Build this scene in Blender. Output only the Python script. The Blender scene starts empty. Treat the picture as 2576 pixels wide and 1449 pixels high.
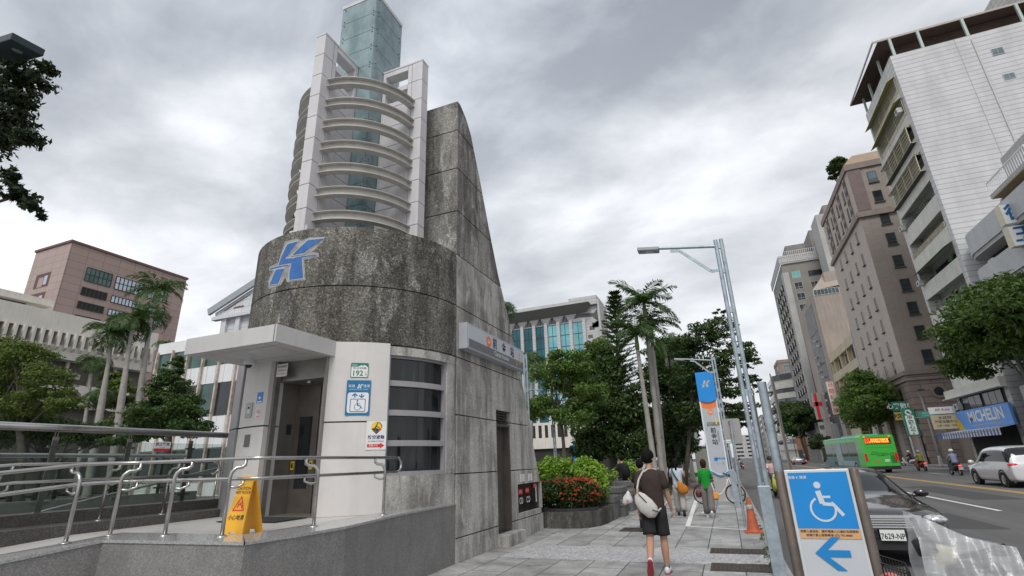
import bpy, bmesh, math, random
import numpy as np
from mathutils import Vector, Matrix
PI = math.pi
R = math.radians
# ---------------------------------------------------------------- camera
CAMH = 1.62
MX = np.array([[0.92616152, 0.15365104, -0.34440701],
               [0.3756579, -0.29533943, 0.87843939],
               [-0.03325615, 0.94295598, 0.33125224]])   # columns: right, up, forward
FPX = 1265.0
scene = bpy.context.scene
col = scene.collection
cam_d = bpy.data.cameras.new('camera')
cam = bpy.data.objects.new('camera', cam_d)
col.objects.link(cam)
cam_d.sensor_width = 36.0
cam_d.lens = 36.0 * FPX / 2576.0
cam_d.clip_start = 0.05
cam_d.clip_end = 3000
mw = Matrix.Identity(4)
for i in range(3):
    mw[i][0] = MX[i, 0]; mw[i][1] = MX[i, 1]; mw[i][2] = -MX[i, 2]; mw[i][3] = (0, 0, CAMH)[i]
cam.matrix_world = mw
scene.camera = cam
# ---------------------------------------------------------------- world, sun, exposure
SUN_EL, SUN_ROT = 52.0, 172.0
world = bpy.data.worlds.new('World'); scene.world = world
world.use_nodes = True
wn = world.node_tree; wn.nodes.clear()
def wnode(t, **k):
    n = wn.nodes.new(t)
    for a, b in k.items(): setattr(n, a, b)
    return n
wo = wnode('ShaderNodeOutputWorld'); wbg = wnode('ShaderNodeBackground'); wsky = wnode('ShaderNodeBackground'); wadd = wnode('ShaderNodeAddShader')
sky = wnode('ShaderNodeTexSky'); sky.sky_type = 'NISHITA'; sky.sun_disc = False
sky.sun_elevation = R(SUN_EL); sky.sun_rotation = R(SUN_ROT); sky.air_density = 1.0; sky.dust_density = 3.0
wn.links.new(sky.outputs[0], wsky.inputs[0]); wsky.inputs[1].default_value = 0.012
tc = wnode('ShaderNodeTexCoord')
# cloud deck: project the view direction on a plane overhead so that clouds flatten towards the horizon
sep = wnode('ShaderNodeSeparateXYZ'); wn.links.new(tc.outputs['Generated'], sep.inputs[0])
def wmath(op, a, b=None, clamp=False):
    n = wnode('ShaderNodeMath', operation=op); n.use_clamp = clamp
    for i, v in enumerate((a, b)):
        if v is None: continue
        if isinstance(v, (int, float)): n.inputs[i].default_value = v
        else: wn.links.new(v, n.inputs[i])
    return n.outputs[0]
zc = wmath('ADD', wmath('MAXIMUM', sep.outputs[2], 0.0), 0.22)
cmb = wnode('ShaderNodeCombineXYZ')
wn.links.new(wmath('DIVIDE', sep.outputs[0], zc), cmb.inputs[0])
wn.links.new(wmath('DIVIDE', sep.outputs[1], zc), cmb.inputs[1])
def wnoise(scale, detail, rough, off, dist=0.0, sc=(1, 1, 1)):
    mp = wnode('ShaderNodeMapping'); mp.inputs['Location'].default_value = off; mp.inputs['Scale'].default_value = sc
    mp.inputs['Rotation'].default_value = (0, 0, R(35))
    wn.links.new(cmb.outputs[0], mp.inputs[0])
    n = wnode('ShaderNodeTexNoise'); n.inputs['Scale'].default_value = scale; n.inputs['Detail'].default_value = detail
    n.inputs['Roughness'].default_value = rough; n.inputs['Distortion'].default_value = dist
    wn.links.new(mp.outputs[0], n.inputs['Vector']); return n.outputs['Fac']
big = wnoise(0.50, 4, 0.48, (5.6, 0.4, 0), 0.35, (1.0, 1.45, 1))
med = wnoise(2.1, 7, 0.58, (7.3, 2.2, 0), 0.2, (1, 1.3, 1))
summ = wmath('ADD', wmath('MULTIPLY', big, 0.74), wmath('MULTIPLY', med, 0.26))
ramp = wnode('ShaderNodeValToRGB'); wn.links.new(summ, ramp.inputs[0])
el = ramp.color_ramp.elements
el[0].position = 0.40; el[0].color = (0.225, 0.243, 0.275, 1)
el[1].position = 0.59; el[1].color = (0.80, 0.81, 0.82, 1)
e = el.new(0.455); e.color = (0.36, 0.38, 0.41, 1)
e = el.new(0.52); e.color = (0.57, 0.58, 0.605, 1)
# brighter, warmer air near the horizon
hor = wnode('ShaderNodeValToRGB'); wn.links.new(sep.outputs[2], hor.inputs[0])
he = hor.color_ramp.elements
he[0].position = 0.0; he[0].color = (0.70, 0.70, 0.70, 1); he[1].position = 0.74; he[1].color = (0, 0, 0, 1)
mixw = wnode('ShaderNodeMix', data_type='RGBA'); wn.links.new(hor.outputs[0], mixw.inputs[0])
wn.links.new(ramp.outputs[0], mixw.inputs[6]); mixw.inputs[7].default_value = (0.575, 0.58, 0.59, 1)
# thin parts of the cloud deck let more light through in two broad regions of the sky
lobes = None
for (dx, dy, dz), c0, amp in (((-.74, .40, .54), .55, .20), ((-.28, .74, .61), .80, .11), ((.15, .80, .58), .86, .06)):
    L_ = (dx * dx + dy * dy + dz * dz) ** .5
    dp = wnode('ShaderNodeVectorMath', operation='DOT_PRODUCT'); wn.links.new(tc.outputs['Generated'], dp.inputs[0]); dp.inputs[1].default_value = (dx / L_, dy / L_, dz / L_)
    mr = wnode('ShaderNodeMapRange', interpolation_type='SMOOTHSTEP'); wn.links.new(dp.outputs['Value'], mr.inputs[0]); mr.inputs[1].default_value = c0; mr.inputs[2].default_value = 1.0; mr.inputs[4].default_value = amp
    lobes = mr.outputs[0] if lobes is None else wmath('ADD', lobes, mr.outputs[0])
gain = wmath('ADD', wmath('MULTIPLY', lobes, wmath('MULTIPLY', med, 2.4)), 1.0)
gm = wnode('ShaderNodeVectorMath', operation='SCALE'); wn.links.new(mixw.outputs[2], gm.inputs[0]); wn.links.new(gain, gm.inputs['Scale'])
wn.links.new(gm.outputs[0], wbg.inputs[0]); wbg.inputs[1].default_value = 1.0
wn.links.new(wbg.outputs[0], wadd.inputs[0]); wn.links.new(wsky.outputs[0], wadd.inputs[1])
wn.links.new(wadd.outputs[0], wo.inputs[0])
sun_d = bpy.data.lights.new('sun', 'SUN'); sun_d.energy = 1.45; sun_d.angle = R(20); sun_d.color = (1.0, 0.97, 0.92)
sun = bpy.data.objects.new('sun', sun_d); col.objects.link(sun)
az = R(SUN_ROT)
sdir = Vector((math.sin(az) * math.cos(R(SUN_EL)), math.cos(az) * math.cos(R(SUN_EL)), math.sin(R(SUN_EL))))
sun.rotation_euler = sdir.to_track_quat('Z', 'Y').to_euler(); sun.location = (0, 0, 60)
vs = scene.view_settings
vs.view_transform = 'Standard'; vs.look = 'None'; vs.exposure = 0.36; vs.gamma = 1.0; vs.use_curve_mapping = False
scene.cycles.max_bounces = 6; scene.cycles.transparent_max_bounces = 10
# ---------------------------------------------------------------- survey helpers: a sight line of the photograph meets a real plane
def ray(x, y):
    return MX @ np.array([x - 1288.0, 724.5 - y, FPX])
def _hit(d, t): return Vector((d[0] * t, d[1] * t, CAMH + d[2] * t))
def onZ(x, y, z=0.0):
    d = ray(x, y); return _hit(d, (z - CAMH) / d[2])
def onY(x, y, Y):
    d = ray(x, y); return _hit(d, Y / d[1])
def onX(x, y, X):
    d = ray(x, y); return _hit(d, X / d[0])
def zz(x0, y0, x1, W, X, Y):
    s = (x1 - x0) / W
    return ((x0 + s * X) / 1.4907, (y0 + s * Y) / 1.4907)
# ---------------------------------------------------------------- tagging
ORG = {}
def tag(o, label=None, cat=None, group=None, kind=None):
    if label: o['label'] = label
    if cat: o['category'] = cat
    if group: o['group'] = group
    if kind: o['kind'] = kind
    return o
def thing(name, label, cat, loc=(0, 0, 0), group=None, kind=None, rz=0.0):
    o = bpy.data.objects.new(name, None); col.objects.link(o)
    o.empty_display_size = 0.2
    o.location = loc; o.rotation_euler = (0, 0, rz)
    ORG[o.name] = Vector(loc)
    return tag(o, label, cat, group, kind)
def kids(o): return [c for c in list(bpy.data.objects) if c.parent == o]
def copy_tree(o, loc=None, rz=None, label=None, parent=None):
    c = o.copy(); col.objects.link(c); c.parent = parent
    if loc is not None: c.location = loc; ORG[c.name] = Vector(loc)
    if rz is not None: c.rotation_euler = (0, 0, rz)
    if label: c['label'] = label
    for ch in o.children: copy_tree(ch, parent=c)
    return c
# ---------------------------------------------------------------- mesh builder
class MB:
    def __init__(s, m=None): s.v = []; s.f = []; s.mi = []; s.mats = []; s.cur = 0; s.set(m)
    def set(s, m):
        if m is None: return s
        if m not in s.mats: s.mats.append(m)
        s.cur = s.mats.index(m); return s
    def add(s, vs, fs):
        b = len(s.v); s.v.extend([tuple(p) for p in vs])
        for f in fs: s.f.append(tuple(b + i for i in f)); s.mi.append(s.cur)
        return s
    def box(s, a, b):
        x0, x1 = sorted((a[0], b[0])); y0, y1 = sorted((a[1], b[1])); z0, z1 = sorted((a[2], b[2]))
        return s.add([(x0, y0, z0), (x1, y0, z0), (x1, y1, z0), (x0, y1, z0), (x0, y0, z1), (x1, y0, z1), (x1, y1, z1), (x0, y1, z1)],
              [(3, 2, 1, 0), (4, 5, 6, 7), (0, 1, 5, 4), (1, 2, 6, 5), (2, 3, 7, 6), (3, 0, 4, 7)])
    def cbox(s, c, h, ax=None):        # centre, half sizes, axes
        ax = ax or (Vector((1, 0, 0)), Vector((0, 1, 0)), Vector((0, 0, 1)))
        c = Vector(c); vs = []
        for k in (-1, 1):
            for i, j in ((-1, -1), (1, -1), (1, 1), (-1, 1)):
                vs.append(c + ax[0] * (i * h[0]) + ax[1] * (j * h[1]) + ax[2] * (k * h[2]))
        return s.add(vs, [(3, 2, 1, 0), (4, 5, 6, 7), (0, 1, 5, 4), (1, 2, 6, 5), (2, 3, 7, 6), (3, 0, 4, 7)])
    def bar(s, a, b, w, h=None, up=(0, 0, 1)):   # rectangular bar from a to b
        a = Vector(a); b = Vector(b); h = h or w; d = (b - a); L = d.length; d.normalize()
        up = Vector(up)
        if abs(d.dot(up)) > 0.98: up = Vector((1, 0, 0))
        sx = d.cross(up).normalized(); u = sx.cross(d)
        return s.cbox((a + b) / 2, (w / 2, L / 2, h / 2), (sx, d, u))
    def prism(s, pts, a, b, axis='Z'):
        n = len(pts)
        def P(p, t):
            if axis == 'Z': return (p[0], p[1], t)
            if axis == 'X': return (t, p[0], p[1])
            return (p[0], t, p[1])
        vs = [P(p, a) for p in pts] + [P(p, b) for p in pts]
        fs = [tuple(range(n))[::-1], tuple(range(n, 2 * n))]
        for i in range(n): j = (i + 1) % n; fs.append((i, j, n + j, n + i))
        return s.add(vs, fs)
    def tube(s, path, r, n=10, cap=True):
        P = [Vector(p) for p in path]; k = len(P)
        rs = r if isinstance(r, (list, tuple)) else [r] * k
        vs = []; prev = None
        for i in range(k):
            if i == 0: d = P[1] - P[0]
            elif i == k - 1: d = P[-1] - P[-2]
            else: d = (P[i + 1] - P[i]).normalized() + (P[i] - P[i - 1]).normalized()
            d = d.normalized() if d.length > 1e-9 else Vector((0, 0, 1))
            if prev is None:
                ref = Vector((0, 0, 1)) if abs(d.z) < .9 else Vector((1, 0, 0))
                u = d.cross(ref).normalized()
            else:
                u = (prev - d * prev.dot(d)).normalized()
            prev = u; w = d.cross(u)
            for j in range(n):
                a = 2 * PI * j / n
                vs.append(P[i] + (u * math.cos(a) + w * math.sin(a)) * rs[i])
        fs = []
        for i in range(k - 1):
            for j in range(n):
                q = (j + 1) % n
                fs.append((i * n + j, i * n + q, (i + 1) * n + q, (i + 1) * n + j))
        if cap: fs.append(tuple(range(n))[::-1]); fs.append(tuple((k - 1) * n + j for j in range(n)))
        return s.add(vs, fs)
    def lathe(s, prof, c=(0, 0, 0), n=24, a0=0.0, a1=2 * PI, ax='Z', capends=False):   # prof: (r, z)
        full = abs(a1 - a0 - 2 * PI) < 1e-6; m = n if full else n + 1
        vs = []
        for r_, z in prof:
            for j in range(m):
                a = a0 + (a1 - a0) * j / n
                x, y = r_ * math.cos(a), r_ * math.sin(a)
                if ax == 'Z': p = (c[0] + x, c[1] + y, c[2] + z)
                elif ax == 'X': p = (c[0] + z, c[1] + x, c[2] + y)
                else: p = (c[0] + x, c[1] + z, c[2] + y)
                vs.append(p)
        fs = []
        for i in range(len(prof) - 1):
            for j in range(n):
                q = (j + 1) % m
                fs.append((i * m + j, i * m + q, (i + 1) * m + q, (i + 1) * m + j))
        return s.add(vs, fs)
    def arc(s, c, r0, r1, t0, t1, z0, z1, n=24):   # solid sector of a ring; angle 0 faces -Y, growing towards +X
        vs = []; fs = []
        for i in range(n + 1):
            t = t0 + (t1 - t0) * i / n; sx, cy = math.sin(t), -math.cos(t)
            for r_ in (r0, r1):
                for z in (z0, z1): vs.append((c[0] + r_ * sx, c[1] + r_ * cy, z))
        for i in range(n):
            a = i * 4; b = a + 4
            fs += [(a, b, b + 1, a + 1), (a + 2, a + 3, b + 3, b + 2), (a + 1, b + 1, b + 3, a + 3), (a, a + 2, b + 2, b)]
        fs += [(0, 1, 3, 2), (n * 4, n * 4 + 2, n * 4 + 3, n * 4 + 1)]
        return s.add(vs, fs)
    def disc(s, c, r, nrm, n=20, th=0.004):
        nrm = Vector(nrm).normalized(); ref = Vector((0, 0, 1)) if abs(nrm.z) < .9 else Vector((1, 0, 0))
        u = ref.cross(nrm).normalized(); w = nrm.cross(u); c = Vector(c)
        vs = [c + (u * math.cos(2 * PI * j / n) + w * math.sin(2 * PI * j / n)) * r + nrm * k for k in (0, th) for j in range(n)]
        fs = [tuple(range(n))[::-1], tuple(range(n, 2 * n))] + [(j, (j + 1) % n, n + (j + 1) % n, n + j) for j in range(n)]
        return s.add(vs, fs)
    def ball(s, c, r, n=12, m=8):
        rx, ry, rz = r if isinstance(r, (tuple, list)) else (r, r, r)
        vs = [(c[0], c[1], c[2] - rz)]
        for i in range(1, m):
            a = -PI / 2 + PI * i / m
            for j in range(n):
                b = 2 * PI * j / n
                vs.append((c[0] + rx * math.cos(a) * math.cos(b), c[1] + ry * math.cos(a) * math.sin(b), c[2] + rz * math.sin(a)))
        vs.append((c[0], c[1], c[2] + rz)); fs = []
        for j in range(n): fs.append((0, 1 + (j + 1) % n, 1 + j))
        for i in range(m - 2):
            for j in range(n):
                q = (j + 1) % n; fs.append((1 + i * n + j, 1 + i * n + q, 1 + (i + 1) * n + q, 1 + (i + 1) * n + j))
        t = len(vs) - 1
        for j in range(n): fs.append((t, 1 + (m - 2) * n + j, 1 + (m - 2) * n + (j + 1) % n))
        return s.add(vs, fs)
    def build(s, name, parent=None, local=False, smooth=False, bevel=0.0, sub=0, org=None):
        me = bpy.data.meshes.new(name)
        o = bpy.data.objects.new(name, me); col.objects.link(o)
        off = Vector((0, 0, 0))
        if parent is not None:
            o.parent = parent
            if not local: off = ORG.get(parent.name, Vector((0, 0, 0)))
            ORG[o.name] = off
        elif org is not None:
            off = Vector(org); o.location = off; ORG[o.name] = off
        else: ORG[o.name] = off
        me.from_pydata([(p[0] - off[0], p[1] - off[1], p[2] - off[2]) for p in s.v], [], s.f)
        for m in s.mats: me.materials.append(m)
        if len(s.mats) > 1: me.polygons.foreach_set('material_index', s.mi)
        if smooth:
            me.polygons.foreach_set('use_smooth', [True] * len(s.f))
            if smooth != 'all':
                try: me.set_sharp_from_angle(angle=R(38))
                except Exception: pass
        me.update()
        if bevel:
            md = o.modifiers.new('bevel', 'BEVEL'); md.width = bevel; md.segments = 2; md.limit_method = 'ANGLE'; md.angle_limit = R(40)
        if sub:
            md = o.modifiers.new('sub', 'SUBSURF'); md.levels = sub; md.render_levels = sub
        return o
def _islands(s):
    par = list(range(len(s.v)))
    def find(a):
        while par[a] != a: par[a] = par[par[a]]; a = par[a]
        return a
    for f in s.f:
        for q in f[1:]: par[find(q)] = find(f[0])
    gr = {}
    for k, f in enumerate(s.f): gr.setdefault(find(f[0]), []).append(k)
    return list(gr.values())
def build_each(s, name, parent=None, **kw):
    """every separate solid becomes a part of its own"""
    out = []
    for ks in _islands(s):
        m = MB(); m.mats = list(s.mats); mp = {}
        for k in ks:
            f = []
            for i in s.f[k]:
                if i not in mp: mp[i] = len(m.v); m.v.append(s.v[i])
                f.append(mp[i])
            m.f.append(tuple(f)); m.mi.append(s.mi[k])
        out.append(m.build(name, parent, **kw))
    return out
# ---------------------------------------------------------------- lettering
_TX = {}
def text_geo(s_, bold=0.0):
    k = (s_, bold)
    if k not in _TX:
        cu = bpy.data.curves.new('lettering', 'FONT'); cu.body = s_; cu.size = 1.0; cu.align_x = 'CENTER'; cu.align_y = 'CENTER'
        cu.resolution_u = 3; cu.offset = bold
        o = bpy.data.objects.new('lettering', cu); col.objects.link(o)
        dg = bpy.context.evaluated_depsgraph_get(); dg.update()
        me = bpy.data.meshes.new_from_object(o.evaluated_get(dg))
        vs = [tuple(v.co) for v in me.vertices]; fs = [tuple(p.vertices) for p in me.polygons]
        bpy.data.objects.remove(o); bpy.data.curves.remove(cu); bpy.data.meshes.remove(me)
        _TX[k] = (vs, fs)
    return _TX[k]
class Dec:
    """flat printing on a plane: origin o, unit right u, unit up v; each layer lies 1.5 mm above the last"""
    def __init__(s, mb, o, u, v, lift=0.002, step=0.0015):
        s.mb = mb; s.o = Vector(o); s.u = Vector(u).normalized(); s.w = Vector(v).normalized(); s.n = s.u.cross(s.w).normalized(); s.k = lift; s.st = step
    def P(s, x, y): return s.o + s.u * x + s.w * y + s.n * s.k
    def up(s): s.k += s.st; return s
    def poly(s, pts, m): s.mb.set(m).add([s.P(*p) for p in pts], [tuple(range(len(pts)))]); return s
    def rect(s, x0, y0, x1, y1, m, r=0.0, seg=5):
        if r <= 0: return s.poly([(x0, y0), (x1, y0), (x1, y1), (x0, y1)], m)
        pts = []
        for cx, cy, a in ((x1 - r, y0 + r, -90), (x1 - r, y1 - r, 0), (x0 + r, y1 - r, 90), (x0 + r, y0 + r, 180)):
            for i in range(seg + 1):
                t = R(a + 90 * i / seg); pts.append((cx + r * math.cos(t), cy + r * math.sin(t)))
        return s.poly(pts, m)
    def disc(s, x, y, r, m, n=24): return s.poly([(x + r * math.cos(2 * PI * i / n), y + r * math.sin(2 * PI * i / n)) for i in range(n)], m)
    def line(s, pts, w, m):
        for a, b in zip(pts[:-1], pts[1:]):
            d = Vector((b[0] - a[0], b[1] - a[1])); L = d.length
            if L < 1e-9: continue
            d /= L; nx, ny = -d.y * w / 2, d.x * w / 2; ex, ey = d.x * w * .12, d.y * w * .12
            s.poly([(a[0] - ex - nx, a[1] - ey - ny), (b[0] + ex - nx, b[1] + ey - ny), (b[0] + ex + nx, b[1] + ey + ny), (a[0] - ex + nx, a[1] - ey + ny)], m)
            s.k += 0.00004
        return s
    def arc(s, x, y, r, a0, a1, w, m, n=20):
        for i in range(n):
            t0, t1 = R(a0 + (a1 - a0) * i / n), R(a0 + (a1 - a0) * (i + 1) / n)
            s.poly([(x + q * math.cos(t), y + q * math.sin(t)) for q, t in ((r - w / 2, t0), (r + w / 2, t0), (r + w / 2, t1), (r - w / 2, t1))], m)
        return s
    def text(s, t, x, y, h, m, sx=1.0, bold=0.0, rot=0.0):
        vs, fs = text_geo(t, bold); c, q = math.cos(rot), math.sin(rot)
        s.mb.set(m).add([s.P(x + (a[0] * sx * c - a[1] * q) * h, y + (a[0] * sx * q + a[1] * c) * h) for a in vs], fs); return s
    def wheelchair(s, x, y, h, m, flip=1):
        f = lambda a, b: (x + a * h * flip, y + b * h)
        s.disc(*f(-.05, .42), .085 * h, m)
        s.line([f(-.06, .26), f(-.01, -.03)], .13 * h, m)
        s.line([f(-.03, .12), f(.2, .12)], .06 * h, m)
        s.line([f(0, -.05), f(.24, -.07), f(.42, -.33)], .085 * h, m)
        pts = []
        for i in range(22):
            t = R(118 + (395 - 118) * i / 21) if flip == 1 else R(118 + (395 - 118) * i / 21)
            pts.append(f(-.02 + .29 * math.cos(t), -.18 + .29 * math.sin(t)))
        s.line(pts, .05 * h, m); return s
# ---------------------------------------------------------------- materials
def new_mat(name):
    m = bpy.data.materials.new(name); m.use_nodes = True
    return m, m.node_tree, m.node_tree.nodes['Principled BSDF']
def ramp_node(nt, fac, stops):
    r = nt.nodes.new('ShaderNodeValToRGB'); e = r.color_ramp.elements
    while len(e) < len(stops): e.new(0.5)
    for i, (p, c) in enumerate(stops):
        e[i].position = p; e[i].color = (c, c, c, 1) if isinstance(c, (int, float)) else (*c, 1)
    nt.links.new(fac, r.inputs[0]); return r.outputs[0]
def coord(nt, sc=(1, 1, 1), kind='Object', loc=(0, 0, 0), rot=(0, 0, 0)):
    t = nt.nodes.new('ShaderNodeTexCoord'); mp = nt.nodes.new('ShaderNodeMapping')
    mp.inputs['Scale'].default_value = sc; mp.inputs['Location'].default_value = loc; mp.inputs['Rotation'].default_value = rot
    nt.links.new(t.outputs[kind], mp.inputs[0]); return mp.outputs[0]
def noise(nt, vec, scale, detail=4, rough=.55, dist=0.0):
    n = nt.nodes.new('ShaderNodeTexNoise'); n.inputs['Scale'].default_value = scale; n.inputs['Detail'].default_value = detail
    n.inputs['Roughness'].default_value = rough; n.inputs['Distortion'].default_value = dist
    nt.links.new(vec, n.inputs['Vector']); return n.outputs['Fac']
def mixc(nt, fac, a, b, mode='MIX'):
    n = nt.nodes.new('ShaderNodeMix'); n.data_type = 'RGBA'; n.blend_type = mode
    for i, v in ((0, fac), (6, a), (7, b)):
        if isinstance(v, (int, float)): n.inputs[i].default_value = v if i == 0 else (v, v, v, 1)
        elif isinstance(v, tuple): n.inputs[i].default_value = (*v[:3], 1)
        else: nt.links.new(v, n.inputs[i])
    return n.outputs[2]
def mmath(nt, op, a, b=None, clamp=False):
    n = nt.nodes.new('ShaderNodeMath'); n.operation = op; n.use_clamp = clamp
    for i, v in enumerate((a, b)):
        if v is None: continue
        if isinstance(v, (int, float)): n.inputs[i].default_value = v
        else: nt.links.new(v, n.inputs[i])
    return n.outputs[0]
def bump(nt, b, h, strength, dist=0.02):
    n = nt.nodes.new('ShaderNodeBump'); n.inputs['Strength'].default_value = strength; n.inputs['Distance'].default_value = dist
    nt.links.new(h, n.inputs['Height']); nt.links.new(n.outputs[0], b.inputs['Normal'])
_M = {}
def mat(name, c=(.5, .5, .5), rough=.6, metal=0.0, var=0.12, vs_=3.0, bmp=0.0, bs=60.0, spec=.5, streak=0.0, emit=0.0, coat=0.0, tr=0.0, alpha=1.0):
    """painted / plain surface with soft uneven tone, optional run-off streaks and fine relief"""
    if name in _M: return _M[name]
    m, nt, b = new_mat(name); _M[name] = m
    c = tuple(c)
    if var > 0:
        f = noise(nt, coord(nt), vs_, 5, .6)
        f = ramp_node(nt, f, [(.3, 0.0), (.7, 1.0)])
        out = mixc(nt, f, tuple(x * (1 - var) for x in c), tuple(min(1, x * (1 + var)) for x in c))
        if streak > 0:
            g = ramp_node(nt, noise(nt, coord(nt, (9, 9, .35)), 1.0, 4, .6), [(.48, 0.0), (.72, 1.0)])
            g2 = mmath(nt, 'MULTIPLY', g, streak)
            out = mixc(nt, g2, out, tuple(x * .45 for x in c))
        nt.links.new(out, b.inputs['Base Color'])
        rr = nt.nodes.new('ShaderNodeMapRange'); nt.links.new(f, rr.inputs[0]); rr.inputs[3].default_value = max(0, rough - .06); rr.inputs[4].default_value = min(1, rough + .06)
        nt.links.new(rr.outputs[0], b.inputs['Roughness'])
    else:
        b.inputs['Base Color'].default_value = (*c, 1); b.inputs['Roughness'].default_value = rough
    b.inputs['Metallic'].default_value = metal
    b.inputs['Specular IOR Level'].default_value = spec
    b.inputs['Coat Weight'].default_value = coat
    if tr: b.inputs['Transmission Weight'].default_value = tr
    if alpha < 1: b.inputs['Alpha'].default_value = alpha
    if emit > 0:
        b.inputs['Emission Color'].default_value = (*c, 1); b.inputs['Emission Strength'].default_value = emit
    if bmp > 0: bump(nt, b, noise(nt, coord(nt), bs, 3, .6), bmp, .01)
    return m
def m_concrete(name, dark, light, patch=.5, agg=1.0, lime=.3, seed=0.0):
    """washed aggregate concrete: pebbles, vertical run-off, pale lime patches"""
    m, nt, b = new_mat(name)
    v = coord(nt, loc=(seed, seed * .7, 0))
    vo = nt.nodes.new('ShaderNodeTexVoronoi'); vo.inputs['Scale'].default_value = 46; nt.links.new(v, vo.inputs['Vector'])
    peb = nt.nodes.new('ShaderNodeSeparateColor'); nt.links.new(vo.outputs['Color'], peb.inputs[0])
    pebv = ramp_node(nt, peb.outputs[0], [(0.0, .45), (.5, .85), (.85, 1.15), (1.0, 1.9)])
    vo2 = nt.nodes.new('ShaderNodeTexVoronoi'); vo2.inputs['Scale'].default_value = 17; nt.links.new(v, vo2.inputs['Vector'])
    pe2 = nt.nodes.new('ShaderNodeSeparateColor'); nt.links.new(vo2.outputs['Color'], pe2.inputs[0])
    big_ = ramp_node(nt, noise(nt, v, .75, 6, .62, .4), [(.50 - patch * .09, 0.0), (.60 - patch * .06, 1.0)])
    st = ramp_node(nt, noise(nt, coord(nt, (3.2, 3.2, .22), loc=(seed, 3, 1)), 1.0, 7, .62, .2), [(.43, 0.0), (.57, 1.0)])
    f = mmath(nt, 'MULTIPLY', mmath(nt, 'ADD', big_, st), .5)
    basec = mixc(nt, f, dark, light)
    li = ramp_node(nt, noise(nt, coord(nt, (2.0, 2.0, .8), loc=(seed + 5, 0, 2)), 1.4, 8, .66, .5), [(.555, 0.0), (.60, 1.0)])
    basec = mixc(nt, mmath(nt, 'MULTIPLY', li, lime), basec, (.48, .48, .47))
    dk = ramp_node(nt, noise(nt, coord(nt, (2.6, 2.6, .5), loc=(seed + 9, 4, 2)), 1.1, 8, .7, .6), [(.53, 0.0), (.60, 1.0)])
    basec = mixc(nt, mmath(nt, 'MULTIPLY', dk, .48), basec, tuple(x * .45 for x in dark))
    fine = mixc(nt, agg, (1, 1, 1), pebv)
    outc = mixc(nt, 1.0, basec, fine, 'MULTIPLY')
    warm = mixc(nt, mmath(nt, 'MULTIPLY', pe2.outputs[1], .22), outc, mixc(nt, 1.0, outc, (1.15, 1.0, .78), 'MULTIPLY'))
    nt.links.new(warm, b.inputs['Base Color']); b.inputs['Roughness'].default_value = .9; b.inputs['Specular IOR Level'].default_value = .25
    h = mmath(nt, 'ADD', mmath(nt, 'MULTIPLY', vo.outputs['Distance'], 1.0), mmath(nt, 'MULTIPLY', noise(nt, v, 9, 5), .8))
    bump(nt, b, h, .35 * agg + .1, .012)
    return m
def m_granite(name, c, rough=.35, sc=90.0, contrast=.5, blot=.2):
    m, nt, b = new_mat(name); v = coord(nt)
    vo = nt.nodes.new('ShaderNodeTexVoronoi'); vo.inputs['Scale'].default_value = sc; nt.links.new(v, vo.inputs['Vector'])
    s_ = nt.nodes.new('ShaderNodeSeparateColor'); nt.links.new(vo.outputs['Color'], s_.inputs[0])
    sp = ramp_node(nt, s_.outputs[0], [(0.0, 1 - contrast), (.6, 1.0), (1.0, 1 + contrast)])
    out = mixc(nt, 1.0, tuple(c), sp, 'MULTIPLY')
    bl = ramp_node(nt, noise(nt, coord(nt, (1, 1, .6)), 2.2, 7, .7), [(.42, 0.0), (.68, 1.0)])
    out = mixc(nt, mmath(nt, 'MULTIPLY', bl, blot), out, tuple(x * .4 for x in c))
    nt.links.new(out, b.inputs['Base Color']); b.inputs['Roughness'].default_value = rough
    return m
def m_leaf(name, dark, light, rough=.5, trans=.25, big=1.2):
    m, nt, b = new_mat(name)
    g = nt.nodes.new('ShaderNodeNewGeometry')
    f = ramp_node(nt, g.outputs['Random Per Island'], [(0.0, 0.0), (.75, .6), (1.0, 1.0)])
    n_ = ramp_node(nt, noise(nt, coord(nt), big, 3, .6), [(.35, 0.0), (.65, 1.0)])
    ff = mmath(nt, 'MULTIPLY', mmath(nt, 'ADD', f, n_), .5)
    c = mixc(nt, ff, dark, light)
    nt.links.new(c, b.inputs['Base Color']); b.inputs['Roughness'].default_value = rough; b.inputs['Specular IOR Level'].default_value = .3
    t = nt.nodes.new('ShaderNodeBsdfTranslucent'); nt.links.new(mixc(nt, 1.0, c, (1.1, 1.3, .6), 'MULTIPLY'), t.inputs[0])
    mx = nt.nodes.new('ShaderNodeMixShader'); mx.inputs[0].default_value = trans
    nt.links.new(b.outputs[0], mx.inputs[1]); nt.links.new(t.outputs[0], mx.inputs[2])
    nt.links.new(mx.outputs[0], nt.nodes['Material Output'].inputs[0]); return m
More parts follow.
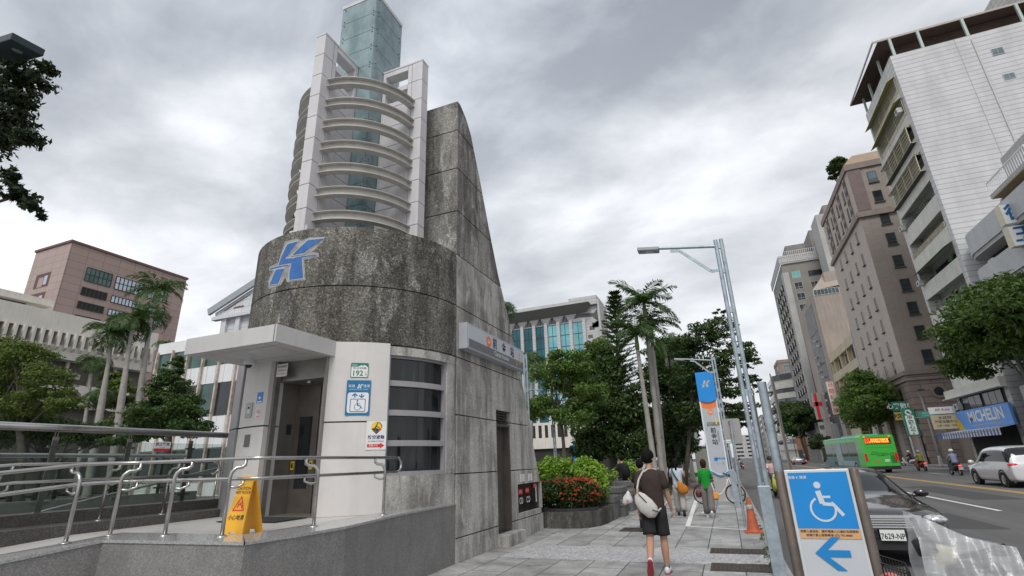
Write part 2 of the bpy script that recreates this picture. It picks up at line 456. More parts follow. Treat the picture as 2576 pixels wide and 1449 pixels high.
def m_tile(name, c, joint, w, h, axis, mort=.02, var=.08, dirt=.25, off=.5, rough=.5):
    """running tile courses; axis 'X' = wall facing along X (uses Y,Z), 'Y' = wall facing along Y (uses X,Z), 'Z' = floor"""
    m, nt, b = new_mat(name)
    t = nt.nodes.new('ShaderNodeTexCoord'); s_ = nt.nodes.new('ShaderNodeSeparateXYZ'); nt.links.new(t.outputs['Object'], s_.inputs[0])
    cb = nt.nodes.new('ShaderNodeCombineXYZ')
    a, d = {'X': (1, 2), 'Y': (0, 2), 'Z': (1, 0)}[axis]
    nt.links.new(s_.outputs[a], cb.inputs[0]); nt.links.new(s_.outputs[d], cb.inputs[1])
    br = nt.nodes.new('ShaderNodeTexBrick'); nt.links.new(cb.outputs[0], br.inputs['Vector'])
    br.offset = off; br.inputs['Scale'].default_value = 1.0; br.inputs['Brick Width'].default_value = w; br.inputs['Row Height'].default_value = h
    br.inputs['Mortar Size'].default_value = mort; br.inputs['Mortar Smooth'].default_value = .1
    br.inputs['Color1'].default_value = (*[x * (1 - var) for x in c], 1); br.inputs['Color2'].default_value = (*[min(1, x * (1 + var)) for x in c], 1)
    br.inputs['Mortar'].default_value = (*joint, 1)
    f = ramp_node(nt, noise(nt, coord(nt, (1, 1, .3)), .7, 7, .65), [(.42, 0.0), (.66, 1.0)])
    out = mixc(nt, mmath(nt, 'MULTIPLY', f, dirt), br.outputs['Color'], tuple(x * .45 for x in c))
    if axis == 'Z':
        f2 = ramp_node(nt, noise(nt, coord(nt), 38, 4, .7), [(.3, .80), (.7, 1.16)])
        f3 = ramp_node(nt, noise(nt, coord(nt), 1.7, 9, .74, .5), [(.36, .60), (.62, 1.12)])
        out = mixc(nt, 1.0, mixc(nt, 1.0, out, f2, 'MULTIPLY'), f3, 'MULTIPLY')
    nt.links.new(out, b.inputs['Base Color']); b.inputs['Roughness'].default_value = rough
    bump(nt, b, br.outputs['Fac'], -.4, .01)
    return m
# palette
STEEL = mat('brushed steel', (.46, .45, .44), .30, 1.0, .10, 4, .03, 300)
STEELD = mat('dull steel', (.22, .20, .18), .38, .9, .15, 3)
GALV = mat('galvanised zinc', (.36, .42, .47), .52, .55, .22, 9, .05, 60)
BLACK = mat('black rubber', (.018, .018, .020), .7, 0, .2)
DARKM = mat('dark metal', (.05, .05, .055), .5, .4, .2)
WHITE = mat('white paint', (.74, .75, .76), .45, 0, .06)
GREY = mat('grey paint', (.34, .35, .36), .5, 0, .1)
LGREY = mat('pale grey paint', (.56, .58, .60), .5, 0, .08)
INK = mat('black ink', (.02, .02, .025), .6, 0, 0)
BLUE = mat('sign blue', (.012, .22, .58), .42, 0, .05)
DBLUE = mat('deep sign blue', (.01, .14, .33), .45, 0, .05)
RED = mat('sign red', (.62, .03, .03), .5, 0, .05)
ORANGE = mat('sign orange', (.80, .20, .05), .5, 0, .05)
YELLOW = mat('sign yellow', (.85, .60, .04), .5, 0, .05)
GREENP = mat('sign green', (.01, .19, .12), .5, 0, .05)
PAPER = mat('sticker white', (.76, .76, .76), .55, 0, .03)
GLASSD = mat('dark window glass', (.020, .027, .030), .07, 0, .35, 1.2, spec=.6)
# ================================================================ GROUND
PAVE = m_tile('grey granite paving', (.37, .37, .365), (.06, .06, .06), 1.2, .6, 'Z', .010, .18, .45, rough=.72)
BAND = m_granite('flamed granite band', (.40, .40, .41), .8, 30, .35, .3)
def m_asphalt():
    m, nt, b = new_mat('asphalt'); v = coord(nt)
    f = ramp_node(nt, noise(nt, v, 120, 3, .8), [(.3, .7), (.7, 1.35)])
    g = ramp_node(nt, noise(nt, coord(nt, (1.4, .12, 1)), 1.0, 6, .6), [(.35, .80), (.65, 1.15)])
    c = mixc(nt, 1.0, mixc(nt, 1.0, (.105, .104, .103), f, 'MULTIPLY'), g, 'MULTIPLY')
    nt.links.new(c, b.inputs['Base Color']); b.inputs['Roughness'].default_value = .82; bump(nt, b, noise(nt, v, 160, 2), .3, .006); return m
ASPH = m_asphalt()
DIRT = mat('dark soil and asphalt', (.075, .072, .066), .9, 0, .3, .6)
ROADZ = -0.10
o = MB(DIRT).box((-900, -200, -.60), (900, 1600, -.16)).build('ground'); tag(o, kind='structure')
o = MB(ASPH).box((.62, -60, -.158), (20.9, 700, ROADZ)).build('road'); tag(o, kind='structure')
o = MB(PAVE).box((-30, -40, -.158), (.42, 260, 0)).build('sidewalk'); tag(o, kind='structure')
o = MB(PAVE).box((21.1, -40, -.158), (27, 500, 0.0)).build('far_sidewalk'); tag(o, kind='structure')
KERB = m_granite('kerb granite', (.30, .30, .30), .8, 40, .3, .4)
k = MB(KERB)
for i in range(-20, 120): k.box((.425, i * 1.0, -.157), (.615, i * 1.0 + .988, .006))
tag(k.build('kerb', bevel=.012), kind='structure')
k = MB(KERB)
for i in range(10, 200): k.box((20.905, i * 1.0, -.157), (21.095, i * 1.0 + .985, .006))
tag(k.build('far_kerb'), kind='structure')
o = MB(BAND).box((-4.2, 9.62, .0), (.40, 11.12, .005)).build('granite_paving_band', bevel=0); tag(o, kind='structure')
# damp stains are part of the paving; painted lines
LINEW = mat('road paint white', (.68, .68, .66), .7, 0, .22, 14)
LINEY = mat('road paint yellow', (.66, .38, .05), .7, 0, .22, 14)
LINEB = mat('road paint blue', (.06, .20, .50), .7, 0, .2, 14)
z0, z1 = ROADZ + .0005, ROADZ + .004
m_ = MB(LINEW)
for i in range(0, 26):
    y = 19.9 + i * 16.0; m_.box((6.98, y, z0), (7.10, y + 9.4, z1))
m_.box((3.55, 12.9, z0), (3.67, 13.0, z1))
tag(m_.build('lane_marking'), kind='structure')
m_ = MB(LINEY); m_.box((10.43, -20, z0), (10.53, 240, z1)); m_.box((10.66, -20, z0), (10.76, 240, z1)); tag(m_.build('centre_marking'), kind='structure')
m_ = MB(LINEW)
for i in range(0, 12): m_.box((14.6, 22 + i * 13, z0), (14.7, 26 + i * 13, z1))
m_.box((18.9, 10, z0), (19.0, 240, z1)); tag(m_.build('far_lane_marking'), kind='structure')
m_ = MB(LINEB); m_.box((1.0, 7.72, z0), (3.6, 7.80, z1)); m_.set(LINEW).box((1.0, 7.62, z0), (3.6, 7.715, z1)); tag(m_.build('parking_bay_marking'), kind='structure')
m_ = MB(LINEW); dd = Dec(m_, (2.9, 8.6, ROADZ), (1, 0, 0), (0, 1, 0), .003, .0004)
for i in range(4): dd.rect(1.2 + .1 * (i % 2), -1.2 + i * .28, 2.6, -1.12 + i * .28, LINEW)
dd.poly([(1.0, -.9), (1.5, -.6), (1.5, -.9)], LINEW)
dd.text('慢', 5.4 - 2.9, 30, 3.0, LINEW, .8)
for i in range(7): dd.rect(-1.3, 24.6 + i * 1.1, .1 + .4 * (i % 2), 24.9 + i * 1.1, LINEW)
tag(m_.build('road_lettering'), kind='structure')
m_ = MB(LINEW)
m_.add([(-1.22, 14.58, .0045), (.2, 13.98, .0045), (.2, 14.08, .0045), (-1.2, 14.68, .0045)], [(0, 1, 2, 3)])
m_.add([(-1.25, 14.6, .006), (-1.13, 14.6, .006), (-1.36, 23.1, .006), (-1.5, 23.1, .006)], [(0, 1, 2, 3)])
m_.add([(-1.0, 17.9, .005), (-.86, 17.9, .005), (-.86, 18.5, .005), (-1.0, 18.5, .005)], [(0, 1, 2, 3)])
m_.add([(-1.36, 23.1, .0045), (.2, 22.6, .0045), (.2, 22.72, .0045), (-1.36, 23.22, .0045)], [(0, 1, 2, 3)])
tag(m_.build('parking_space_marking'), kind='structure')
PINK = mat('reddish brick path', (.27, .20, .18), .85, 0, .15, 2)
o = MB(PINK).box((-2.6, 27, .0), (-1.2, 120, .006)).build('path'); tag(o, kind='structure')
rp_ = m_granite('old tar patch', (.060, .060, .061), .9, 200, .3, .2)
for (xa, ya_, xb, yb_) in ((3.9, 15.5, 5.6, 19.2), (7.9, 24, 9.4, 33), (4.4, 30, 5.4, 44), (12.2, 27, 13.3, 29.5)):
    o = MB(rp_).box((xa, ya_, ROADZ + .0003), (xb, yb_, ROADZ + .0022)).build('road_patch'); tag(o, kind='structure')
for (xa, ya_, lab) in ((5.3, 22.5, 'round manhole cover in the near lane of the road'), (8.6, 38.0, 'second round manhole cover farther up the road')):
    m_ = MB(mat('manhole iron', (.06, .058, .055), .7, .4, .3, 12)); m_.lathe([(0, .006), (.28, .006), (.29, .004), (.36, .004), (.37, 0)], (xa, ya_, ROADZ), 24); tag(m_.build('manhole_cover'), lab, 'manhole cover')
IRON = mat('cast iron grate', (.085, .075, .065), .7, .5, .3, 12)
for i, (x0, y0, x1, y1, lab) in enumerate(((-.55, 10.64, .40, 11.22, 'farther rusty access plate in the pavement beside the lamp post'), (-.50, 9.10, .40, 9.72, 'nearer rusty access plate in the pavement beside the lamp post'))):
    m_ = MB(IRON).box((x0, y0, .001), (x1, y1, .010))
    for k_ in range(15):
        xx = x0 + .03 + k_ * (x1 - x0 - .06) / 14; m_.box((xx - .008, y0 + .03, .0095), (xx + .008, y1 - .03, .016))
    for k_ in range(6):
        yy = y0 + .06 + k_ * (y1 - y0 - .12) / 5; m_.box((x0 + .02, yy - .006, .0095), (x1 - .02, yy + .006, .015))
    m_.lathe([(.10, .010), (.13, .019), (.16, .010)], ((x0 + x1) / 2, (y0 + y1) / 2, 0), 20)
    tag(m_.build('access_plate'), lab, 'access plate', 'rusty access plates')
m_ = MB(IRON).box((-2.72, 13.46, .001), (-2.06, 14.2, .009))
for r_ in range(2):
    for k_ in range(7):
        xx = -2.66 + k_ * .085; m_.box((xx, 13.52 + r_ * .34, .0085), (xx + .04, 13.80 + r_ * .34, .018))
tag(m_.build('drain_grate'), 'small black drain grate in the pavement left of the man in shorts', 'drain grate')
# ================================================================ STATION LIFT TOWER
CX, CY, RD = -7.0, 8.82, 2.28
CD = m_concrete('dark washed concrete', (.088, .083, .074), (.225, .218, .20), .8, 1.0, .28, 0.0)
CW = m_concrete('pale weathered concrete', (.19, .186, .178), (.47, .465, .45), 1.4, .32, .75, 3.3)
CWU = m_concrete('grey weathered concrete', (.125, .122, .116), (.33, .325, .31), 1.1, .65, .6, 7.1)
CLAD = mat('pale stone cladding', (.62, .60, .585), .55, 0, .06, 2.0, .03, 200, streak=.10)
CLADG = mat('grey metal cladding', (.33, .33, .34), .45, .3, .06, 2.0, streak=.15)
DARKJ = mat('dark joint filler', (.05, .04, .035), .8, 0, .1)
st = thing('station_lift_tower', 'round dark concrete lift tower with glass shaft, curved white rings and blue emblem', 'station building', (CX, CY, 0))
T = lambda d: R(d)
levels = [3.70, 4.77, 5.94]
m_ = MB(CD)
for a, b_ in zip(levels[:-1], levels[1:]):
    m_.arc((CX, CY), 1.2, RD, T(-90), T(90), a + .012, b_ - (.012 if b_ < 5.9 else 0), 64)
m_.arc((CX, CY), 1.0, RD - .03, T(-90), T(90), 3.69, 5.90, 64)
m_.box((CX - RD, CY, 3.70), (CX - 1.2, CY + 4.4, 5.94)); m_.box((CX - 1.2, CY + 1.2, 3.70), (-5.72, CY + 4.4, 5.94))
m_.build('concrete_drum', st)
m_ = MB(CW)
m_.arc((CX, CY), 1.9, RD - .02, T(50.1), T(90), 0, 1.51, 24)
m_.arc((CX, CY), 2.05, RD - .012, T(82.8), T(90), 1.51, 3.55, 6)
m_.arc((CX, CY), 1.9, RD - .006, T(50.1), T(90), 3.53, 3.685, 24)
m_.box((CX - RD + .01, CY, 0), (CX - 1.6, CY + 4.4, 3.69)); m_.box((CX - 1.6, CY + 3.4, 0), (-5.72, CY + 4.4, 3.69))
build_each(m_, 'lower_wall', st)
# wing wall: profile that narrows to the top
PR = [(0, 13.70), (.5, 13.72), (.98, 13.68), (1.69, 13.36), (2.49, 13.0), (3.49, 12.62), (4.27, 12.21), (5.23, 11.70), (6.23, 11.10), (7.36, 10.56), (8.2, 10.2), (8.88, 9.87), (9.47, 9.59), (9.78, 9.32), (9.92, 9.1), (9.97, 9.0)]
def yfar(z):
    for (a, ya), (b_, yb) in zip(PR[:-1], PR[1:]):
        if a <= z <= b_: return ya + (yb - ya) * (z - a) / (b_ - a)
    return PR[-1][1]
def wing_piece(mb, ya, yb, za, zb, x0, x1):
    zs = [za] + [p[0] for p in PR if za < p[0] < zb] + [zb]
    pts = [(ya, za)] + [(min(yb, yfar(z)), z) for z in zs] + [(ya, zb)]
    mb.prism(pts, x0, x1, 'X')
X1 = -4.72
WL = [0, .40, 1.49, 2.57, 3.70, 4.77, 5.94, 7.0, 8.1, 9.14, 9.97]
mlo, mhi = MB(CW), MB(CWU)
for a, b_ in zip(WL[:-1], WL[1:]):
    g0 = .010 if a > 0 else 0; g1 = .010 if b_ < 9.9 else 0
    mb = mlo if b_ < 6.0 else mhi
    segs = [(8.87, 20)]
    if b_ <= 2.6: segs = [(8.87, 10.77), (11.60, 11.96) if 0.4 <= a < .45 else (11.60, 20)]
    if a == 2.57:
        wing_piece(mb, 8.87, 10.77, a + g0, 3.0, -5.72, X1); wing_piece(mb, 11.60, 20, a + g0, 3.0, -5.72, X1); wing_piece(mb, 8.87, 20, 3.0, b_ - g1, -5.72, X1); continue
    for ya, yb in segs: wing_piece(mb, ya, yb, a + g0, b_ - g1, -5.72, X1)
# round the fire cabinet
wing_piece(mlo, 11.96, 13.60, .41, .53, -5.72, X1); wing_piece(mlo, 11.96, 20, 1.17, 1.48, -5.72, X1); mlo.box((-5.72, 13.60, .53), (X1, 13.70, 1.17))
mlo.box((-5.6, 8.95, 0), (-4.95, 13.2, 2.4)); mhi.box((-5.65, 8.93, 5.9), (-4.75, 9.3, 9.3))
mlo.box((-4.74, 10.70, 0), (-4.46, 11.70, .235))
mlo.build('wing_wall_base', st, bevel=.006); mhi.build('wing_wall_top', st, bevel=.008)
# service door
BRN = mat('brown door metal', (.15, .132, .122), .42, .6, .18, 2.5)
m_ = MB(BRN).box((-4.93, 10.77, .24), (-4.90, 11.60, 2.46)); d_ = m_.build('service_door', st)
m_ = MB(BRN).box((-4.90, 10.77, .24), (-4.76, 10.83, 2.46)); m_.box((-4.90, 11.54, .24), (-4.74, 11.60, 2.46)); m_.box((-4.90, 10.77, 2.46), (-4.74, 11.60, 2.52)); m_.build('door_frame', d_)
m_ = MB(STEELD)
for i in range(5): m_.bar((-4.82, 10.79, 2.57 + i * .058), (-4.82, 11.58, 2.57 + i * .058), .07, .012, up=(.5, 0, 1))
m_.box((-4.93, 10.77, 2.52), (-4.91, 11.60, 2.82)); m_.build('vent_louvre', st)
m_ = MB(CW).box((-4.95, 10.77, 2.82), (-4.71, 11.72, 3.0)); m_.build('door_lintel', st)
m_ = MB(PAPER); dd = Dec(m_, (-4.898, 11.0, 1.75), (0, 1, 0), (0, 0, 1))
dd.rect(-.16, -.06, .16, .06, PAPER); dd.up().rect(.06, -.05, .15, .05, mat('lilac tint', (.5, .25, .45), .6, 0, 0)); dd.text('EXIT', -.06, 0, .05, INK); dd.rect(-.1, -.32, .08, -.30, RED); dd.rect(-.12, -.37, .06, -.35, RED)
m_.build('door_notice', d_)
# fire cabinet
CAB = mat('dark stainless cabinet', (.075, .07, .07), .30, .8, .2, 5)
m_ = MB(CAB).box((-4.86, 11.96, .53), (-4.80, 13.60, 1.17)); m_.box((-4.80, 11.97, .54), (-4.785, 13.1, 1.16)); m_.box((-4.80, 13.12, .54), (-4.785, 13.59, 1.16))
fc = m_.build('hydrant_cabinet', st)
m_ = MB(RED); dd = Dec(m_, (-4.783, 12.5, .85), (0, 1, 0), (0, 0, 1))
for yy, zt in ((12.28, .93), (12.75, .94), (13.35, 1.02)): dd.rect(yy - 12.5 - .13, zt - .85, yy - 12.5 + .13, zt - .85 + .12, RED)
dd.up()
for yy in (12.26, 12.36, 12.74, 12.86):
    dd.arc(yy - 12.5, -.06, .06, 0, 360, .022, WHITE, 18)
dd.rect(.86, -.16, .93, .2, PAPER); dd.up(); dd.text('送水口', 12.28 - 12.5, .14, .07, WHITE); dd.text('送水口', 12.75 - 12.5, .15, .07, WHITE); dd.text('採水口', .85, .23, .07, WHITE)
m_.build('fittings', fc)
m_ = MB(PAPER); dd = Dec(m_, (-4.718, 12.5, 1.3), (0, 1, 0), (0, 0, 1))
for y in (-.24, .32):
    dd.rect(y - .16, -.08, y + .16, .09, PAPER)
    for i in range(4): dd.k += .0003; dd.text('消防專用栓', y, .055 - i * .04, .032, RED if i % 2 == 0 else GREY)
m_.build('notice_stickers', st)
# windows of the drum
WG = None
def m_winglass():
    m, nt, b = new_mat('grimy dark glass')
    f = ramp_node(nt, noise(nt, coord(nt, (14, 14, .9)), 1.0, 6, .7), [(.52, 0.0), (.75, 1.0)])
    c = mixc(nt, mmath(nt, 'MULTIPLY', f, .5), (.010, .013, .015), (.10, .11, .105))
    nt.links.new(c, b.inputs['Base Color']); b.inputs['Roughness'].default_value = .10; b.inputs['Specular IOR Level'].default_value = .55
    nt.links.new(mixc(nt, f, .06, .5), b.inputs['Roughness']); return m
WG = m_winglass()
FR = mat('window frame grey', (.33, .32, .33), .5, .2, .08, 6)
zz_ = [1.53, 2.03, 2.535, 3.04, 3.53]
for i in range(4):
    w = MB(WG).arc((CX, CY), 2.14, 2.16, T(50.6), T(82.6), zz_[i] + .02, zz_[i + 1] - .02, 20).build('window', st, smooth=True)
m_ = MB(FR)
for z in zz_[1:-1]: m_.arc((CX, CY), 2.10, 2.235, T(50.4), T(82.7), z - .048, z + .048, 20)
m_.arc((CX, CY), 2.05, 2.25, T(50.3), T(82.8), 1.51, 1.575, 20); m_.arc((CX, CY), 2.05, 2.21, T(50.3), T(82.8), 3.49, 3.53, 20)
m_.arc((CX, CY), 2.05, 2.24, T(50.1), T(51.0), 1.51, 3.53, 2); m_.arc((CX, CY), 2.05, 2.24, T(81.6), T(82.8), 1.51, 3.53, 2)
m_.build('window_frame', st)
MB(DARKM).arc((CX, CY), 1.9, 1.92, T(48), T(84), 1.0, 3.6, 12).build('window_backing', st)
# cladding panels
RC = 2.315
pm = MB(CLAD); pm.arc((CX, CY), 2.0, RC, T(24.6), T(50.0), .95, 2.362, 16); pm.arc((CX, CY), 2.0, RC, T(24.6), T(50.0), 2.386, 3.72, 16); pm.build('right_cladding_panel', st, bevel=.003)
MB(DARKJ).arc((CX, CY), 2.05, RC - .015, T(24.7), T(49.9), 2.35, 2.40, 12).build('panel_joint', st)
pm = MB(CLAD); pm.arc((CX, CY), 2.0, RC, T(-21.6), T(-2.4), .95, 2.362, 12); pm.arc((CX, CY), 2.0, RC, T(-21.6), T(-2.4), 2.386, 3.5, 12); pm.build('left_cladding_panel', st, bevel=.003)
MB(DARKJ).arc((CX, CY), 2.05, RC - .02, T(-22.6), T(-2.6), .95, 3.5, 12).build('panel_joint', st)
pm = MB(CLADG); pm.arc((CX, CY), 2.0, RC + .03, T(-60), T(-22.4), .95, 2.365, 16); pm.arc((CX, CY), 2.0, RC + .03, T(-60), T(-22.4), 2.385, 3.69, 16); pm.arc((CX, CY), 2.0, RC, T(-90), T(-60), .6, 3.69, 12); pm.build('rounded_corner_cladding', st, smooth=True)
# doorway recess, lift doors
JMB = mat('doorway stainless', (.26, .245, .23), .34, .5, .12, 3)
DOOR = mat('bronze stainless door', (.19, .165, .145), .34, .5, .15, 2.5)
m_ = MB(JMB); m_.box((-7.16, 6.62, .95), (-7.10, 7.30, 3.46)); m_.box((-6.05, 6.66, .95), (-6.02, 7.30, 3.46)); m_.box((-7.1, 6.72, 3.12), (-6.05, 7.3, 3.46)); m_.box((-7.16, 6.60, .95), (-7.04, 6.70, 3.46))
m_.build('doorway_surround', st)
m_ = MB(DOOR); m_.box((-7.095, 7.25, .96), (-6.05, 7.27, 3.12))
for x0, x1, z0_, z1_ in ((-7.095, -6.99, .96, 3.12), (-6.70, -6.57, .96, 3.12), (-6.99, -6.70, .96, 1.35), (-6.99, -6.70, 2.55, 3.12), (-6.55, -6.05, .96, 3.12)): m_.box((x0, 7.19, z0_), (x1, 7.22, z1_))
ld = m_.build('lift_door', st)
MB(GLASSD).box((-6.99, 7.205, 1.35), (-6.70, 7.212, 2.55)).build('door_window', ld)
m_ = MB(YELLOW)
for x in (-7.045, -6.635): m_.box((x - .035, 7.17, 1.66), (x + .035, 7.189, 1.80)); m_.set(DARKM).box((x - .018, 7.165, 1.69), (x + .018, 7.171, 1.77)); m_.set(YELLOW)
build_each(m_, 'door_lock', ld)
MB(BLUE).box((-7.098, 6.74, 1.55), (-7.094, 6.82, 2.15)).build('blue_strip', st)
MB(DARKM).box((-7.098, 7.0, 2.25), (-7.08, 7.1, 2.42)).build('call_button', st)
m_ = MB(JMB).box((-7.1, 6.66, .95), (-6.05, 7.2, .965)); m_.build('threshold', st)
MB(mat('black rubber mat', (.02, .02, .02), .9, 0, .2)).box((-7.25, 6.0, .953), (-6.1, 6.62, .965)).build('entrance_mat', st)
# things on the left panel
def panel_frame(deg, z, lift=.003):
    t = T(deg); s_, c_ = math.sin(t), -math.cos(t)
    o_ = Vector((CX + (RC + lift) * s_, CY + (RC + lift) * c_, z)); u = Vector((math.cos(t), math.sin(t), 0)); return o_, u
o_, u = panel_frame(-13.5, 2.66, .004)
m_ = MB(GREY).cbox(o_, (.10, .012, .125), (u, u.cross(Vector((0, 0, 1))), Vector((0, 0, 1))))
dd = Dec(m_, o_ - u.cross(Vector((0, 0, -1))) * .0, u, (0, 0, 1), .014); dd.rect(-.045, -.06, .05, .08, LGREY); dd.up().rect(-.03, .02, .035, .06, INK); dd.rect(.02, -.04, .035, .0, WHITE)
m_.build('intercom', st)
o_, u = panel_frame(-12, 2.14); m_ = MB(STEELD); Dec(m_, o_, u, (0, 0, 1)).rect(-.085, -.09, .085, .11, STEELD); m_.build('access_cover', st)
o_, u = panel_frame(-6.8, 2.85); m_ = MB(BLUE); dd = Dec(m_, o_, u, (0, 0, 1)); dd.rect(-.075, -.09, .075, .09, BLUE); dd.up().poly([(-.04, -.01), (.0, -.03), (.05, .01), (.01, .0), (-.01, .03)], WHITE); dd.rect(-.06, -.08, .06, -.06, WHITE); m_.build('blue_notice', st)
o_, u = panel_frame(-6.5, 2.60); m_ = MB(PAPER); dd = Dec(m_, o_, u, (0, 0, 1)); dd.rect(-.06, -.08, .06, .075, PAPER); dd.up().arc(0, .015, .042, 0, 360, .010, RED, 20); dd.line([(-.03, .045), (.03, -.015)], .010, RED); dd.line([(-.025, .01), (.025, .01)], .010, INK); dd.rect(-.04, -.07, .04, -.055, RED); m_.build('no_smoking_notice', st)
m_ = MB(PAPER); dd = Dec(m_, (-6.93, 6.598, 3.30), (1, 0, 0), (0, 0, 1), .0); dd.rect(-.12, -.11, .12, .11, PAPER); dd.up().text('電梯編號', 0, .06, .05, INK); dd.text('O4-ELE-01', 0, .0, .045, INK); dd.text('07-7939666', 0, -.06, .038, GREY); m_.build('door_number_notice', st)
m_ = MB(STEEL); m_.lathe([(.0, .0), (.05, .0), (.055, .03)], (-6.62, 6.95, 3.09), 14); m_.build('ceiling_lamp', st)
# canopy
CAN = mat('canopy panels', (.56, .545, .54), .5, .1, .06, 1.5, streak=.12)
cz0, cz1 = 3.46, 3.73
m_ = MB(CAN)
m_.box((-7.87, 5.46, cz0 + .004), (-5.94, 5.50, cz1)); m_.box((-5.975, 5.50, cz0 + .004), (-5.94, 6.92, cz1)); m_.box((-7.87, 5.50, cz0 + .004), (-7.835, 6.7, cz1))
m_.box((-7.83, 5.50, cz1 - .02), (-5.98, 7.0, cz1 - .005))
for xa, xb in ((-7.83, -7.475), (-7.455, -6.205), (-6.185, -5.98)):
    for ya, yb in ((5.505, 5.65), (5.67, 6.295), (6.315, 6.95)): m_.box((xa, ya, cz0), (xb, yb, cz0 + .02))
cn = m_.build('canopy', st, bevel=.003)
m_ = MB(DARKJ).box((-7.83, 5.505, cz0 + .012), (-5.98, 6.95, cz0 + .03)); m_.box((-5.979, 5.455, cz0 + .01), (-5.971, 5.47, cz1 - .005)); m_.build('canopy_joint', cn)
for x, y in ((-6.75, 5.86), (-7.2, 6.05)):
    MB(LGREY).lathe([(.0, -.004), (.10, -.004), (.115, -.008), (.12, .0)], (x, y, cz0), 24).build('downlight', cn)
cm = thing('dome_camera', 'small white dome security camera under the entrance canopy', 'security camera', (-7.32, 6.24, cz0))
MB(LGREY).lathe([(.0, 0), (.10, 0), (.10, -.06), (.08, -.085), (.06, -.09)], (-7.32, 6.24, cz0), 20).build('housing', cm, smooth=True)
MB(mat('smoked dome', (.01, .01, .01), .05, 0, 0)).ball((-7.32, 6.24, cz0 - .085), (.055, .055, .055), 16, 8).build('dome', cm, smooth='all')
# ---- emblem on the drum, outline taken from the wall itself
def cyl(x, y, Rr=RD):
    d = ray(x, y); a = d[0]**2 + d[1]**2; b_ = -2 * (d[0] * CX + d[1] * CY); c_ = CX**2 + CY**2 - Rr * Rr
    t = (-b_ - math.sqrt(b_ * b_ - 4 * a * c_)) / (2 * a); p = _hit(d, t)
    return (math.atan2(p[0] - CX, -(p[1] - CY)), p[2])
def drum_poly(mb, m, pts, r_, g=1.0, cc=None):
    q = [cyl(*zz(900, 800, 2100, 2484, *p)) for p in pts]
    me_ = bmesh.new(); vs = [me_.verts.new((a * RD, b_, 0)) for a, b_ in q]; f = me_.faces.new(vs)
    if g: 
        bmesh.ops.triangulate(me_, faces=[f]); bmesh.ops.subdivide_edges(me_, edges=me_.edges[:], cuts=5, use_grid_fill=True)
    me_.verts.index_update(); me_.verts.ensure_lookup_table()
    V = [(CX + r_ * math.sin(v.co.x / RD), CY - r_ * math.cos(v.co.x / RD), v.co.y) for v in me_.verts]
    F = []
    for f in me_.faces:
        idx = [v.index for v in f.verts]
        n_ = f.normal.z; F.append(tuple(idx if n_ < 0 else idx[::-1]))
    mb.set(m).add(V, [tuple(reversed(x)) for x in F]); me_.free()
EMB = mat('emblem blue', (.035, .145, .42), .55, 0, .18, 8, streak=.25)
LIME = mat('lime repair patch', (.34, .34, .325), .9, 0, .35, 9, .5, 70)
OUTL = mat('emblem outline', (.42, .45, .50), .6, 0, .15)
em_b = [[(372, 243), (450, 221), (382, 322), (345, 356), (412, 350), (404, 386), (304, 404), (330, 330)],
        [(530, 212), (650, 198), (500, 308), (412, 324)],
        [(412, 352), (482, 343), (493, 503), (388, 517), (388, 470), (404, 385)],
        [(284, 440), (346, 431), (300, 545), (236, 553)]]
em_o = [[(366, 232), (462, 210), (392, 318), (368, 344), (424, 342), (412, 396), (292, 414), (322, 326)],
        [(522, 203), (664, 188), (502, 320), (396, 334)],
        [(402, 346), (600, 318), (604, 332), (492, 352), (500, 512), (378, 526), (378, 466), (394, 390)],
        [(232, 426), (396, 392), (378, 412), (352, 424), (306, 554), (228, 562), (270, 446), (232, 442)]]
em_l = [[(350, 220), (455, 196), (478, 214), (530, 190), (668, 182), (640, 230), (560, 300), (612, 308), (614, 340), (500, 362), (510, 520), (368, 536), (352, 500), (318, 560), (224, 590), (222, 520), (254, 452), (228, 446), (230, 418), (300, 380)]]
m_ = MB(LIME)
for p in em_l: drum_poly(m_, LIME, p, RD + .004)
for p in em_o: drum_poly(m_, OUTL, p, RD + .010)
for p in em_b: drum_poly(m_, EMB, p, RD + .016)
drum_poly(m_, EMB, [(430, 345), (596, 322), (598, 329), (440, 352)], RD + .016)
drum_poly(m_, EMB, [(238, 430), (384, 400), (376, 408), (240, 438)], RD + .016)
m_.build('emblem', st)
# ---- signs on the right panel
def pframe(px, py): 
    a, z = cyl(*zz(600, 1100, 1500, 2174, px, py), RC); return panel_frame(math.degrees(a), z, .004)
# house number
o_, u = pframe(1808, 697); m_ = MB(PAPER); dd = Dec(m_, o_, u, (0, 0, 1), .003)
dd.rect(-.145, -.125, .145, .125, GREENP, .02); dd.up().rect(-.135, -.115, .135, .06, PAPER, .015); dd.up().poly([(-.03, .06), (.0, .075), (.03, .085), (.05, .075), (.08, .092), (.11, .07), (.13, .06)], PAPER)
dd.text('前金區', -.085, .088, .028, WHITE); dd.text('中正四路', 0, .032, .042, INK, 1.35); dd.text('192', -.03, -.055, .125, GREENP, 1.0, .02); dd.text('之1', .105, -.03, .03, GREENP); dd.text('號', .105, -.075, .035, GREENP)
m_.build('house_number_plate', st)
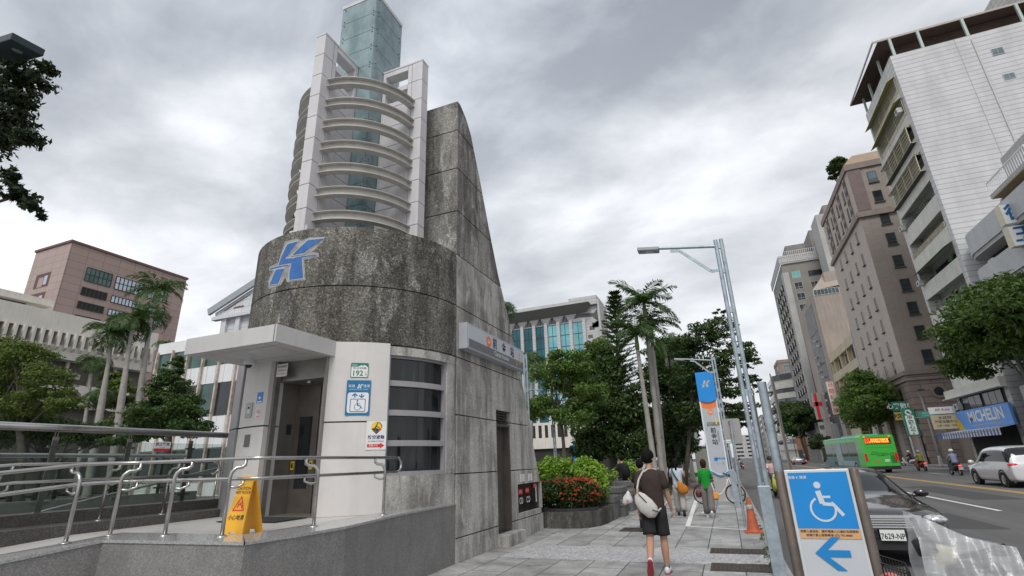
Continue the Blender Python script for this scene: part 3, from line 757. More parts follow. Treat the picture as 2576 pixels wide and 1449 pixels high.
# lift sign
o_, u = pframe(1795, 945); m_ = MB(DBLUE); dd = Dec(m_, o_, u, (0, 0, 1), .003)
LB = mat('lift sign blue', (.008, .16, .34), .45, 0, .04)
dd.rect(-.195, -.29, .195, .29, LB); dd.up().rect(-.17, -.25, .17, .085, PAPER, .04)
dd.text('高雄', -.115, .19, .055, WHITE); dd.text('捷運', .125, .19, .055, WHITE)
for pl in ([(-.03, .155), (.0, .155), (.015, .185), (-.015, .185)], [(-.015, .192), (.005, .192), (.02, .225), (.0, .225)], [(.015, .195), (.035, .195), (.075, .225), (.045, .225)], [(.0, .183), (.05, .188), (.05, .192), (.0, .189)], [(.02, .155), (.04, .155), (.035, .184), (.018, .184)]): dd.poly(pl, WHITE)
dd.text('KAOHSIUNG RAPID TRANSIT', 0, .135, .024, WHITE)
dd.up()
for sx, sgn in ((-.055, 1), (.055, -1)):
    dd.rect(sx - .01, .0, sx + .01, .065, LB); yy = .065 if sgn > 0 else .0
    dd.line([(sx - .04, yy - sgn * .035), (sx, yy)], .018, LB); dd.line([(sx + .04, yy - sgn * .035), (sx, yy)], .018, LB)
dd.rect(-.125, -.235, .125, -.02, LB, .02); dd.up().rect(-.113, -.223, .113, -.032, PAPER, .015); dd.up().wheelchair(.0, -.125, .17, LB)
m_.build('lift_sign', st)
# shelter sign
o_, u = pframe(1958, 1288); m_ = MB(PAPER); dd = Dec(m_, o_, u, (0, 0, 1), .003)
NAVY = mat('navy print', (.02, .02, .16), .5, 0, 0)
dd.rect(-.165, -.225, .165, .235, PAPER); dd.up().disc(0, .135, .088, YELLOW); dd.poly([(-.085, .105), (0, .02), (.085, .105), (.04, .1), (-.02, .13)], NAVY); dd.arc(0, .135, .082, -10, 70, .016, NAVY)
dd.up().line([(-.04, .1), (-.01, .15), (.005, .18)], .016, INK); dd.disc(.01, .2, .012, INK); dd.line([(-.01, .15), (.03, .13)], .012, INK); dd.line([(.02, .14), (.055, .105)], .018, RED); dd.poly([(.035, .09), (.07, .09), (.068, .125)], RED)
dd.text('防空避難', 0, -.03, .065, NAVY, 1.05, .012); dd.text('Air Defence Shelter', 0, -.09, .032, INK)
dd.rect(-.14, -.185, .07, -.135, RED); dd.poly([(.07, -.205), (.14, -.16), (.07, -.115)], RED); dd.up().text('避難方向', -.04, -.16, .038, WHITE)
m_.build('shelter_sign', st)
# ---- station name box on the wing
sb = thing('station_name_sign', 'long grey box sign with orange O4 disc and exit number on the concrete wing', 'station sign', (-4.6, 10.5, 4.1))
y0_, y1_, sz0, sz1 = 8.93, 12.12, 3.875, 4.415
SGN = mat('sign housing grey', (.40, .42, .46), .5, .1, .05); SG2 = mat('sign face grey', (.50, .53, .58), .55, 0, .04); SG3 = mat('sign band dark grey', (.17, .17, .18), .55, 0, .04)
MB(SGN).box((-4.716, y0_, sz0), (-4.515, y1_, sz1)).build('housing', sb, bevel=.006)
m_ = MB(SG2).box((-4.514, y0_ + .05, sz0 + .05), (-4.506, y1_ - .04, sz1 - .04))
dd = Dec(m_, (-4.506, (y0_ + y1_) / 2, (sz0 + sz1) / 2), (0, 1, 0), (0, 0, 1), .002)
L_ = (y1_ - y0_) / 2
dd.rect(-L_ + .05, -.22, L_ - .04, -.06, SG3); dd.up().disc(-.56, .06, .125, ORANGE); dd.up().text('O4', -.56, .06, .13, WHITE, .8, .015)
dd.text('前', -.23, .07, .27, INK, .9, .012); dd.text('金', .30, .07, .27, INK, .9, .012); dd.text('站', .82, .07, .27, INK, .9, .012)
dd.text('Cianjin Station', .16, -.14, .135, WHITE, 1.1, .008); dd.text('1', 1.32, -.01, .42, mat('faded yellow print', (.62, .50, .05), .5, 0, .05), .9, .012)
dd.text('出入口', 1.12, -.10, .06, YELLOW); dd.text('Exit', 1.12, -.17, .06, YELLOW)
m_.build('face', sb)
# ================================================================ GLASS SHAFT, FINS, RINGS
TX, TY, SH, FL, FW = -7.0, 8.34, .545, 1.68, .13
def m_shaft():
    m, nt, b = new_mat('frosted green glass')
    f = ramp_node(nt, noise(nt, coord(nt, (1.5, 1.5, .7)), 1.6, 6, .6), [(.35, 0.0), (.65, 1.0)])
    c = mixc(nt, f, (.11, .19, .205), (.27, .36, .385))
    nt.links.new(c, b.inputs['Base Color']); b.inputs['Roughness'].default_value = .22; b.inputs['Specular IOR Level'].default_value = .7
    return m
SHG = m_shaft()
PAN = mat('white fin panels', (.60, .59, .61), .42, 0, .06, 2.0, streak=.16)
sh = MB(SHG); j = .546; zt = 10.87; k_ = -9
zl = [zt + j * i for i in range(-10, 5)]
for a, b_ in zip(zl[:-1], zl[1:]):
    for (x0, y0, x1, y1) in ((TX - SH, TY - SH, TX + SH - .012, TY - SH + .02), (TX + SH - .02, TY - SH, TX + SH, TY + SH), (TX - SH, TY + SH - .02, TX + SH - .02, TY + SH), (TX - SH, TY - SH + .02, TX - SH + .02, TY + SH - .02)):
        sh.box((x0, y0, a + .006), (x1, y1, b_ - .006))
shaft = sh.build('glass_shaft', st)
MB(mat('shaft core', (.06, .13, .14), .7, 0, .2)).box((TX - SH + .05, TY - SH + .05, 5.8), (TX + SH - .05, TY + SH - .05, 13.0)).build('shaft_core', shaft)
c_ = MB(STEELD)
zt_top = zl[-1]
for a, b_ in ((( -SH - .01, -SH - .01), (SH + .01, -SH + .02)), ((SH - .02, -SH + .02), (SH + .01, SH + .01)), ((-SH - .01, SH - .02), (SH - .02, SH + .01)), ((-SH - .01, -SH + .02), (-SH + .02, SH - .02))):
    c_.set(PAN).box((TX + a[0], TY + a[1], zt_top - .004), (TX + b_[0], TY + b_[1], zt_top + .10))
c_.build('shaft_coping', shaft)
bl = MB(STEELD)
for a, b_ in zip(zl[:-1], zl[1:]):
    for z in (a + .07, b_ - .07):
        for q in (-SH + .09, SH - .09):
            bl.ball((TX + q, TY - SH - .008, z), .017, 8, 6); bl.ball((TX + SH + .008, TY + q, z), .017, 8, 6)
bl.build('glass_fixings', shaft)
zj = [5.9] + [zt - j * i for i in range(8, 0, -1)] + [10.87]
def fin(dx, dy, lab):
    """one of four panelled fins; runs out from the shaft along (dx, dy)"""
    m_ = MB(PAN); ax = Vector((dx, dy, 0)); sd = Vector((-dy, dx, 0)); c0 = Vector((TX, TY, 0)); up = Vector((0, 0, 1))
    def blk(r0, r1, za, zb, w=FW): m_.cbox(c0 + ax * ((r0 + r1) / 2) + up * ((za + zb) / 2), ((r1 - r0) / 2, w, (zb - za) / 2), (ax, sd, up))
    g = .007
    for i in range(len(zj) - 1):
        za, zb = zj[i] + g, zj[i + 1] - g
        blk(FL - .28, FL, za, zb)                        # outer post
        if i < len(zj) - 3: blk(SH + .012, FL - .292, za, zb, FW - .004)    # solid web
        else:
            blk(FL - .40, FL - .292, za, zb, FW - .004); blk(SH + .012, SH + .10, za, zb - .13, FW - .004); blk(SH + .012, FL - .41, zb - .13, zb, FW - .004)
            if i == len(zj) - 3: blk(SH + .10, FL - .41, za, za + .12, FW - .004)
    blk(SH + .012, FL + .006, zj[-1], zj[-1] + .05, FW + .006)
    f = m_.build('fin', st, bevel=.003)
    m_ = MB(DARKJ); m2 = m_
    def blk2(r0, r1, za, zb, w): m2.cbox(c0 + ax * ((r0 + r1) / 2) + up * ((za + zb) / 2), ((r1 - r0) / 2, w, (zb - za) / 2), (ax, sd, up))
    blk2(SH + .02, FL - .015, 5.9, zj[-3], FW - .018); blk2(FL - .39, FL - .015, zj[-3], zj[-1], FW - .018)
    m_.build('fin_joint', f)
for dx, dy in ((0, -1), (1, 0), (-1, 0), (0, 1)): fin(dx, dy, '')
# small plinths
m_ = MB(PAN)
m_.box((TX + FW, TY - FL + .02, 5.94), (TX + FW + .06, TY - FL + .12, 6.12)); m_.box((TX - FW - .12, TY - FL + .02, 5.94), (TX - FW, TY - FL + .1, 6.07)); build_each(m_, 'fin_plinth', st)
RING = mat('cream ring paint', (.50, .485, .455), .5, .05, .10, 5, streak=.2)
RR = 1.47
for q in range(4):
    for i in range(8):
        if q != 3 and i == 7: pass
        z = 9.75 - i * j
        if z < 5.9: continue
        a0 = -90 + q * 90; sgn = a0
        # quarter ring between neighbouring fins; centre bulges a little beyond the fin posts
        pts = []
        th0 = math.asin(FW / RR); t0 = T(q * 90) + th0 * .98; t1 = T(q * 90 + 90) - th0 * .98
        m_ = MB(RING); n = 20
        m_.arc((TX, TY), RR - .11, RR + .045, t0, t1, z - .012, z, n)
        m_.arc((TX, TY), RR - .11, RR + .045, t0, t1, z - .19, z - .178, n)
        m_.arc((TX, TY), RR - .045, RR - .035, t0 - .01, t1 + .01, z - .178, z - .012, n)
        for s_ in (0, 1):
            for b_ in (.04, .09):
                tt = t0 + b_ if s_ == 0 else t1 - b_
                m_.ball((TX + (RR - .03) * math.sin(tt), TY - (RR - .03) * math.cos(tt), z - .095), .014, 6, 4)
        m_.build('curved_ring', st)
# ================================================================ ACCESS RAMP
GR = m_granite('speckled grey granite', (.225, .218, .213), .62, 90, .28, .45)
GRP = m_granite('polished granite coping', (.36, .36, .36), .16, 90, .30, .15)
TER = m_granite('pale terrazzo floor', (.52, .50, .48), .35, 120, .12, .12)
GRD = m_granite('dark granite kerb', (.090, .082, .078), .5, 80, .5, .35)
rp = thing('access_ramp', 'granite access ramp and landing in front of the lift tower', 'access ramp', (-6.4, 6.2, 0))
edge = [(-4.74, 8.90, .988), (-4.66, 6.95, .985), (-4.40, 5.45, .985), (-4.45, 4.74, .985), (-4.56, 4.13, .985), (-6.57, 4.03, .985), (-6.70, 3.2, .90), (-6.72, 1.9, .78), (-6.72, -.5, .57), (-6.72, -3, .35)]
inner = [(-5.10, 8.90), (-5.14, 6.95), (-5.10, 5.45), (-5.10, 4.80), (-5.16, 4.64), (-7.14, 4.58), (-7.20, 3.2), (-7.20, 1.9), (-7.20, -.5), (-7.20, -3)]
m_ = MB(GR); cp = MB(GRP)
for i in range(len(edge) - 1):
    (xa, ya, za), (xb, yb, zb) = edge[i], edge[i + 1]
    m_.add([(xa, ya, -.1), (xb, yb, -.1), (xb, yb, zb - .031), (xa, ya, za - .031)], [(0, 1, 2, 3)])
    (ia, ja), (ib, jb) = inner[i], inner[i + 1]
    d = Vector((xb - xa, yb - ya, 0)).normalized(); nn = Vector((-d.y, d.x, 0)) * .012 * (1 if True else -1)
    o1 = Vector((xa, ya, za)); o2 = Vector((xb, yb, zb))
    vs = [o1 + nn, o2 + nn, Vector((ib, jb, zb)), Vector((ia, ja, za))]
    cp.add(vs + [v - Vector((0, 0, .03)) for v in vs], [(0, 3, 2, 1), (4, 5, 6, 7), (0, 1, 5, 4), (1, 2, 6, 5), (2, 3, 7, 6), (3, 0, 4, 7)])
m_.build('parapet_wall', rp); cp.build('coping', rp)
m_ = MB(DARKJ)
for (x, y) in ((-4.647, 6.5), (-4.646, 4.9)): pass
fl = MB(TER)
P_ = [(-4.9, 8.9, .951), (-4.9, 4.58, .944), (-7.14, 4.58, .944), (-8.1, 4.58, .944), (-8.1, 7.0, .951), (-7.0, 8.9, .951)]
fl.add(P_, [(0, 5, 4, 3, 2, 1)])
fl.add([(-7.14, 4.58, .944), (-7.16, 3.3, .86), (-8.1, 3.3, .86), (-8.1, 4.58, .944)], [(0, 3, 2, 1)]); fl.add([(-7.16, 3.3, .86), (-7.16, -3, .33), (-8.1, -3, .33), (-8.1, 3.3, .86)], [(0, 3, 2, 1)])
fl.build('ramp_floor', rp)
m_ = MB(GRD)
def sl(x0, x1, y0, y1, za0, za1, zt0, zt1):
    m_.add([(x0, y0, za0), (x1, y0, za0), (x1, y1, za1), (x0, y1, za1), (x0, y0, zt0), (x1, y0, zt0), (x1, y1, zt1), (x0, y1, zt1)], [(3, 2, 1, 0), (4, 5, 6, 7), (0, 1, 5, 4), (1, 2, 6, 5), (2, 3, 7, 6), (3, 0, 4, 7)])
sl(-8.62, -8.1, 3.6, 7.4, .3, .3, 1.07, 1.07); sl(-8.62, -8.1, -3, 3.6, .0, .0, .52, 1.07)
sl(-9.0, -8.621, 3.6, 7.6, .3, .3, 1.215, 1.215); sl(-9.0, -8.621, -3, 3.6, .0, .0, 1.0, 1.215)
m_.build('stone_kerb', rp)
# handrails
def handrail(name, label, pts_top, pts_low, posts, r=.0215, uend=None):
    t = thing(name, label, 'handrail', posts[0][:3])
    MB(STEEL).tube(pts_top, r, 10).build('top_rail', t, smooth='all')
    MB(STEEL).tube(pts_low, r, 10).build('lower_rail', t, smooth='all')
    for (x, y, z, rx, ry, rt, rl) in posts:
        d = Vector((rx - x, ry - y, 0)); up = Vector((0, 0, 1)); b = Vector((x, y, z))
        m_ = MB(STEEL); top = rt - .10
        pa = [b, Vector((x, y, top - .09)), Vector((x, y, top - .04)) + d * .10, Vector((x, y, top)) + d * .35, Vector((x, y, top + .005)) + d * .75, Vector((rx, ry, top + .03)), Vector((rx, ry, rt))]
        m_.tube(pa, .021, 10)
        zl_ = rl - .085
        m_.tube([Vector((x, y, zl_)), Vector((x, y, zl_ - .01)) + d * .5, Vector((rx, ry, zl_ + .02)), Vector((rx, ry, rl))], .014, 8)
        m_.lathe([(.0, .02), (.03, .018), (.055, .004), (.056, .0)], (x, y, z), 16)
        m_.build('post', t, smooth='all')
    return t
n_t = [(-4.95, 7.27, 1.79), (-4.95, 4.68, 1.79), (-4.98, 4.60, 1.79), (-5.08, 4.555, 1.79), (-6.80, 4.52, 1.80), (-7.0, 4.42, 1.80), (-7.1, 4.2, 1.80), (-7.12, 3.95, 1.79), (-7.1, 3.2, 1.716), (-7.1, 1.0, 1.52), (-7.1, -1.5, 1.30)]
n_l = [(-4.95, 7.27, 1.575), (-4.95, 4.68, 1.57)] + [(x, y, z - .22) for x, y, z in n_t[2:]]
arcp = [(-4.95, 7.27 + .12 * math.sin(T(a)), 1.6825 + .1075 * math.cos(T(a))) for a in range(15, 180, 15)]
hr = handrail('near_handrail', 'stainless double handrail along the outer edge of the ramp', n_t, n_l,
              [(-4.84, 6.80, .985, -4.95, 6.70, 1.79, 1.575), (-4.84, 5.38, .985, -4.95, 5.27, 1.79, 1.575), (-5.25, 4.44, .985, -5.17, 4.555, 1.79, 1.575), (-6.13, 4.42, .985, -6.03, 4.54, 1.80, 1.575), (-6.95, 4.33, .985, -6.87, 4.48, 1.80, 1.575), (-6.92, 3.86, .965, -7.12, 3.86, 1.79, 1.565), (-6.92, 2.7, .86, -7.1, 2.7, 1.675, 1.45)])
MB(STEEL).tube([n_t[0]] + arcp + [n_l[0]], .0215, 10).build('rail_end', hr, smooth='all')
f_t = [(-8.2, 6.55, 1.835), (-8.2, 3.85, 1.825), (-8.2, 3.3, 1.78), (-8.2, 0, 1.5), (-8.2, -2, 1.33)]
f_l = [(-8.2, 6.55, 1.635), (-8.2, 3.85, 1.61), (-8.2, 3.3, 1.565), (-8.2, 0, 1.28), (-8.2, -2, 1.1)]
arcp = [(-8.2, 6.55 + .13 * math.sin(T(a)), 1.735 + .10 * math.cos(T(a))) for a in range(15, 180, 15)]
hr = handrail('far_handrail', 'stainless double handrail on the dark kerb across the ramp', f_t, f_l, [(-8.33, 5.9, 1.07, -8.2, 5.95, 1.835, 1.635), (-8.33, 5.0, 1.07, -8.2, 5.05, 1.83, 1.625), (-8.33, 3.75, 1.07, -8.2, 3.8, 1.82, 1.6)])
MB(STEEL).tube([f_t[0]] + arcp + [f_l[0]], .0215, 10).build('rail_end', hr, smooth='all')
# glass balustrades
def m_clear(name, tint=(.75, .85, .82), a=.35):
    m, nt, b = new_mat(name)
    tr_ = nt.nodes.new('ShaderNodeBsdfTransparent'); tr_.inputs[0].default_value = (*tint, 1)
    gl = nt.nodes.new('ShaderNodeBsdfGlossy'); gl.inputs['Roughness'].default_value = .03
    lw = nt.nodes.new('ShaderNodeLayerWeight'); lw.inputs[0].default_value = a
    mx = nt.nodes.new('ShaderNodeMixShader'); nt.links.new(lw.outputs['Fresnel'], mx.inputs[0]); nt.links.new(tr_.outputs[0], mx.inputs[1]); nt.links.new(gl.outputs[0], mx.inputs[2])
    nt.links.new(mx.outputs[0], nt.nodes['Material Output'].inputs[0]); return m
CLR = m_clear('balustrade glass', (.80, .85, .83), .22)
def balustrade(label, X, ys, zk, zg, zr, yr0, yr1, rr):
    t = thing('glass_balustrade', label, 'glass balustrade', (X, ys[0], zk), 'stairwell balustrades')
    MB(STEEL).tube([(X, yr0, zr), (X, yr1, zr)], rr, 20).build('top_rail', t, smooth='all')
    for y in ys:
        m_ = MB(STEELD); m_.box((X - .012, y - .035, zk), (X + .012, y + .035, zg + .05)); m_.box((X - .02, y - .11, zk + .10), (X + .02, y + .11, zk + .135)); m_.box((X - .02, y - .08, zg - .1), (X + .02, y + .08, zg - .07))
        m_.box((X - .01, y - .02, zg + .05), (X - .004, y - .012, zr - .02)); m_.box((X - .01, y + .012, zg + .05), (X - .004, y + .02, zr - .02)); m_.build('post', t)
    MB(CLR).box((X + .028, yr1 + .02, zk + .02), (X + .036, yr0 - .03, zg)).build('glass_pane', t)
    return t
b1 = balustrade('nearer glass balustrade with thick steel rail behind the ramp', -8.8, (6.53, 5.49, 4.48, 3.4), 1.215, 2.16, 2.33, 7.24, 1.5, .052)
m_ = MB(PAPER); dd = Dec(m_, (-8.755, onX(*zz(0, 1400, 900, 1716, 1160, 522), -8.755)[1], onX(*zz(0, 1400, 900, 1716, 1160, 522), -8.755)[2]), (0, 1, 0), (0, 0, 1))
dd.rect(-.14, -.075, .14, .075, PAPER); dd.up().rect(-.14, -.075, .14, -.035, RED); dd.text('禁止攀爬', 0, .03, .055, INK, 1.1, .012); dd.text('No climbing', 0, -.018, .02, INK); m_.build('warning_sticker', b1)
b2 = balustrade('farther glass balustrade with steel rail across the stairwell', -12.0, (8.3, 7.3, 6.3, 5.3, 4.3), 1.28, 1.98, 2.08, 8.9, 1.5, .04)
m_ = MB(mat('stairwell concrete', (.20, .20, .185), .8, 0, .15, 2)).box((-12.2, -2, .2), (-11.9, 9.2, 1.28)); m_.box((-12.2, 9.2, .2), (-8.9, 9.4, 1.15)); 
sw = m_.build('stairwell_wall'); tag(sw, 'low concrete wall round the stairwell behind the balustrades', 'low wall')
t = thing('stair_handrail', 'sloping steel stair handrail going down into the stairwell', 'handrail', (-10.5, 6, 1))
MB(STEEL).tube([(-9.6, 7.8, 1.75), (-9.9, 5.2, 1.2), (-10.2, 3.0, .7)], .022, 8).build('rail', t, smooth='all')
MB(STEEL).tube([(-9.6, 7.8, 1.75), (-9.6, 7.8, .5)], .02, 8).build('post', t, smooth='all')
# wet floor sign
ws = thing('wet_floor_sign', 'yellow folding wet floor caution sign standing on the ramp landing', 'caution sign', (-5.95, 5.1, .95))
YP = mat('yellow plastic', (.80, .42, .03), .4, 0, .05)
def ybrd(y0, y1, xw0=.165, xw1=.105):
    pts = [(-xw0, 0), (-.05, 0), (-.04, .05), (.04, .05), (.05, 0), (xw0, 0), (xw1, .60), (-xw1, .60)]
    return pts
fx, fy = -5.40, 4.83
for s_, nm in ((-1, 'front_board'), (1, 'back_board')):
    m_ = MB(YP); pts = ybrd(0, 0); vs = []
    for k2 in (0, 1):
        for x, z in pts:
            vs.append((fx + x, fy + s_ * (.15 - .22 * z * .95) + k2 * .012, .947 + z))
    n = len(pts); m_.add(vs, [tuple(range(n)), tuple(range(n, 2 * n))[::-1]] + [(i, n + i, n + (i + 1) % n, (i + 1) % n) for i in range(n)])
    if s_ < 0:
        dd = Dec(m_, (fx, fy - .15 + .0, .947), (1, 0, 0), (0, .207, .978), .003)
        dd.text('CAUTION', 0, .52, .048, INK, 1, .01); dd.text('WET FLOOR', 0, .475, .048, INK, .9, .01)
        dd.line([(-.085, .28), (0, .43), (.085, .28), (-.085, .28)], .014, RED); dd.line([(-.03, .31), (.0, .35), (.03, .37)], .014, RED); dd.line([(.0, .35), (.04, .33), (.05, .30)], .012, RED); dd.disc(-.03, .375, .012, RED); dd.line([(-.03, .35), (.02, .345)], .01, RED)
        dd.text('小心地滑', 0, .20, .062, INK, 1, .008)
    m_.build(nm, ws)
MB(YP).box((fx - .105, fy - .03, 1.53), (fx + .105, fy + .03, 1.60)).build('handle', ws, bevel=.012)
# ================================================================ BUILDINGS ON THE FAR SIDE OF THE STREET
XF = 22.5
WTY = m_tile('white wall tiles side', (.54, .54, .56), (.30, .30, .32), 400, .52, 'Y', .035, .03, .30, 0)
WTX = m_tile('white wall tiles front', (.55, .56, .53), (.30, .30, .29), .8, .62, 'X', .035, .05, .30, 0)
WTS = m_tile('small grey white tiles', (.50, .51, .52), (.36, .36, .37), .3, .16, 'X', .02, .05, .25, .5)
STUC = mat('stained pale stucco', (.60, .59, .54), .85, 0, .12, .8, streak=.35)
BRTX = m_tile('brown tile front lit', (.42, .355, .305), (.34, .285, .245), .5, .25, 'X', .006, .05, .20, .0, .6)  # hotel tile lightened: brighter light on the street face is put into the colour
BRTY = m_tile('brown tile side shaded', (.275, .235, .205), (.20, .165, .145), .5, .25, 'Y', .008, .06, .20, .0, .6)  # same hotel tile darkened: shade on the side wall is put into the colour
BRST = m_tile('rusticated brown stone', (.25, .20, .175), (.05, .04, .04), 2.4, .78, 'Y', .03, .1, .3, .5, .7)
BRSX = m_tile('rusticated brown stone front', (.26, .21, .18), (.05, .04, .04), 2.4, .78, 'X', .03, .1, .3, .5, .7)
BRT = mat('brown cornice stone', (.235, .185, .165), .7, 0, .15, 1.2, streak=.3)
BRL = mat('copper brown roof', (.32, .235, .165), .6, .2, .1, 1)
BEIG = mat('weathered beige render', (.36, .31, .275), .9, 0, .12, .25, streak=.5)
GREYR = mat('weathered grey render', (.25, .24, .225), .9, 0, .14, .3, streak=.5)
GREYL = mat('pale grey render', (.42, .42, .41), .9, 0, .10, .3, streak=.35)
CREAM = mat('cream render', (.50, .44, .31), .85, 0, .12, .5, streak=.4)
SILL = mat('dark sill', (.06, .05, .048), .7, 0, .2)
GLB = mat('sky reflecting glass', (.10, .15, .17), .06, .2, .5, .25, spec=.8)
GLT = mat('teal reflecting glass', (.035, .16, .19), .05, .5, .55, .12, spec=.8)
GLG = mat('green grey glass', (.055, .115, .105), .07, .3, .6, .35, spec=.8)
RAILC = mat('cream window bars', (.55, .50, .36), .6, 0, .1)
AWG = mat('faded green awning', (.16, .22, .12), .7, 0, .2, 3)
AWY = mat('faded yellow awning', (.36, .34, .13), .7, 0, .2, 3)
ACW = mat('air conditioner white', (.52, .52, .50), .5, 0, .12, 6)
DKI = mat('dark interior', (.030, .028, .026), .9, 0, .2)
def winX(parent, x, y0, y1, z0_, z1_, g=None, n=2, fr=None, nm='window', dep=.05, sill=None):
    """window in a wall facing -X: frame proud of the wall, pane inside it"""
    fr = fr or DARKM; m_ = MB(fr); t = .05
    m_.box((x - dep, y0, z0_), (x, y0 + t, z1_)); m_.box((x - dep, y1 - t, z0_), (x, y1, z1_)); m_.box((x - dep, y0 + t, z1_ - t), (x, y1 - t, z1_)); m_.box((x - dep, y0 + t, z0_), (x, y1 - t, z0_ + t))
    for i in range(1, n): y = y0 + (y1 - y0) * i / n; m_.box((x - dep + .005, y - .02, z0_ + t), (x, y + .02, z1_ - t))
    if sill: m_.set(sill).box((x - dep - .10, y0 - .08, z0_ - .10), (x, y1 + .08, z0_ - .002))
    m_.set(g or GLASSD).box((x - dep + .02, y0 + t, z0_ + t), (x - .001, y1 - t, z1_ - t)); return m_.build(nm, parent)
def winY(parent, y, x0, x1, z0_, z1_, g=None, n=2, fr=None, nm='window', dep=.05, sill=None, low=True):
    fr = fr or DARKM; m_ = MB(fr); t = .06
    m_.box((x0, y - dep, z0_), (x0 + t, y, z1_)); m_.box((x1 - t, y - dep, z0_), (x1, y, z1_)); m_.box((x0 + t, y - dep, z1_ - t), (x1 - t, y, z1_)); m_.box((x0 + t, y - dep, z0_), (x1 - t, y, z0_ + t))
    for i in range(1, n): x = x0 + (x1 - x0) * i / n; m_.box((x - .02, y - dep + .005, z0_ + t), (x + .02, y, z1_ - t))
    if low: z = z0_ + (z1_ - z0_) * .3; m_.box((x0 + t, y - dep + .004, z - .03), (x1 - t, y, z + .03))
    if sill: m_.set(sill).box((x0 - .08, y - dep - .12, z0_ - .12), (x1 + .12, y, z0_ - .002))
    m_.set(g or GLASSD).box((x0 + t, y - dep + .02, z0_ + t), (x1 - t, y - .001, z1_ - t)); return m_.build(nm, parent)
def acunit(parent, x, y, z, s=.55, top=False):
    m_ = MB(ACW).box((x - s * .6, y, z), (x, y + s, z + s * .72)); m_.set(DARKM).lathe([(0, 0), (s * .28, 0), (s * .28, -.01), (0, -.012)], (x - s * .6 - .002, y + s / 2, z + s * .36), 14, ax='X')
    return m_.build('air_conditioner', parent)
# ---- white tiled tower block
W = thing('white_apartment_tower', 'tall white tiled apartment tower with recessed balconies and brown rooftop canopy', 'apartment building', (28, 60, 0))
y0, y1, HT = 54.6, 65.1, 41.1
MB(WTY).box((XF + .01, y0 - .0, 0), (44, y0 + .3, HT)).build('side_wall', W)
m_ = MB(WTX); m_.box((XF + 1.25, y0 + .3, 0), (44, y1, HT)); m_.build('core', W)
m_ = MB(WTX)
m_.box((XF, y0 + .302, 0), (XF + 1.2, y0 + .75, HT)); m_.box((XF, y1 - .5, 0), (XF + 1.2, y1, HT)); m_.box((XF, y0 + .75, 39.0), (XF + 1.2, y1 - .5, HT)); build_each(m_, 'front_pier', W)
tops = [38.99, 36.34, 33.02, 29.75, 26.49, 23.18, 19.95, 16.8, 13.6, 10.4]
for i, zt_ in enumerate(tops):
    zb = tops[i + 1] if i < len(tops) - 1 else 7.3
    op = zt_ - 1.62 if i > 0 else zt_ - 1.45
    m_ = MB(STUC); m_.box((XF - .0, y0 + .752, zb + .0), (XF + .16, y1 - .502, op)); m_.box((XF + .16, y0 + .752, op - 1.1), (XF + 1.24, y1 - .502, op - .95)); m_.build('balcony_parapet', W)
    for (a, b_) in ((.12, .44), (.52, .90)):
        ya, yb = y0 + .75 + (y1 - y0 - 1.25) * a, y0 + .75 + (y1 - y0 - 1.25) * b_
        winX(W, XF + 1.245, ya, yb, op - .9, zt_ - .25, GLASSD, 4, dep=.04, fr=LGREY if i % 2 else DARKM)
    if i in (0, 1, 2, 3, 5):       # safety grilles
        pr = .45 if i in (2, 3) else .05; m_ = MB(RAILC); ya, yb = y0 + .8, y1 - .55; z_a, z_b = (op - .5, zt_ - .25) if i < 4 else (op, op + .45)
        if i == 5: m_.cur = 0
        n = 30 if i != 1 else 22
        for k_ in range(n + 1): y = ya + (yb - ya) * k_ / n; m_.box((XF - pr - .012, y - .012, z_a), (XF - pr + .012, y + .012, z_b))
        for z in [z_a, z_b] + [z_a + (z_b - z_a) * q / 5 for q in range(1, 5)]: m_.box((XF - pr - .014, ya, z - .015), (XF - pr + .014, yb, z + .015))
        for k_ in range(0, n + 1, 7): y = ya + (yb - ya) * k_ / n; m_.box((XF - pr - .03, y - .03, z_a), (XF - pr + .03, y + .03, z_b))
        if pr > .1: 
            for y in (ya, yb):
                for z in (z_a, z_b): m_.box((XF - pr, y - .015, z - .02), (XF, y + .015, z + .02))
            m_.set(DARKM).box((XF - pr - .05, ya, z_b + .02), (XF + .3, yb, z_b + .07)); m_.box((XF - pr, ya, z_a - .06), (XF, yb, z_a - .02))
        m_.build('window_grille', W)
    if i in (0, 1, 6):
        m_ = MB(AWY if i < 2 else AWG)
        ya, yb = (y0 + .7, y1 - .3)
        for k_ in range(14):
            a = ya + (yb - ya) * k_ / 14; b_ = a + (yb - ya) / 14 - .03
            m_.add([(XF + .0, a, zt_ + .0), (XF + .0, b_, zt_ + .0), (XF - .75, b_, zt_ - .45), (XF - .75, a, zt_ - .45), (XF + .0, a, zt_ - .03), (XF + .0, b_, zt_ - .03), (XF - .75, b_, zt_ - .48), (XF - .75, a, zt_ - .48)], [(0, 1, 2, 3), (7, 6, 5, 4), (0, 3, 7, 4), (1, 5, 6, 2), (2, 6, 7, 3)])
        m_.build('awning', W)
    if i in (1, 4, 6): acunit(W, XF - .1, y0 + 1.0 if i == 1 else y1 - 1.4, op + .1 if i == 1 else op + .0, .75)
    if i in (4, 5):
        m_ = MB(DARKM)
        for k_ in range(22): y = y0 + 1 + k_ * .42; m_.box((XF + .02, y - .012, op), (XF + .05, y + .012, op + .5))
        m_.box((XF + .01, y0 + .8, op + .48), (XF + .06, y1 - .6, op + .53)); m_.build('balcony_railing', W)
for (x0, x1, z0_, z1_) in ((30.35, 31.3, 38.02, 38.8), (30.4, 31.3, 35.05, 35.68), (33.5, 34.4, 38.0, 38.8)): winY(W, y0 - .001, x0, x1, z0_, z1_, GLB, 2, GREY, low=False)
m_ = MB(ACW); m_.tube([(29.3, y0 - .06, 12), (29.3, y0 - .06, 40.5)], .07, 6); m_.build('drain_pipe', W)
rng = random.Random(9)
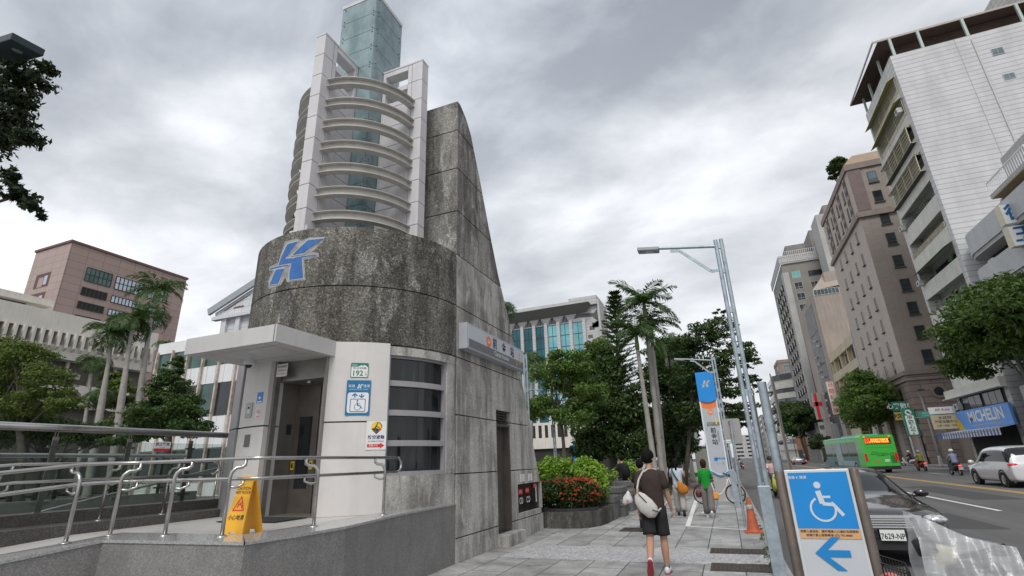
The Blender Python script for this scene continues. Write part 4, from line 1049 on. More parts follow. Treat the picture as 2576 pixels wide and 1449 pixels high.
for i in (2, 4, 5, 6, 7):
    zt_ = tops[i] - 1.62
    for q in range(2):
        yy = y0 + 1.2 + rng.random() * 7.5; m_ = MB(mat('potted greenery', (.05, .10, .03), .8, 0, .4, 9, .8, 9))
        for w in range(7): m_.ball((XF + .12 + rng.random() * .2, yy + rng.random() * .9, zt_ + rng.random() * .5), (.16, .2 + rng.random() * .15, .12 + rng.random() * .16), 6, 4)
        m_.build('balcony_plant', W)
m_ = MB(mat('brown roof underside', (.085, .055, .045), .8, 0, .2, 1)); 
m_.add([(22.0, 54.9, 43.45), (44, 54.9, 43.6), (44, 66, 43.6), (21.6, 66.0, 43.45), (22.0, 54.9, 43.5), (44, 54.9, 43.65), (44, 66, 43.65), (21.6, 66.0, 43.5)], [(3, 2, 1, 0), (4, 5, 6, 7), (0, 1, 5, 4), (1, 2, 6, 5), (2, 3, 7, 6), (3, 0, 4, 7)])
m_.set(mat('roof flashing', (.42, .36, .34), .6, 0, .1)).box((21.55, 54.82, 43.44), (44, 54.9, 43.66)); m_.box((21.5, 54.9, 43.44), (21.6, 66.0, 43.66))
rf = m_.build('rooftop_canopy', W)
m_ = MB(mat('pale green posts', (.42, .50, .47), .6, 0, .1))
for x in (22.9, 25.4, 29.2, 33.6, 38): m_.box((x, 54.7, HT), (x + .22, 54.92, 43.44))
for y in (58, 62, 64.8): m_.box((22.6, y, HT), (22.8, y + .2, 43.44))
build_each(m_, 'canopy_post', rf)
MB(mat('dark brown loft wall', (.07, .045, .036), .85, 0, .25, .7)).box((23.6, 56.4, HT), (43, 65.5, 43.43)).build('loft', W)
MB(WTX).box((36, 57, 43.66), (44, 64, 50)).build('roof_tank_room', W)
# shopfront storeys of the tower
m_ = MB(STUC); m_.box((XF - .4, y0 + .1, 6.5), (XF + .0, y1 + 1.6, 7.3)); m_.box((XF - .7, y0, 6.42), (XF - .0, y1 + 1.7, 6.5)); m_.build('shop_canopy', W)
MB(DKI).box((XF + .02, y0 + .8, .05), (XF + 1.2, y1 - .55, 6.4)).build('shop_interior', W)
for a, b_ in ((.05, .45), (.5, .95)): winX(W, XF - .005, y0 + .8 + 9 * a, y0 + .8 + 9 * b_, 5.2, 6.35, GLASSD, 3)
acunit(W, XF - .1, 64.0, 5.3, .8)
sg = thing('blue_shop_sign', 'long blue shop sign with big white capital letters and a yellow end above the awning', 'shop sign', (XF, 59, 4))
SB = mat('tyre shop blue', (.13, .34, .78), .5, 0, .06, 1); SY = mat('shop yellow', (.70, .50, .06), .5, 0, .08)
xs = XF - .55
m_ = MB(SB).box((xs, 54.2, 3.38), (xs + .2, 65.2, 5.1)); dd = Dec(m_, (xs, 59.7, 4.24), (0, -1, 0), (0, 0, 1), .012, .01)
dd.poly([(-5.5, .86), (-5.5, -.86), (-4.0, -.86), (-4.5, -.2), (-5.1, .3), (-5.3, .86)], SY); dd.up().text('MICHELIN', .9, .12, 1.35, WHITE, 1.15, .03); dd.rect(-2.4, -.62, 3.6, -.57, SY)
m_.build('sign_board', sg)
aw = thing('striped_awning', 'blue and white striped shop awning under the blue shop sign', 'awning', (XF, 60, 3))
m_ = MB(WHITE); SBL = mat('awning blue stripe', (.10, .14, .34), .7, 0, .1); n = 46
for k_ in range(n):
    a = 53.6 + k_ * .3; b_ = a + .3; m_.set(SBL if k_ % 2 else mat('awning white stripe', (.62, .64, .68), .7, 0, .1))
    if k_ > 40: m_.set(SBL)
    m_.add([(xs, a, 3.36), (xs, b_, 3.36), (xs - 1.3, b_, 3.13), (xs - 1.3, a, 3.13), (xs - 1.3, b_, 2.58), (xs - 1.3, a, 2.58)], [(0, 1, 2, 3), (3, 2, 4, 5)])
m_.build('awning_cloth', aw); MB(STEELD).tube([(xs - 1.3, 53.6, 2.96), (xs - 1.3, 67.4, 2.96)], .025, 6).build('awning_bar', aw)
for (lab, z0_, z1_, t1, t2, c_) in (('cream shop sign with three rows of small brown lettering hanging beside the blue sign', 3.55, 4.95, '米其林', '汽車保養中心', mat('cream sign', (.52, .44, .28), .6, 0, .08)), ('small white shop sign hanging directly above a cream sign', 5.05, 5.72, 'AP Auto', '', PAPER)):
    t = thing('hanging_shop_sign', lab, 'shop sign', (20.6, 65, z0_)); m_ = MB(c_).box((19.9, 65.0, z0_), (22.1, 65.25, z1_))
    dd = Dec(m_, (21.0, 64.99, (z0_ + z1_) / 2), (1, 0, 0), (0, 0, 1), .005, .005)
    if t2: dd.text(t1, 0, .38, .34, SILL, 1.1); dd.text(t2, 0, .0, .33, SILL, .95); dd.text('引擎 / 底盤 / 冷氣', 0, -.38, .22, SILL, 1)
    else: dd.text(t1, 0, .05, .36, mat('sign maroon', (.3, .03, .05), .5, 0, 0)); 
    m_.build('sign_board', t)
    MB(STEELD).box((22.1, 65.08, z1_ - .3), (22.49, 65.16, z1_ - .22)).build('bracket', t)
# ---- grey-white corner building on the near side of the tower
C = thing('corner_building', 'low white tiled building with slanting balcony bands next to the white tower', 'building', (30, 45, 0))
MB(WTS).box((XF + 1.6, 24, 0), (44, 54.2, 19.4)).build('core', C)
for i in range(5):
    z = 17.55 - i * 3.3
    m_ = MB(WTS if i != 0 else WTS)
    # rounded end at far side
    pts = [(XF + 1.6, 24), (XF, 24), (XF, 52.6), (XF + .25, 53.5), (XF + .9, 54.1), (XF + 1.6, 54.2)]
    m_.prism(pts, z, z + 1.85, 'Z'); m_.build('balcony_band', C)
    m_ = MB(GREYL).prism([(XF + 1.6, 24), (XF + .12, 24), (XF + .12, 52.6), (XF + .35, 53.4), (XF + .9, 54.0), (XF + 1.6, 54.1)], z - .35, z - .001, 'Z'); m_.build('soffit', C)
    if z > 4:
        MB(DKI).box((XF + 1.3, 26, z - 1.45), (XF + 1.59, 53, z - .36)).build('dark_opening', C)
acunit(C, XF + .9, 50.6, 15.75, .95)
m_ = MB(GREYL); m_.box((XF - .1, 41.2, 20.1), (XF + 3, 46.9, 20.42)); m_.box((XF + 1.2, 41.5, 20.42), (XF + 3, 46.6, 23.2)); build_each(m_, 'roof_terrace', C)
m_ = MB(WHITE)
for k_ in range(20): y = 41.2 + k_ * .3; m_.box((XF - .08, y - .02, 20.43), (XF - .04, y + .02, 21.4))
m_.box((XF - .1, 41.2, 21.4), (XF - .02, 46.9, 21.48)); m_.build('terrace_railing', C)
m_ = MB(GREYL).prism([(XF + .3, 19.4), (XF + 3.0, 19.4), (XF + 3.0, 20.8), (XF + .9, 20.8)], 46.9, 47.2, 'Y'); m_.build('parapet_block', C)
MB(mat('tan awning underside', (.36, .27, .17), .8, 0, .1)).box((XF - .1, 41.3, 20.0), (XF + 3, 46.8, 20.095)).build('terrace_soffit', C)
for z0_, ch in ((17.3, '德'), (15.5, '王')):
    t = thing('projecting_sign', 'white sign with a blue brush character, %s of the two at the far right' % ('upper' if ch == '德' else 'lower'), 'shop sign', (22, 45.9, z0_))
    m_ = MB(PAPER).box((21.9, 45.3, z0_), (23.6, 45.9, z0_ + 1.55)); m_.set(mat('sign cream edge', (.60, .56, .42), .6, 0, .1)).box((21.86, 45.25, z0_ - .03), (21.9, 45.95, z0_ + 1.58)); dd = Dec(m_, (22.75, 45.3, z0_ + .78), (1, 0, 0), (0, 0, 1), .01, .01); dd.text(ch, 0, 0, 1.35, DBLUE, 1, .03); m_.build('sign_board', t)
# ---- brown hotel
Bn = thing('brown_hotel', 'brown tiled tower block with narrow slit windows and rusticated stone base', 'building', (26, 87, 0))
yb0, yb1 = 77.6, 97.6
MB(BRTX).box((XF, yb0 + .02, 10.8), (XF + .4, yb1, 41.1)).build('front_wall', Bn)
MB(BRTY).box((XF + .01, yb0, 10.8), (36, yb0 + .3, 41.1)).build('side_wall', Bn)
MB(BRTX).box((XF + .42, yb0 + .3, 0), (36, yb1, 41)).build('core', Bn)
m_ = MB(BRT)
for z, h_, o_ in ((32.7, .5, .35), (33.25, .35, .2), (40.3, .9, .25), (10.6, .5, .35), (9.9, .35, .25), (10.3, .25, .15), (6.4, .35, .15)):
    m_.box((XF - o_, yb0 - o_, z), (XF + 1.0, yb1 + o_, z + h_)); m_.box((XF + 1.0, yb0 - o_, z), (36, yb0 + .02, z + h_))
build_each(m_, 'cornice', Bn)
m_ = MB(BRL); m_.add([(XF - .2, yb0 - .2, 41.2), (36, yb0 - .2, 41.2), (36, yb1, 41.2), (XF - .2, yb1, 41.2), (XF + 1.6, yb0 + 1.6, 43.4), (36, yb0 + 1.6, 43.4), (36, yb1, 43.4), (XF + 1.6, yb1, 43.4)], [(3, 2, 1, 0), (4, 5, 6, 7), (0, 1, 5, 4), (1, 2, 6, 5), (2, 3, 7, 6), (3, 0, 4, 7)]); m_.build('mansard_roof', Bn)
SLIT = mat('brown slit reveal', (.065, .045, .04), .6, 0, .15)
rows = [33.2 - 1.1, 29.9 - .6, 26.3, 23.0, 19.7, 16.5, 13.2]
for zt_ in [32.0, 28.6, 25.2, 21.9, 18.7, 15.6, 12.9][:7]:
    for yy in (80.9, 84.7, 88.6, 92.4):
        m_ = MB(SLIT).box((XF - .03, yy, zt_ - 1.75), (XF - .005, yy + .75, zt_)); m_.set(SILL).box((XF - .22, yy - .08, zt_ - 1.9), (XF - .004, yy + .83, zt_ - 1.76)); m_.set(GLASSD).box((XF - .034, yy + .05, zt_ - 1.7), (XF - .03, yy + .28, zt_ - .1)); m_.build('slit_window', Bn)
m_ = MB(BRST)
for yy in (79.6, 84.3, 89.0, 93.6): m_.box((XF - .12, yy, 33.7), (XF - .004, yy + 1.1, 40.2))
build_each(m_, 'pilaster', Bn)
for yy in (81.7, 86.4, 91.1, 95.2):
    for zt_ in (39.2, 36.3): m_ = MB(SLIT).box((XF - .03, yy, zt_ - 2.0), (XF - .004, yy + .8, zt_)); m_.set(SILL).box((XF - .15, yy - .05, zt_ - 2.1), (XF - .004, yy + .85, zt_ - 2.0)); m_.build('slit_window', Bn)
MB(mat('dark purple stone', (.17, .125, .12), .7, 0, .15, 1)).box((XF - .01, yb0 - .12, 33.7), (24.1, yb0 - .002, 40.3)).build('corner_pier', Bn)
for zt_ in (39.5, 36.4, 32.9, 29.8, 26.5, 23.1, 19.9, 16.7, 13.6):
    winY(Bn, yb0 - .001, 24.75, 25.85, zt_ - 1.75, zt_, GLB if zt_ > 39 else GLASSD, 1, SILL, dep=.06, sill=SILL)
# podium
m_ = MB(BRST); m_.box((XF - .05, yb0 - .05, 6.75), (30, yb0 + .3, 9.88)); m_.build('podium_side', Bn)
m_ = MB(BRST)
for x0, x1 in ((XF - .1, 23.7), (25.0, 25.7), (27.4, 28.6)): m_.box((x0, yb0 - .10, 0), (x1, yb0 + .9, 6.4))
build_each(m_, 'column', Bn)
m_ = MB(BRSX)
for ya in (78.0, 84.0, 90.0, 96.4): m_.box((XF - .1, ya, 0), (XF + .8, ya + 1.4, 6.4))
m_.box((XF - .06, yb0 + .3, 6.75), (XF + .4, yb1, 9.88)); build_each(m_, 'podium_front', Bn)
def archY(mb, y, x0, x1, ztop, r0):
    n = 12; cx = (x0 + x1) / 2; r_ = (x1 - x0) / 2; pts = [(x0, ztop), (x0, ztop - r_)] + [(cx - r_ * math.cos(PI * i / n), ztop - r_ + r_ * math.sin(PI * i / n)) for i in range(1, n)] + [(x1, ztop - r_), (x1, ztop)]
    for i in range(len(pts) - 1):
        a, b_ = pts[i], pts[i + 1]
        if abs(a[0] - b_[0]) < 1e-6: continue
        mb.add([(a[0], y, a[1]), (b_[0], y, b_[1]), (b_[0], y, ztop + .4), (a[0], y, ztop + .4)], [(0, 1, 2, 3)])
m_ = MB(BRST); archY(m_, yb0 - .09, 23.7, 25.0, 6.0, 0); archY(m_, yb0 - .09, 25.7, 27.4, 6.0, 0); m_.build('podium_arches', Bn)
m_ = MB(BRT).lathe([(.50, -.1), (.55, -.22), (.80, -.22), (.85, -.05)], (25.3, yb0, 8.35), 28, ax='Y'); m_.set(GLASSD).lathe([(0, -.08), (.5, -.08)], (25.3, yb0, 8.35), 28, ax='Y'); m_.build('round_window', Bn)
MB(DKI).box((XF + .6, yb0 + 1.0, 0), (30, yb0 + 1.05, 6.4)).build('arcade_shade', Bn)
for yy in (80.9, 85.0, 89.2): winX(Bn, XF - .061, yy, yy + .9, 7.6, 9.3, GLASSD, 1, SILL)
# ---- cream low building
Tn = thing('cream_low_building', 'low cream building with deep framed windows squeezed beside the brown hotel', 'building', (25, 108, 0))
MB(CREAM).box((XF + .6, 98.0, 0), (34, 119, 20.6)).build('core', Tn)
m_ = MB(CREAM)
for y in (98.1, 103.6, 109.6, 115.6, 118.4): m_.box((XF, y, 8), (XF + .59, y + .6, 18.9))
for z in (18.9, 15.0, 11.0): m_.box((XF - .1, 98, z), (XF + .59, 119, z + 1.5))
m_.build('front_frame', Tn)
MB(mat('blue white side paint', (.42, .48, .58), .7, 0, .1)).box((XF - .12, 97.75, 3), (34, 98.0, 21)).build('side_wall', Tn)
for y in (99.3, 105.0, 111.2):
    for z in (16.6, 12.6): winX(Tn, XF + .599, y, y + 3.4, z, z + 2.1, GLASSD, 3, DARKM)
m_ = MB(STEELD); m_.add([(XF, 112, 13.4), (XF, 118, 13.4), (XF - 2, 118, 12.4), (XF - 2, 112, 12.4)], [(0, 1, 2, 3)]); m_.build('metal_awning', Tn)
# ---- beige blank tower
Gt = thing('beige_tower', 'blank beige tower with chamfered top and a dark glazed strip on its street side', 'building', (26, 128, 0))
gy = 119.6
m_ = MB(BEIG); m_.box((XF, gy, 0), (XF + 5.2, gy + 22, 34.8)); m_.box((XF + 5.2, gy + 1.5, 0), (36, gy + 22, 38.6))
m_.add([(XF, gy, 34.8), (XF + 5.2, gy, 35.3), (XF + 5.2, gy + 3, 39.6), (XF + 3.6, gy + 3, 39.2), (XF, gy + 22, 34.8), (XF + 3.6, gy + 22, 39.2), (XF + 5.2, gy + 22, 39.6)], [(0, 1, 2, 3), (0, 3, 5, 4), (3, 2, 6, 5)])
m_.box((XF + 3.0, gy + 1.0, 35), (XF + 12, gy + 20, 38.9)); m_.build('walls', Gt)
winY(Gt, gy - .06, XF + .1, XF + 4.9, 33.6, 34.9, GLB, 7, WHITE, low=False)
MB(BRT).box((XF + 5.2, gy + .2, 0), (XF + 5.7, gy + 1.5, 36)).build('corner_fin', Gt)
winY(Gt, gy + 1.49, XF + 6.2, XF + 11, 24, 33.0, GLASSD, 4, DARKM); winY(Gt, gy + 1.49, XF + 5.8, XF + 11, 34.2, 35.4, GLASSD, 4, DARKM)
for z0_, z1_ in ((4, 12), (12.1, 20), (20.1, 27), (27.1, 33)): winX(Gt, XF - .001, gy + 4, gy + 14, z0_, z1_, mat('dull dark glass', (.03, .035, .04), .35, 0, .4, .5, spec=.3), 9, DARKM)
rng = random.Random(5)
for i in range(13): acunit(Gt, XF - .2, gy + 5 + rng.random() * 7.5, 6 + i * 1.6, .62)
acunit(Gt, XF + 8.4, gy + .9, 27.5, 1.0)
# ---- grey apartment tower behind
Et = thing('grey_apartment_tower', 'grey weathered apartment tower with rooftop lattice parapet behind the beige tower', 'apartment building', (26, 155, 0))
ey = 152
MB(GREYR).box((XF + .0, ey, 0), (38, ey + 26, 52.5)).build('walls', Et)
m_ = MB(GREYL); m_.box((XF - .15, ey - .15, 0), (XF + 1.4, ey, 50)); m_.box((XF - .2, ey + .2, 0), (XF - .001, ey + 2.5, 50)); build_each(m_, 'corner_pier', Et)
m_ = MB(GREYL); m_.box((XF - .4, ey - .4, 52.5), (38, ey - .2, 55)); m_.box((XF - .4, ey - .2, 52.5), (XF - .2, ey + 26, 55)); m_.build('roof_parapet', Et)
m_ = MB(WHITE)
for k_ in range(30): x = XF + k_ * .5; m_.box((x, ey - .5, 53.0), (x + .06, ey - .42, 56))
for z in (53, 54.5, 56): m_.box((XF - .4, ey - .5, z), (38, ey - .42, z + .08))
m_.build('roof_railing', Et)
m_ = MB(GREYR); m_.box((25, ey + 3, 52.5), (30, ey + 12, 59)); m_.box((32, ey + 4, 52.5), (38, ey + 14, 63)); build_each(m_, 'roof_room', Et)
for i in range(15):
    z = 48 - i * 3.2
    winY(Et, ey - .001, XF + 2.2, XF + 4.2, z, z + 2.0, mat('aqua glass', (.16, .42, .38), .15, 0, .1) if i == 0 else GLASSD, 2, LGREY)
    if i < 12: winY(Et, ey - .001, XF + 6.2, XF + 9.5, z, z + 1.6, GLASSD, 4, RAILC if i % 3 == 1 else DARKM)
for i in range(14):
    for y in (3.5, 8, 12.5, 17): 
        z = 46 - i * 3.2; winX(Et, XF - .002, ey + y, ey + y + 1.4, z, z + 1.6, GLASSD, 1, SILL, dep=.5)
# ---- further towers
Pt = thing('pale_tower', 'pale grey tower rising between the brown hotel and the grey apartment tower', 'apartment building', (24, 105, 0))
ppx = onY(2050, 541, 142.5); MB(GREYL).box((ppx[0], 142.5, 0), (44, 150, ppx[2])).build('walls', Pt); MB(GREYR).box((ppx[0] + 2.5, 144, ppx[2]), (44, 150, ppx[2] + 3)).build('roof_room', Pt)
for i in range(8): winY(Pt, 142.499, ppx[0] + 1.2, ppx[0] + 2.6, ppx[2] - 5 - i * 3.3, ppx[2] - 3.3 - i * 3.3, GLASSD, 2, BRT, sill=BRT, low=False); winY(Pt, 142.499, ppx[0] + 4.4, ppx[0] + 6.2, ppx[2] - 5 - i * 3.3, ppx[2] - 3.3 - i * 3.3, GLASSD, 2, LGREY, low=False)
Ht = thing('curved_balcony_building', 'pale building with wrap around ribbon balconies farther down the street', 'apartment building', (26, 200, 0))
m_ = MB(STUC)
hp = [(20.6, 195), (26.5, 191), (34, 190), (34, 220), (18.5, 220), (18.6, 198)]
m_.prism([(x + .6, y + .6) for x, y in hp], 0, 26, 'Z'); m_.build('core', Ht)
for i in range(7): MB(STUC).prism(hp, 3.2 + i * 3.3, 5.0 + i * 3.3, 'Z').build('balcony_band', Ht)
m_ = MB(GLB)
for i in range(6): m_.set(GLASSD if i % 2 else GLB).prism([(x + .45, y + .45) for x, y in hp], 5.02 + i * 3.3, 6.48 + i * 3.3, 'Z')
m_.prism([(x + .3, y + .3) for x, y in hp], 26, 27.8, 'Z'); m_.build('ribbon_window', Ht)
Ft = thing('distant_brown_block', 'small brown apartment block far down the street above the curved balconies', 'apartment building', (30, 262, 0))
MB(BRT).box((28.5, 262, 0), (37, 280, 43)).build('walls', Ft); MB(BRT).box((28.3, 261.8, 42), (37.2, 280, 43.4)).build('parapet', Ft)
for i in range(7): winY(Ft, 262 - .001, 30.5, 33.5, 39 - i * 3.4, 41 - i * 3.4, GLB, 3, LGREY)
for i in range(5): winX(Ft, 28.499, 265, 268, 39 - i * 3.4, 41 - i * 3.4, GLASSD, 3, LGREY)
rng = random.Random(11)
for i, (x0, yy, w, d, h_, mt, lab) in enumerate(((22.5, 225, 9, 20, 16, CREAM, 'cream shop block beyond the curved balcony building'), (22.2, 250, 9, 30, 21, GREYL, 'pale grey block with shop signs down the street'), (21.8, 290, 9, 30, 14, STUC, 'low stucco block near the vanishing end of the street'), (21.5, 330, 12, 60, 24, GREYR, 'distant grey block closing the right side of the street'), (-14, 420, 16, 40, 12, GREYL, 'pale block at the far end of the street seen past the trees'), (8, 520, 30, 30, 20, GREYL, 'hazy block closing the end of the street'), (-6, 330, 7, 40, 10, RED, 'red fronted building at the left end of the street'))):
    t = thing('distant_building', lab, 'building', (x0, yy, 0)); MB(mt if mt is not RED else mat('brick red front', (.42, .10, .07), .7, 0, .2)).box((x0, yy, 0), (x0 + w, yy + d, h_)).build('walls', t)
    for k_ in range(int(h_ // 3.3)):
        z = 1.4 + k_ * 3.3
        for q in range(4): winX(t, x0 - .001, yy + 2 + q * d / 4.3, yy + 2 + q * d / 4.3 + d / 7, z, z + 1.6, GLASSD, 2, LGREY)
        for q in range(3): winY(t, yy - .001, x0 + .8 + q * w / 3.2, x0 + .8 + q * w / 3.2 + w / 5, z, z + 1.6, GLASSD, 2, LGREY, low=False)
# street facades with shops between
for (x0, yy, d, h_, mt, lab) in ((XF - .1, 119.2, 32, 4.4, BRT, 'dark arcade shops at the foot of the beige tower'), (21.6, 179, 12, 9, mat('terracotta tile front', (.33, .13, .06), .7, 0, .15), 'terracotta fronted shop beyond the roadside tree')):
    t = thing('shop_row', lab, 'shop', (x0, yy, 0)); MB(mt).box((x0 - .3, yy + .0, 0), (x0 + 5, yy + d, h_)).build('walls', t)
    MB(DKI).box((x0 - .32, yy + 1, .2), (x0 - .301, yy + d - 1, 3.0)).build('shop_opening', t)
# hanging signs
def vsign(lab, x0, x1, y, z0_, z1_, face, txt, ink, th=.25, vertical=True, frame=None, tsx=1.0):
    t = thing('projecting_sign', lab, 'shop sign', (x0, y, z0_)); m_ = MB(frame or face).box((x0, y, z0_), (x1, y + th, z1_)); dd = Dec(m_, ((x0 + x1) / 2, y, (z0_ + z1_) / 2), (1, 0, 0), (0, 0, 1), .02, .02)
    w, h_ = x1 - x0, z1_ - z0_
    dd.rect(-w / 2 + .04, -h_ / 2 + .04, w / 2 - .04, h_ / 2 - .04, face); dd.up()
    if vertical:
        n = len(txt)
        for i, ch in enumerate(txt): dd.text(ch, 0, h_ / 2 - h_ * (i + .5) / n, min(w * .85, h_ / n * .9), ink, tsx, .02)
    else: dd.text(txt, 0, 0, h_ * .6, ink, tsx, .02)
    m_.build('sign_board', t); return t
t = thing('projecting_sign', 'dark green framed vertical sign with white panel and four characters on the brown hotel', 'shop sign', (19.2, 70, 3.2))
m_ = MB(GREENP).box((18.9, 70, 3.15), (20.05, 70.3, 6.05)); m_.set(PAPER); dd = Dec(m_, (19.47, 70, 4.6), (1, 0, 0), (0, 0, 1), .02, .02)
dd.rect(-.40, -1.33, .40, .72, PAPER, .1); dd.disc(0, 1.05, .30, PAPER); dd.up().disc(-.05, 1.08, .14, GREENP); dd.disc(.12, .98, .10, GREENP)
for i, ch in enumerate('中國心算'): dd.text(ch, 0, .45 - i * .51, .50, GREENP, 1, .02)
m_.build('sign_board', t); MB(GREY).box((20.05, 70.1, 5.0), (22.4, 70.2, 5.1)).build('bracket', t); MB(GREY).box((18.95, 70.05, .0), (19.1, 70.2, 3.15)).build('post', t)
vsign('orange and white vertical sign high on the beige tower', 20.9, 22.1, 119.0, 8.9, 15.3, PAPER, '日語補習班', ORANGE, .4)
vsign('white sign with a big red cross beside the orange vertical sign', 20.3, 22.2, 136, 9.0, 15.0, GREYL, '', RED, .3)
o_ = [x for x in bpy.data.objects if x.get('label', '').startswith('white sign with a big red')][0]
m_ = MB(RED); m_.box((20.7, 135.9, 9.1), (21.3, 135.97, 14.9)); m_.box((20.35, 135.9, 12.0), (22.1, 135.97, 12.9)); m_.build('red_cross', o_)
vsign('grey vertical eye clinic sign behind the roadside tree', 19.8, 21.0, 132, 3.4, 8.2, GREYL, '眼科', INK, .3)
vsign('dark blank vertical sign next to the eye clinic sign', 21.0, 22.0, 124, 2.6, 7.4, GREY, '', INK, .3)
vsign('white vertical sign with a red diamond and black characters', 17.6, 19.4, 190, 5.6, 12.5, PAPER, '◆小城記', INK, .4)
vsign('pink and white stacked signs far down the street', 11.4, 13.6, 240, 3.5, 15.5, mat('pale pink sign', (.62, .42, .44), .6, 0, .1), '乾百貨坊', DBLUE, .4)
vsign('green over yellow banner sign on the brown hotel front', 20.6, 22.3, 79.5, 6.4, 7.6, GREENP, '心算數學', WHITE, .2, False)
vsign('yellow banner sign directly under the green banner sign', 20.6, 22.3, 79.5, 5.3, 6.3, mat('mustard sign', (.50, .36, .08), .6, 0, .1), '作文英語', INK, .2, False)
vsign('yellow framed vertical sign behind the bus beside the tree trunk', 20.0, 21.2, 96, 2.5, 5.6, mat('mustard sign', (.50, .36, .08), .6, 0, .1), '鐘錶行', INK, .2)
# far side street lamp with green street name plate
t = thing('street_lamp', 'slim white curved street lamp with green street name plate across the road', 'street lamp', (20.85, 69.2, 0))
MB(GREYL).tube([(20.85, 69.2, 0), (20.85, 69.2, 5.9), (20.75, 69.0, 7.0), (20.5, 68.7, 7.7), (20.6, 68.4, 7.85)], [.10, .08, .06, .05, .05], 8).build('pole', t, smooth='all')
MB(GREYL).lathe([(.28, 0), (.22, .1), (.16, .9), (.11, 1.0)], (20.85, 69.2, 0), 12).build('base', t)
MB(DARKM).box((20.35, 67.9, 7.75), (20.95, 68.7, 7.9)).build('lamp_head', t)
m_ = MB(mat('street sign green', (.02, .32, .25), .5, 0, .05)).box((20.1, 69.0, 5.0), (21.7, 69.06, 5.6)); dd = Dec(m_, (20.9, 69.0, 5.3), (1, 0, 0), (0, 0, 1), .01, .01); dd.text('中正四路', 0, .08, .26, WHITE); dd.text('Jhongjheng 4th Rd', 0, -.16, .14, WHITE); m_.build('street_name_plate', t)
t = thing('traffic_light', 'small traffic light showing green beside the white vertical sign', 'traffic light', (18.7, 178, 0))
MB(DARKM).tube([(19.2, 178, 0), (19.2, 178, 7.3)], .09, 6).build('pole', t); m_ = MB(DARKM).box((17.6, 177.9, 6.9), (19.2, 178.1, 7.5)); m_.build('signal_box', t)
MB(mat('green lamp', (.02, 1.0, .30), .5, 0, 0, emit=2.2)).disc((18.95 + .45, 177.88, 7.2), .24, (0, -1, 0), 14).build('green_lamp', t)
# ================================================================ BUILDINGS LEFT AND CENTRE
CIV = mat('cream civic concrete', (.66, .63, .57), .85, 0, .08, .3, streak=.30)
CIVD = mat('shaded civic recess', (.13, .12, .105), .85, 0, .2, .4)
XC = -75.0; K_ = 75 / 45.0
zc_ = lambda z: CAMH + (z - CAMH) * K_
Cv = thing('civic_hall', 'cream concrete civic building with a row of projecting fins between green windows', 'civic building', (XC - 5, 40, 0))
ya, yb = 12.0, 28.63 * K_
MB(CIV).box((XC - 14, ya, zc_(12.15)), (XC, yb, zc_(13.62))).build('parapet_band', Cv)
MB(CIV).box((XC - 14, ya, zc_(10.2)), (XC - .0, yb, zc_(11.2))).build('lower_band', Cv)
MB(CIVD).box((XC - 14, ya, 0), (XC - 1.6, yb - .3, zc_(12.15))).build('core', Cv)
MB(CIV).box((XC - 13, ya, zc_(14.14)), (XC - 1.5, 21.0 * K_, zc_(14.62))).build('roof_slab', Cv)
m_ = MB(CIV); m_.box((XC - 12, ya, zc_(13.62)), (XC - 2.5, 20.4 * K_, zc_(14.14))); m_.build('roof_room', Cv); MB(DKI).box((XC - 2.6, 18.0 * K_, zc_(13.7)), (XC - 2.45, 19.6 * K_, zc_(14.1))).build('roof_room_window', Cv)
fy0 = 18.12 * K_; pitch = .53 * K_
n0 = int((fy0 - ya) / pitch)
for i in range(-n0, 21):
    y = fy0 + i * pitch
    if y > yb - .5: break
    m_ = MB(CIV); m_.prism([(XC - 1.5, zc_(12.16)), (XC + .5, zc_(12.16)), (XC + .5, zc_(11.0)), (XC - .1, zc_(10.72)), (XC - 1.5, zc_(11.2))], y, y + .27, 'Y'); m_.build('facade_fin', Cv)
    m_ = MB(DARKM); a, b_ = y + .29, y + pitch - .02; z0_, z1_ = zc_(11.2), zc_(12.15); x = XC - .9
    m_.box((x - .05, a, z0_), (x, a + .06, z1_)); m_.box((x - .05, (a + b_) / 2 - .03, z0_ + .3), (x + .01, (a + b_) / 2 + .03, z1_)); m_.box((x - .05, a, z0_ + .32), (x + .01, b_, z0_ + .42)); m_.box((x - .05, a, z1_ - .45), (x + .01, b_, z1_ - .38))
    m_.set(mat('mint window glass', (.16, .30, .27), .12, 0, .5, .8)).box((x - .06, a, z0_), (x - .05, b_, z1_)); m_.build('window', Cv)
m_ = MB(CIV)
for i, yy in enumerate((23.6, 25.3, 21.9, 20.2, 27.0)):
    y = yy * K_
    m_.box((XC - 1.55, y - 1.4 * 1.0, zc_(8.4)), (XC - 1.2, y - 1.1, zc_(10.2)))
build_each(m_, 'pier', Cv)
# arch screen: wall with round openings
m_ = MB(CIV); xs_ = XC - .5; ny = 96; za, zb_ = zc_(6.8), zc_(8.55)
for i, yy in enumerate((22.0, 23.55, 25.1, 26.65)):
    y = yy * K_; r_ = .48 * K_; cz = zc_(7.6); h_ = .775 * K_
    n = 24; outer = []; inn = []
    for q in range(n):
        t_ = 2 * PI * q / n; c_, s_ = math.cos(t_), math.sin(t_); k2 = 1 / max(abs(c_) / h_, abs(s_) / ((zb_ - za) / 2))
        outer.append((y + c_ * k2, cz + s_ * k2)); inn.append((y + r_ * c_, cz + r_ * s_ * .9))
    for q in range(n):
        w = (q + 1) % n
        m_.add([(xs_, *outer[q]), (xs_, *outer[w]), (xs_, *inn[w]), (xs_, *inn[q]), (xs_ - .8, *outer[q]), (xs_ - .8, *outer[w]), (xs_ - .8, *inn[w]), (xs_ - .8, *inn[q])], [(0, 1, 2, 3), (3, 2, 6, 7)])
m_.build('round_opening_screen', Cv)
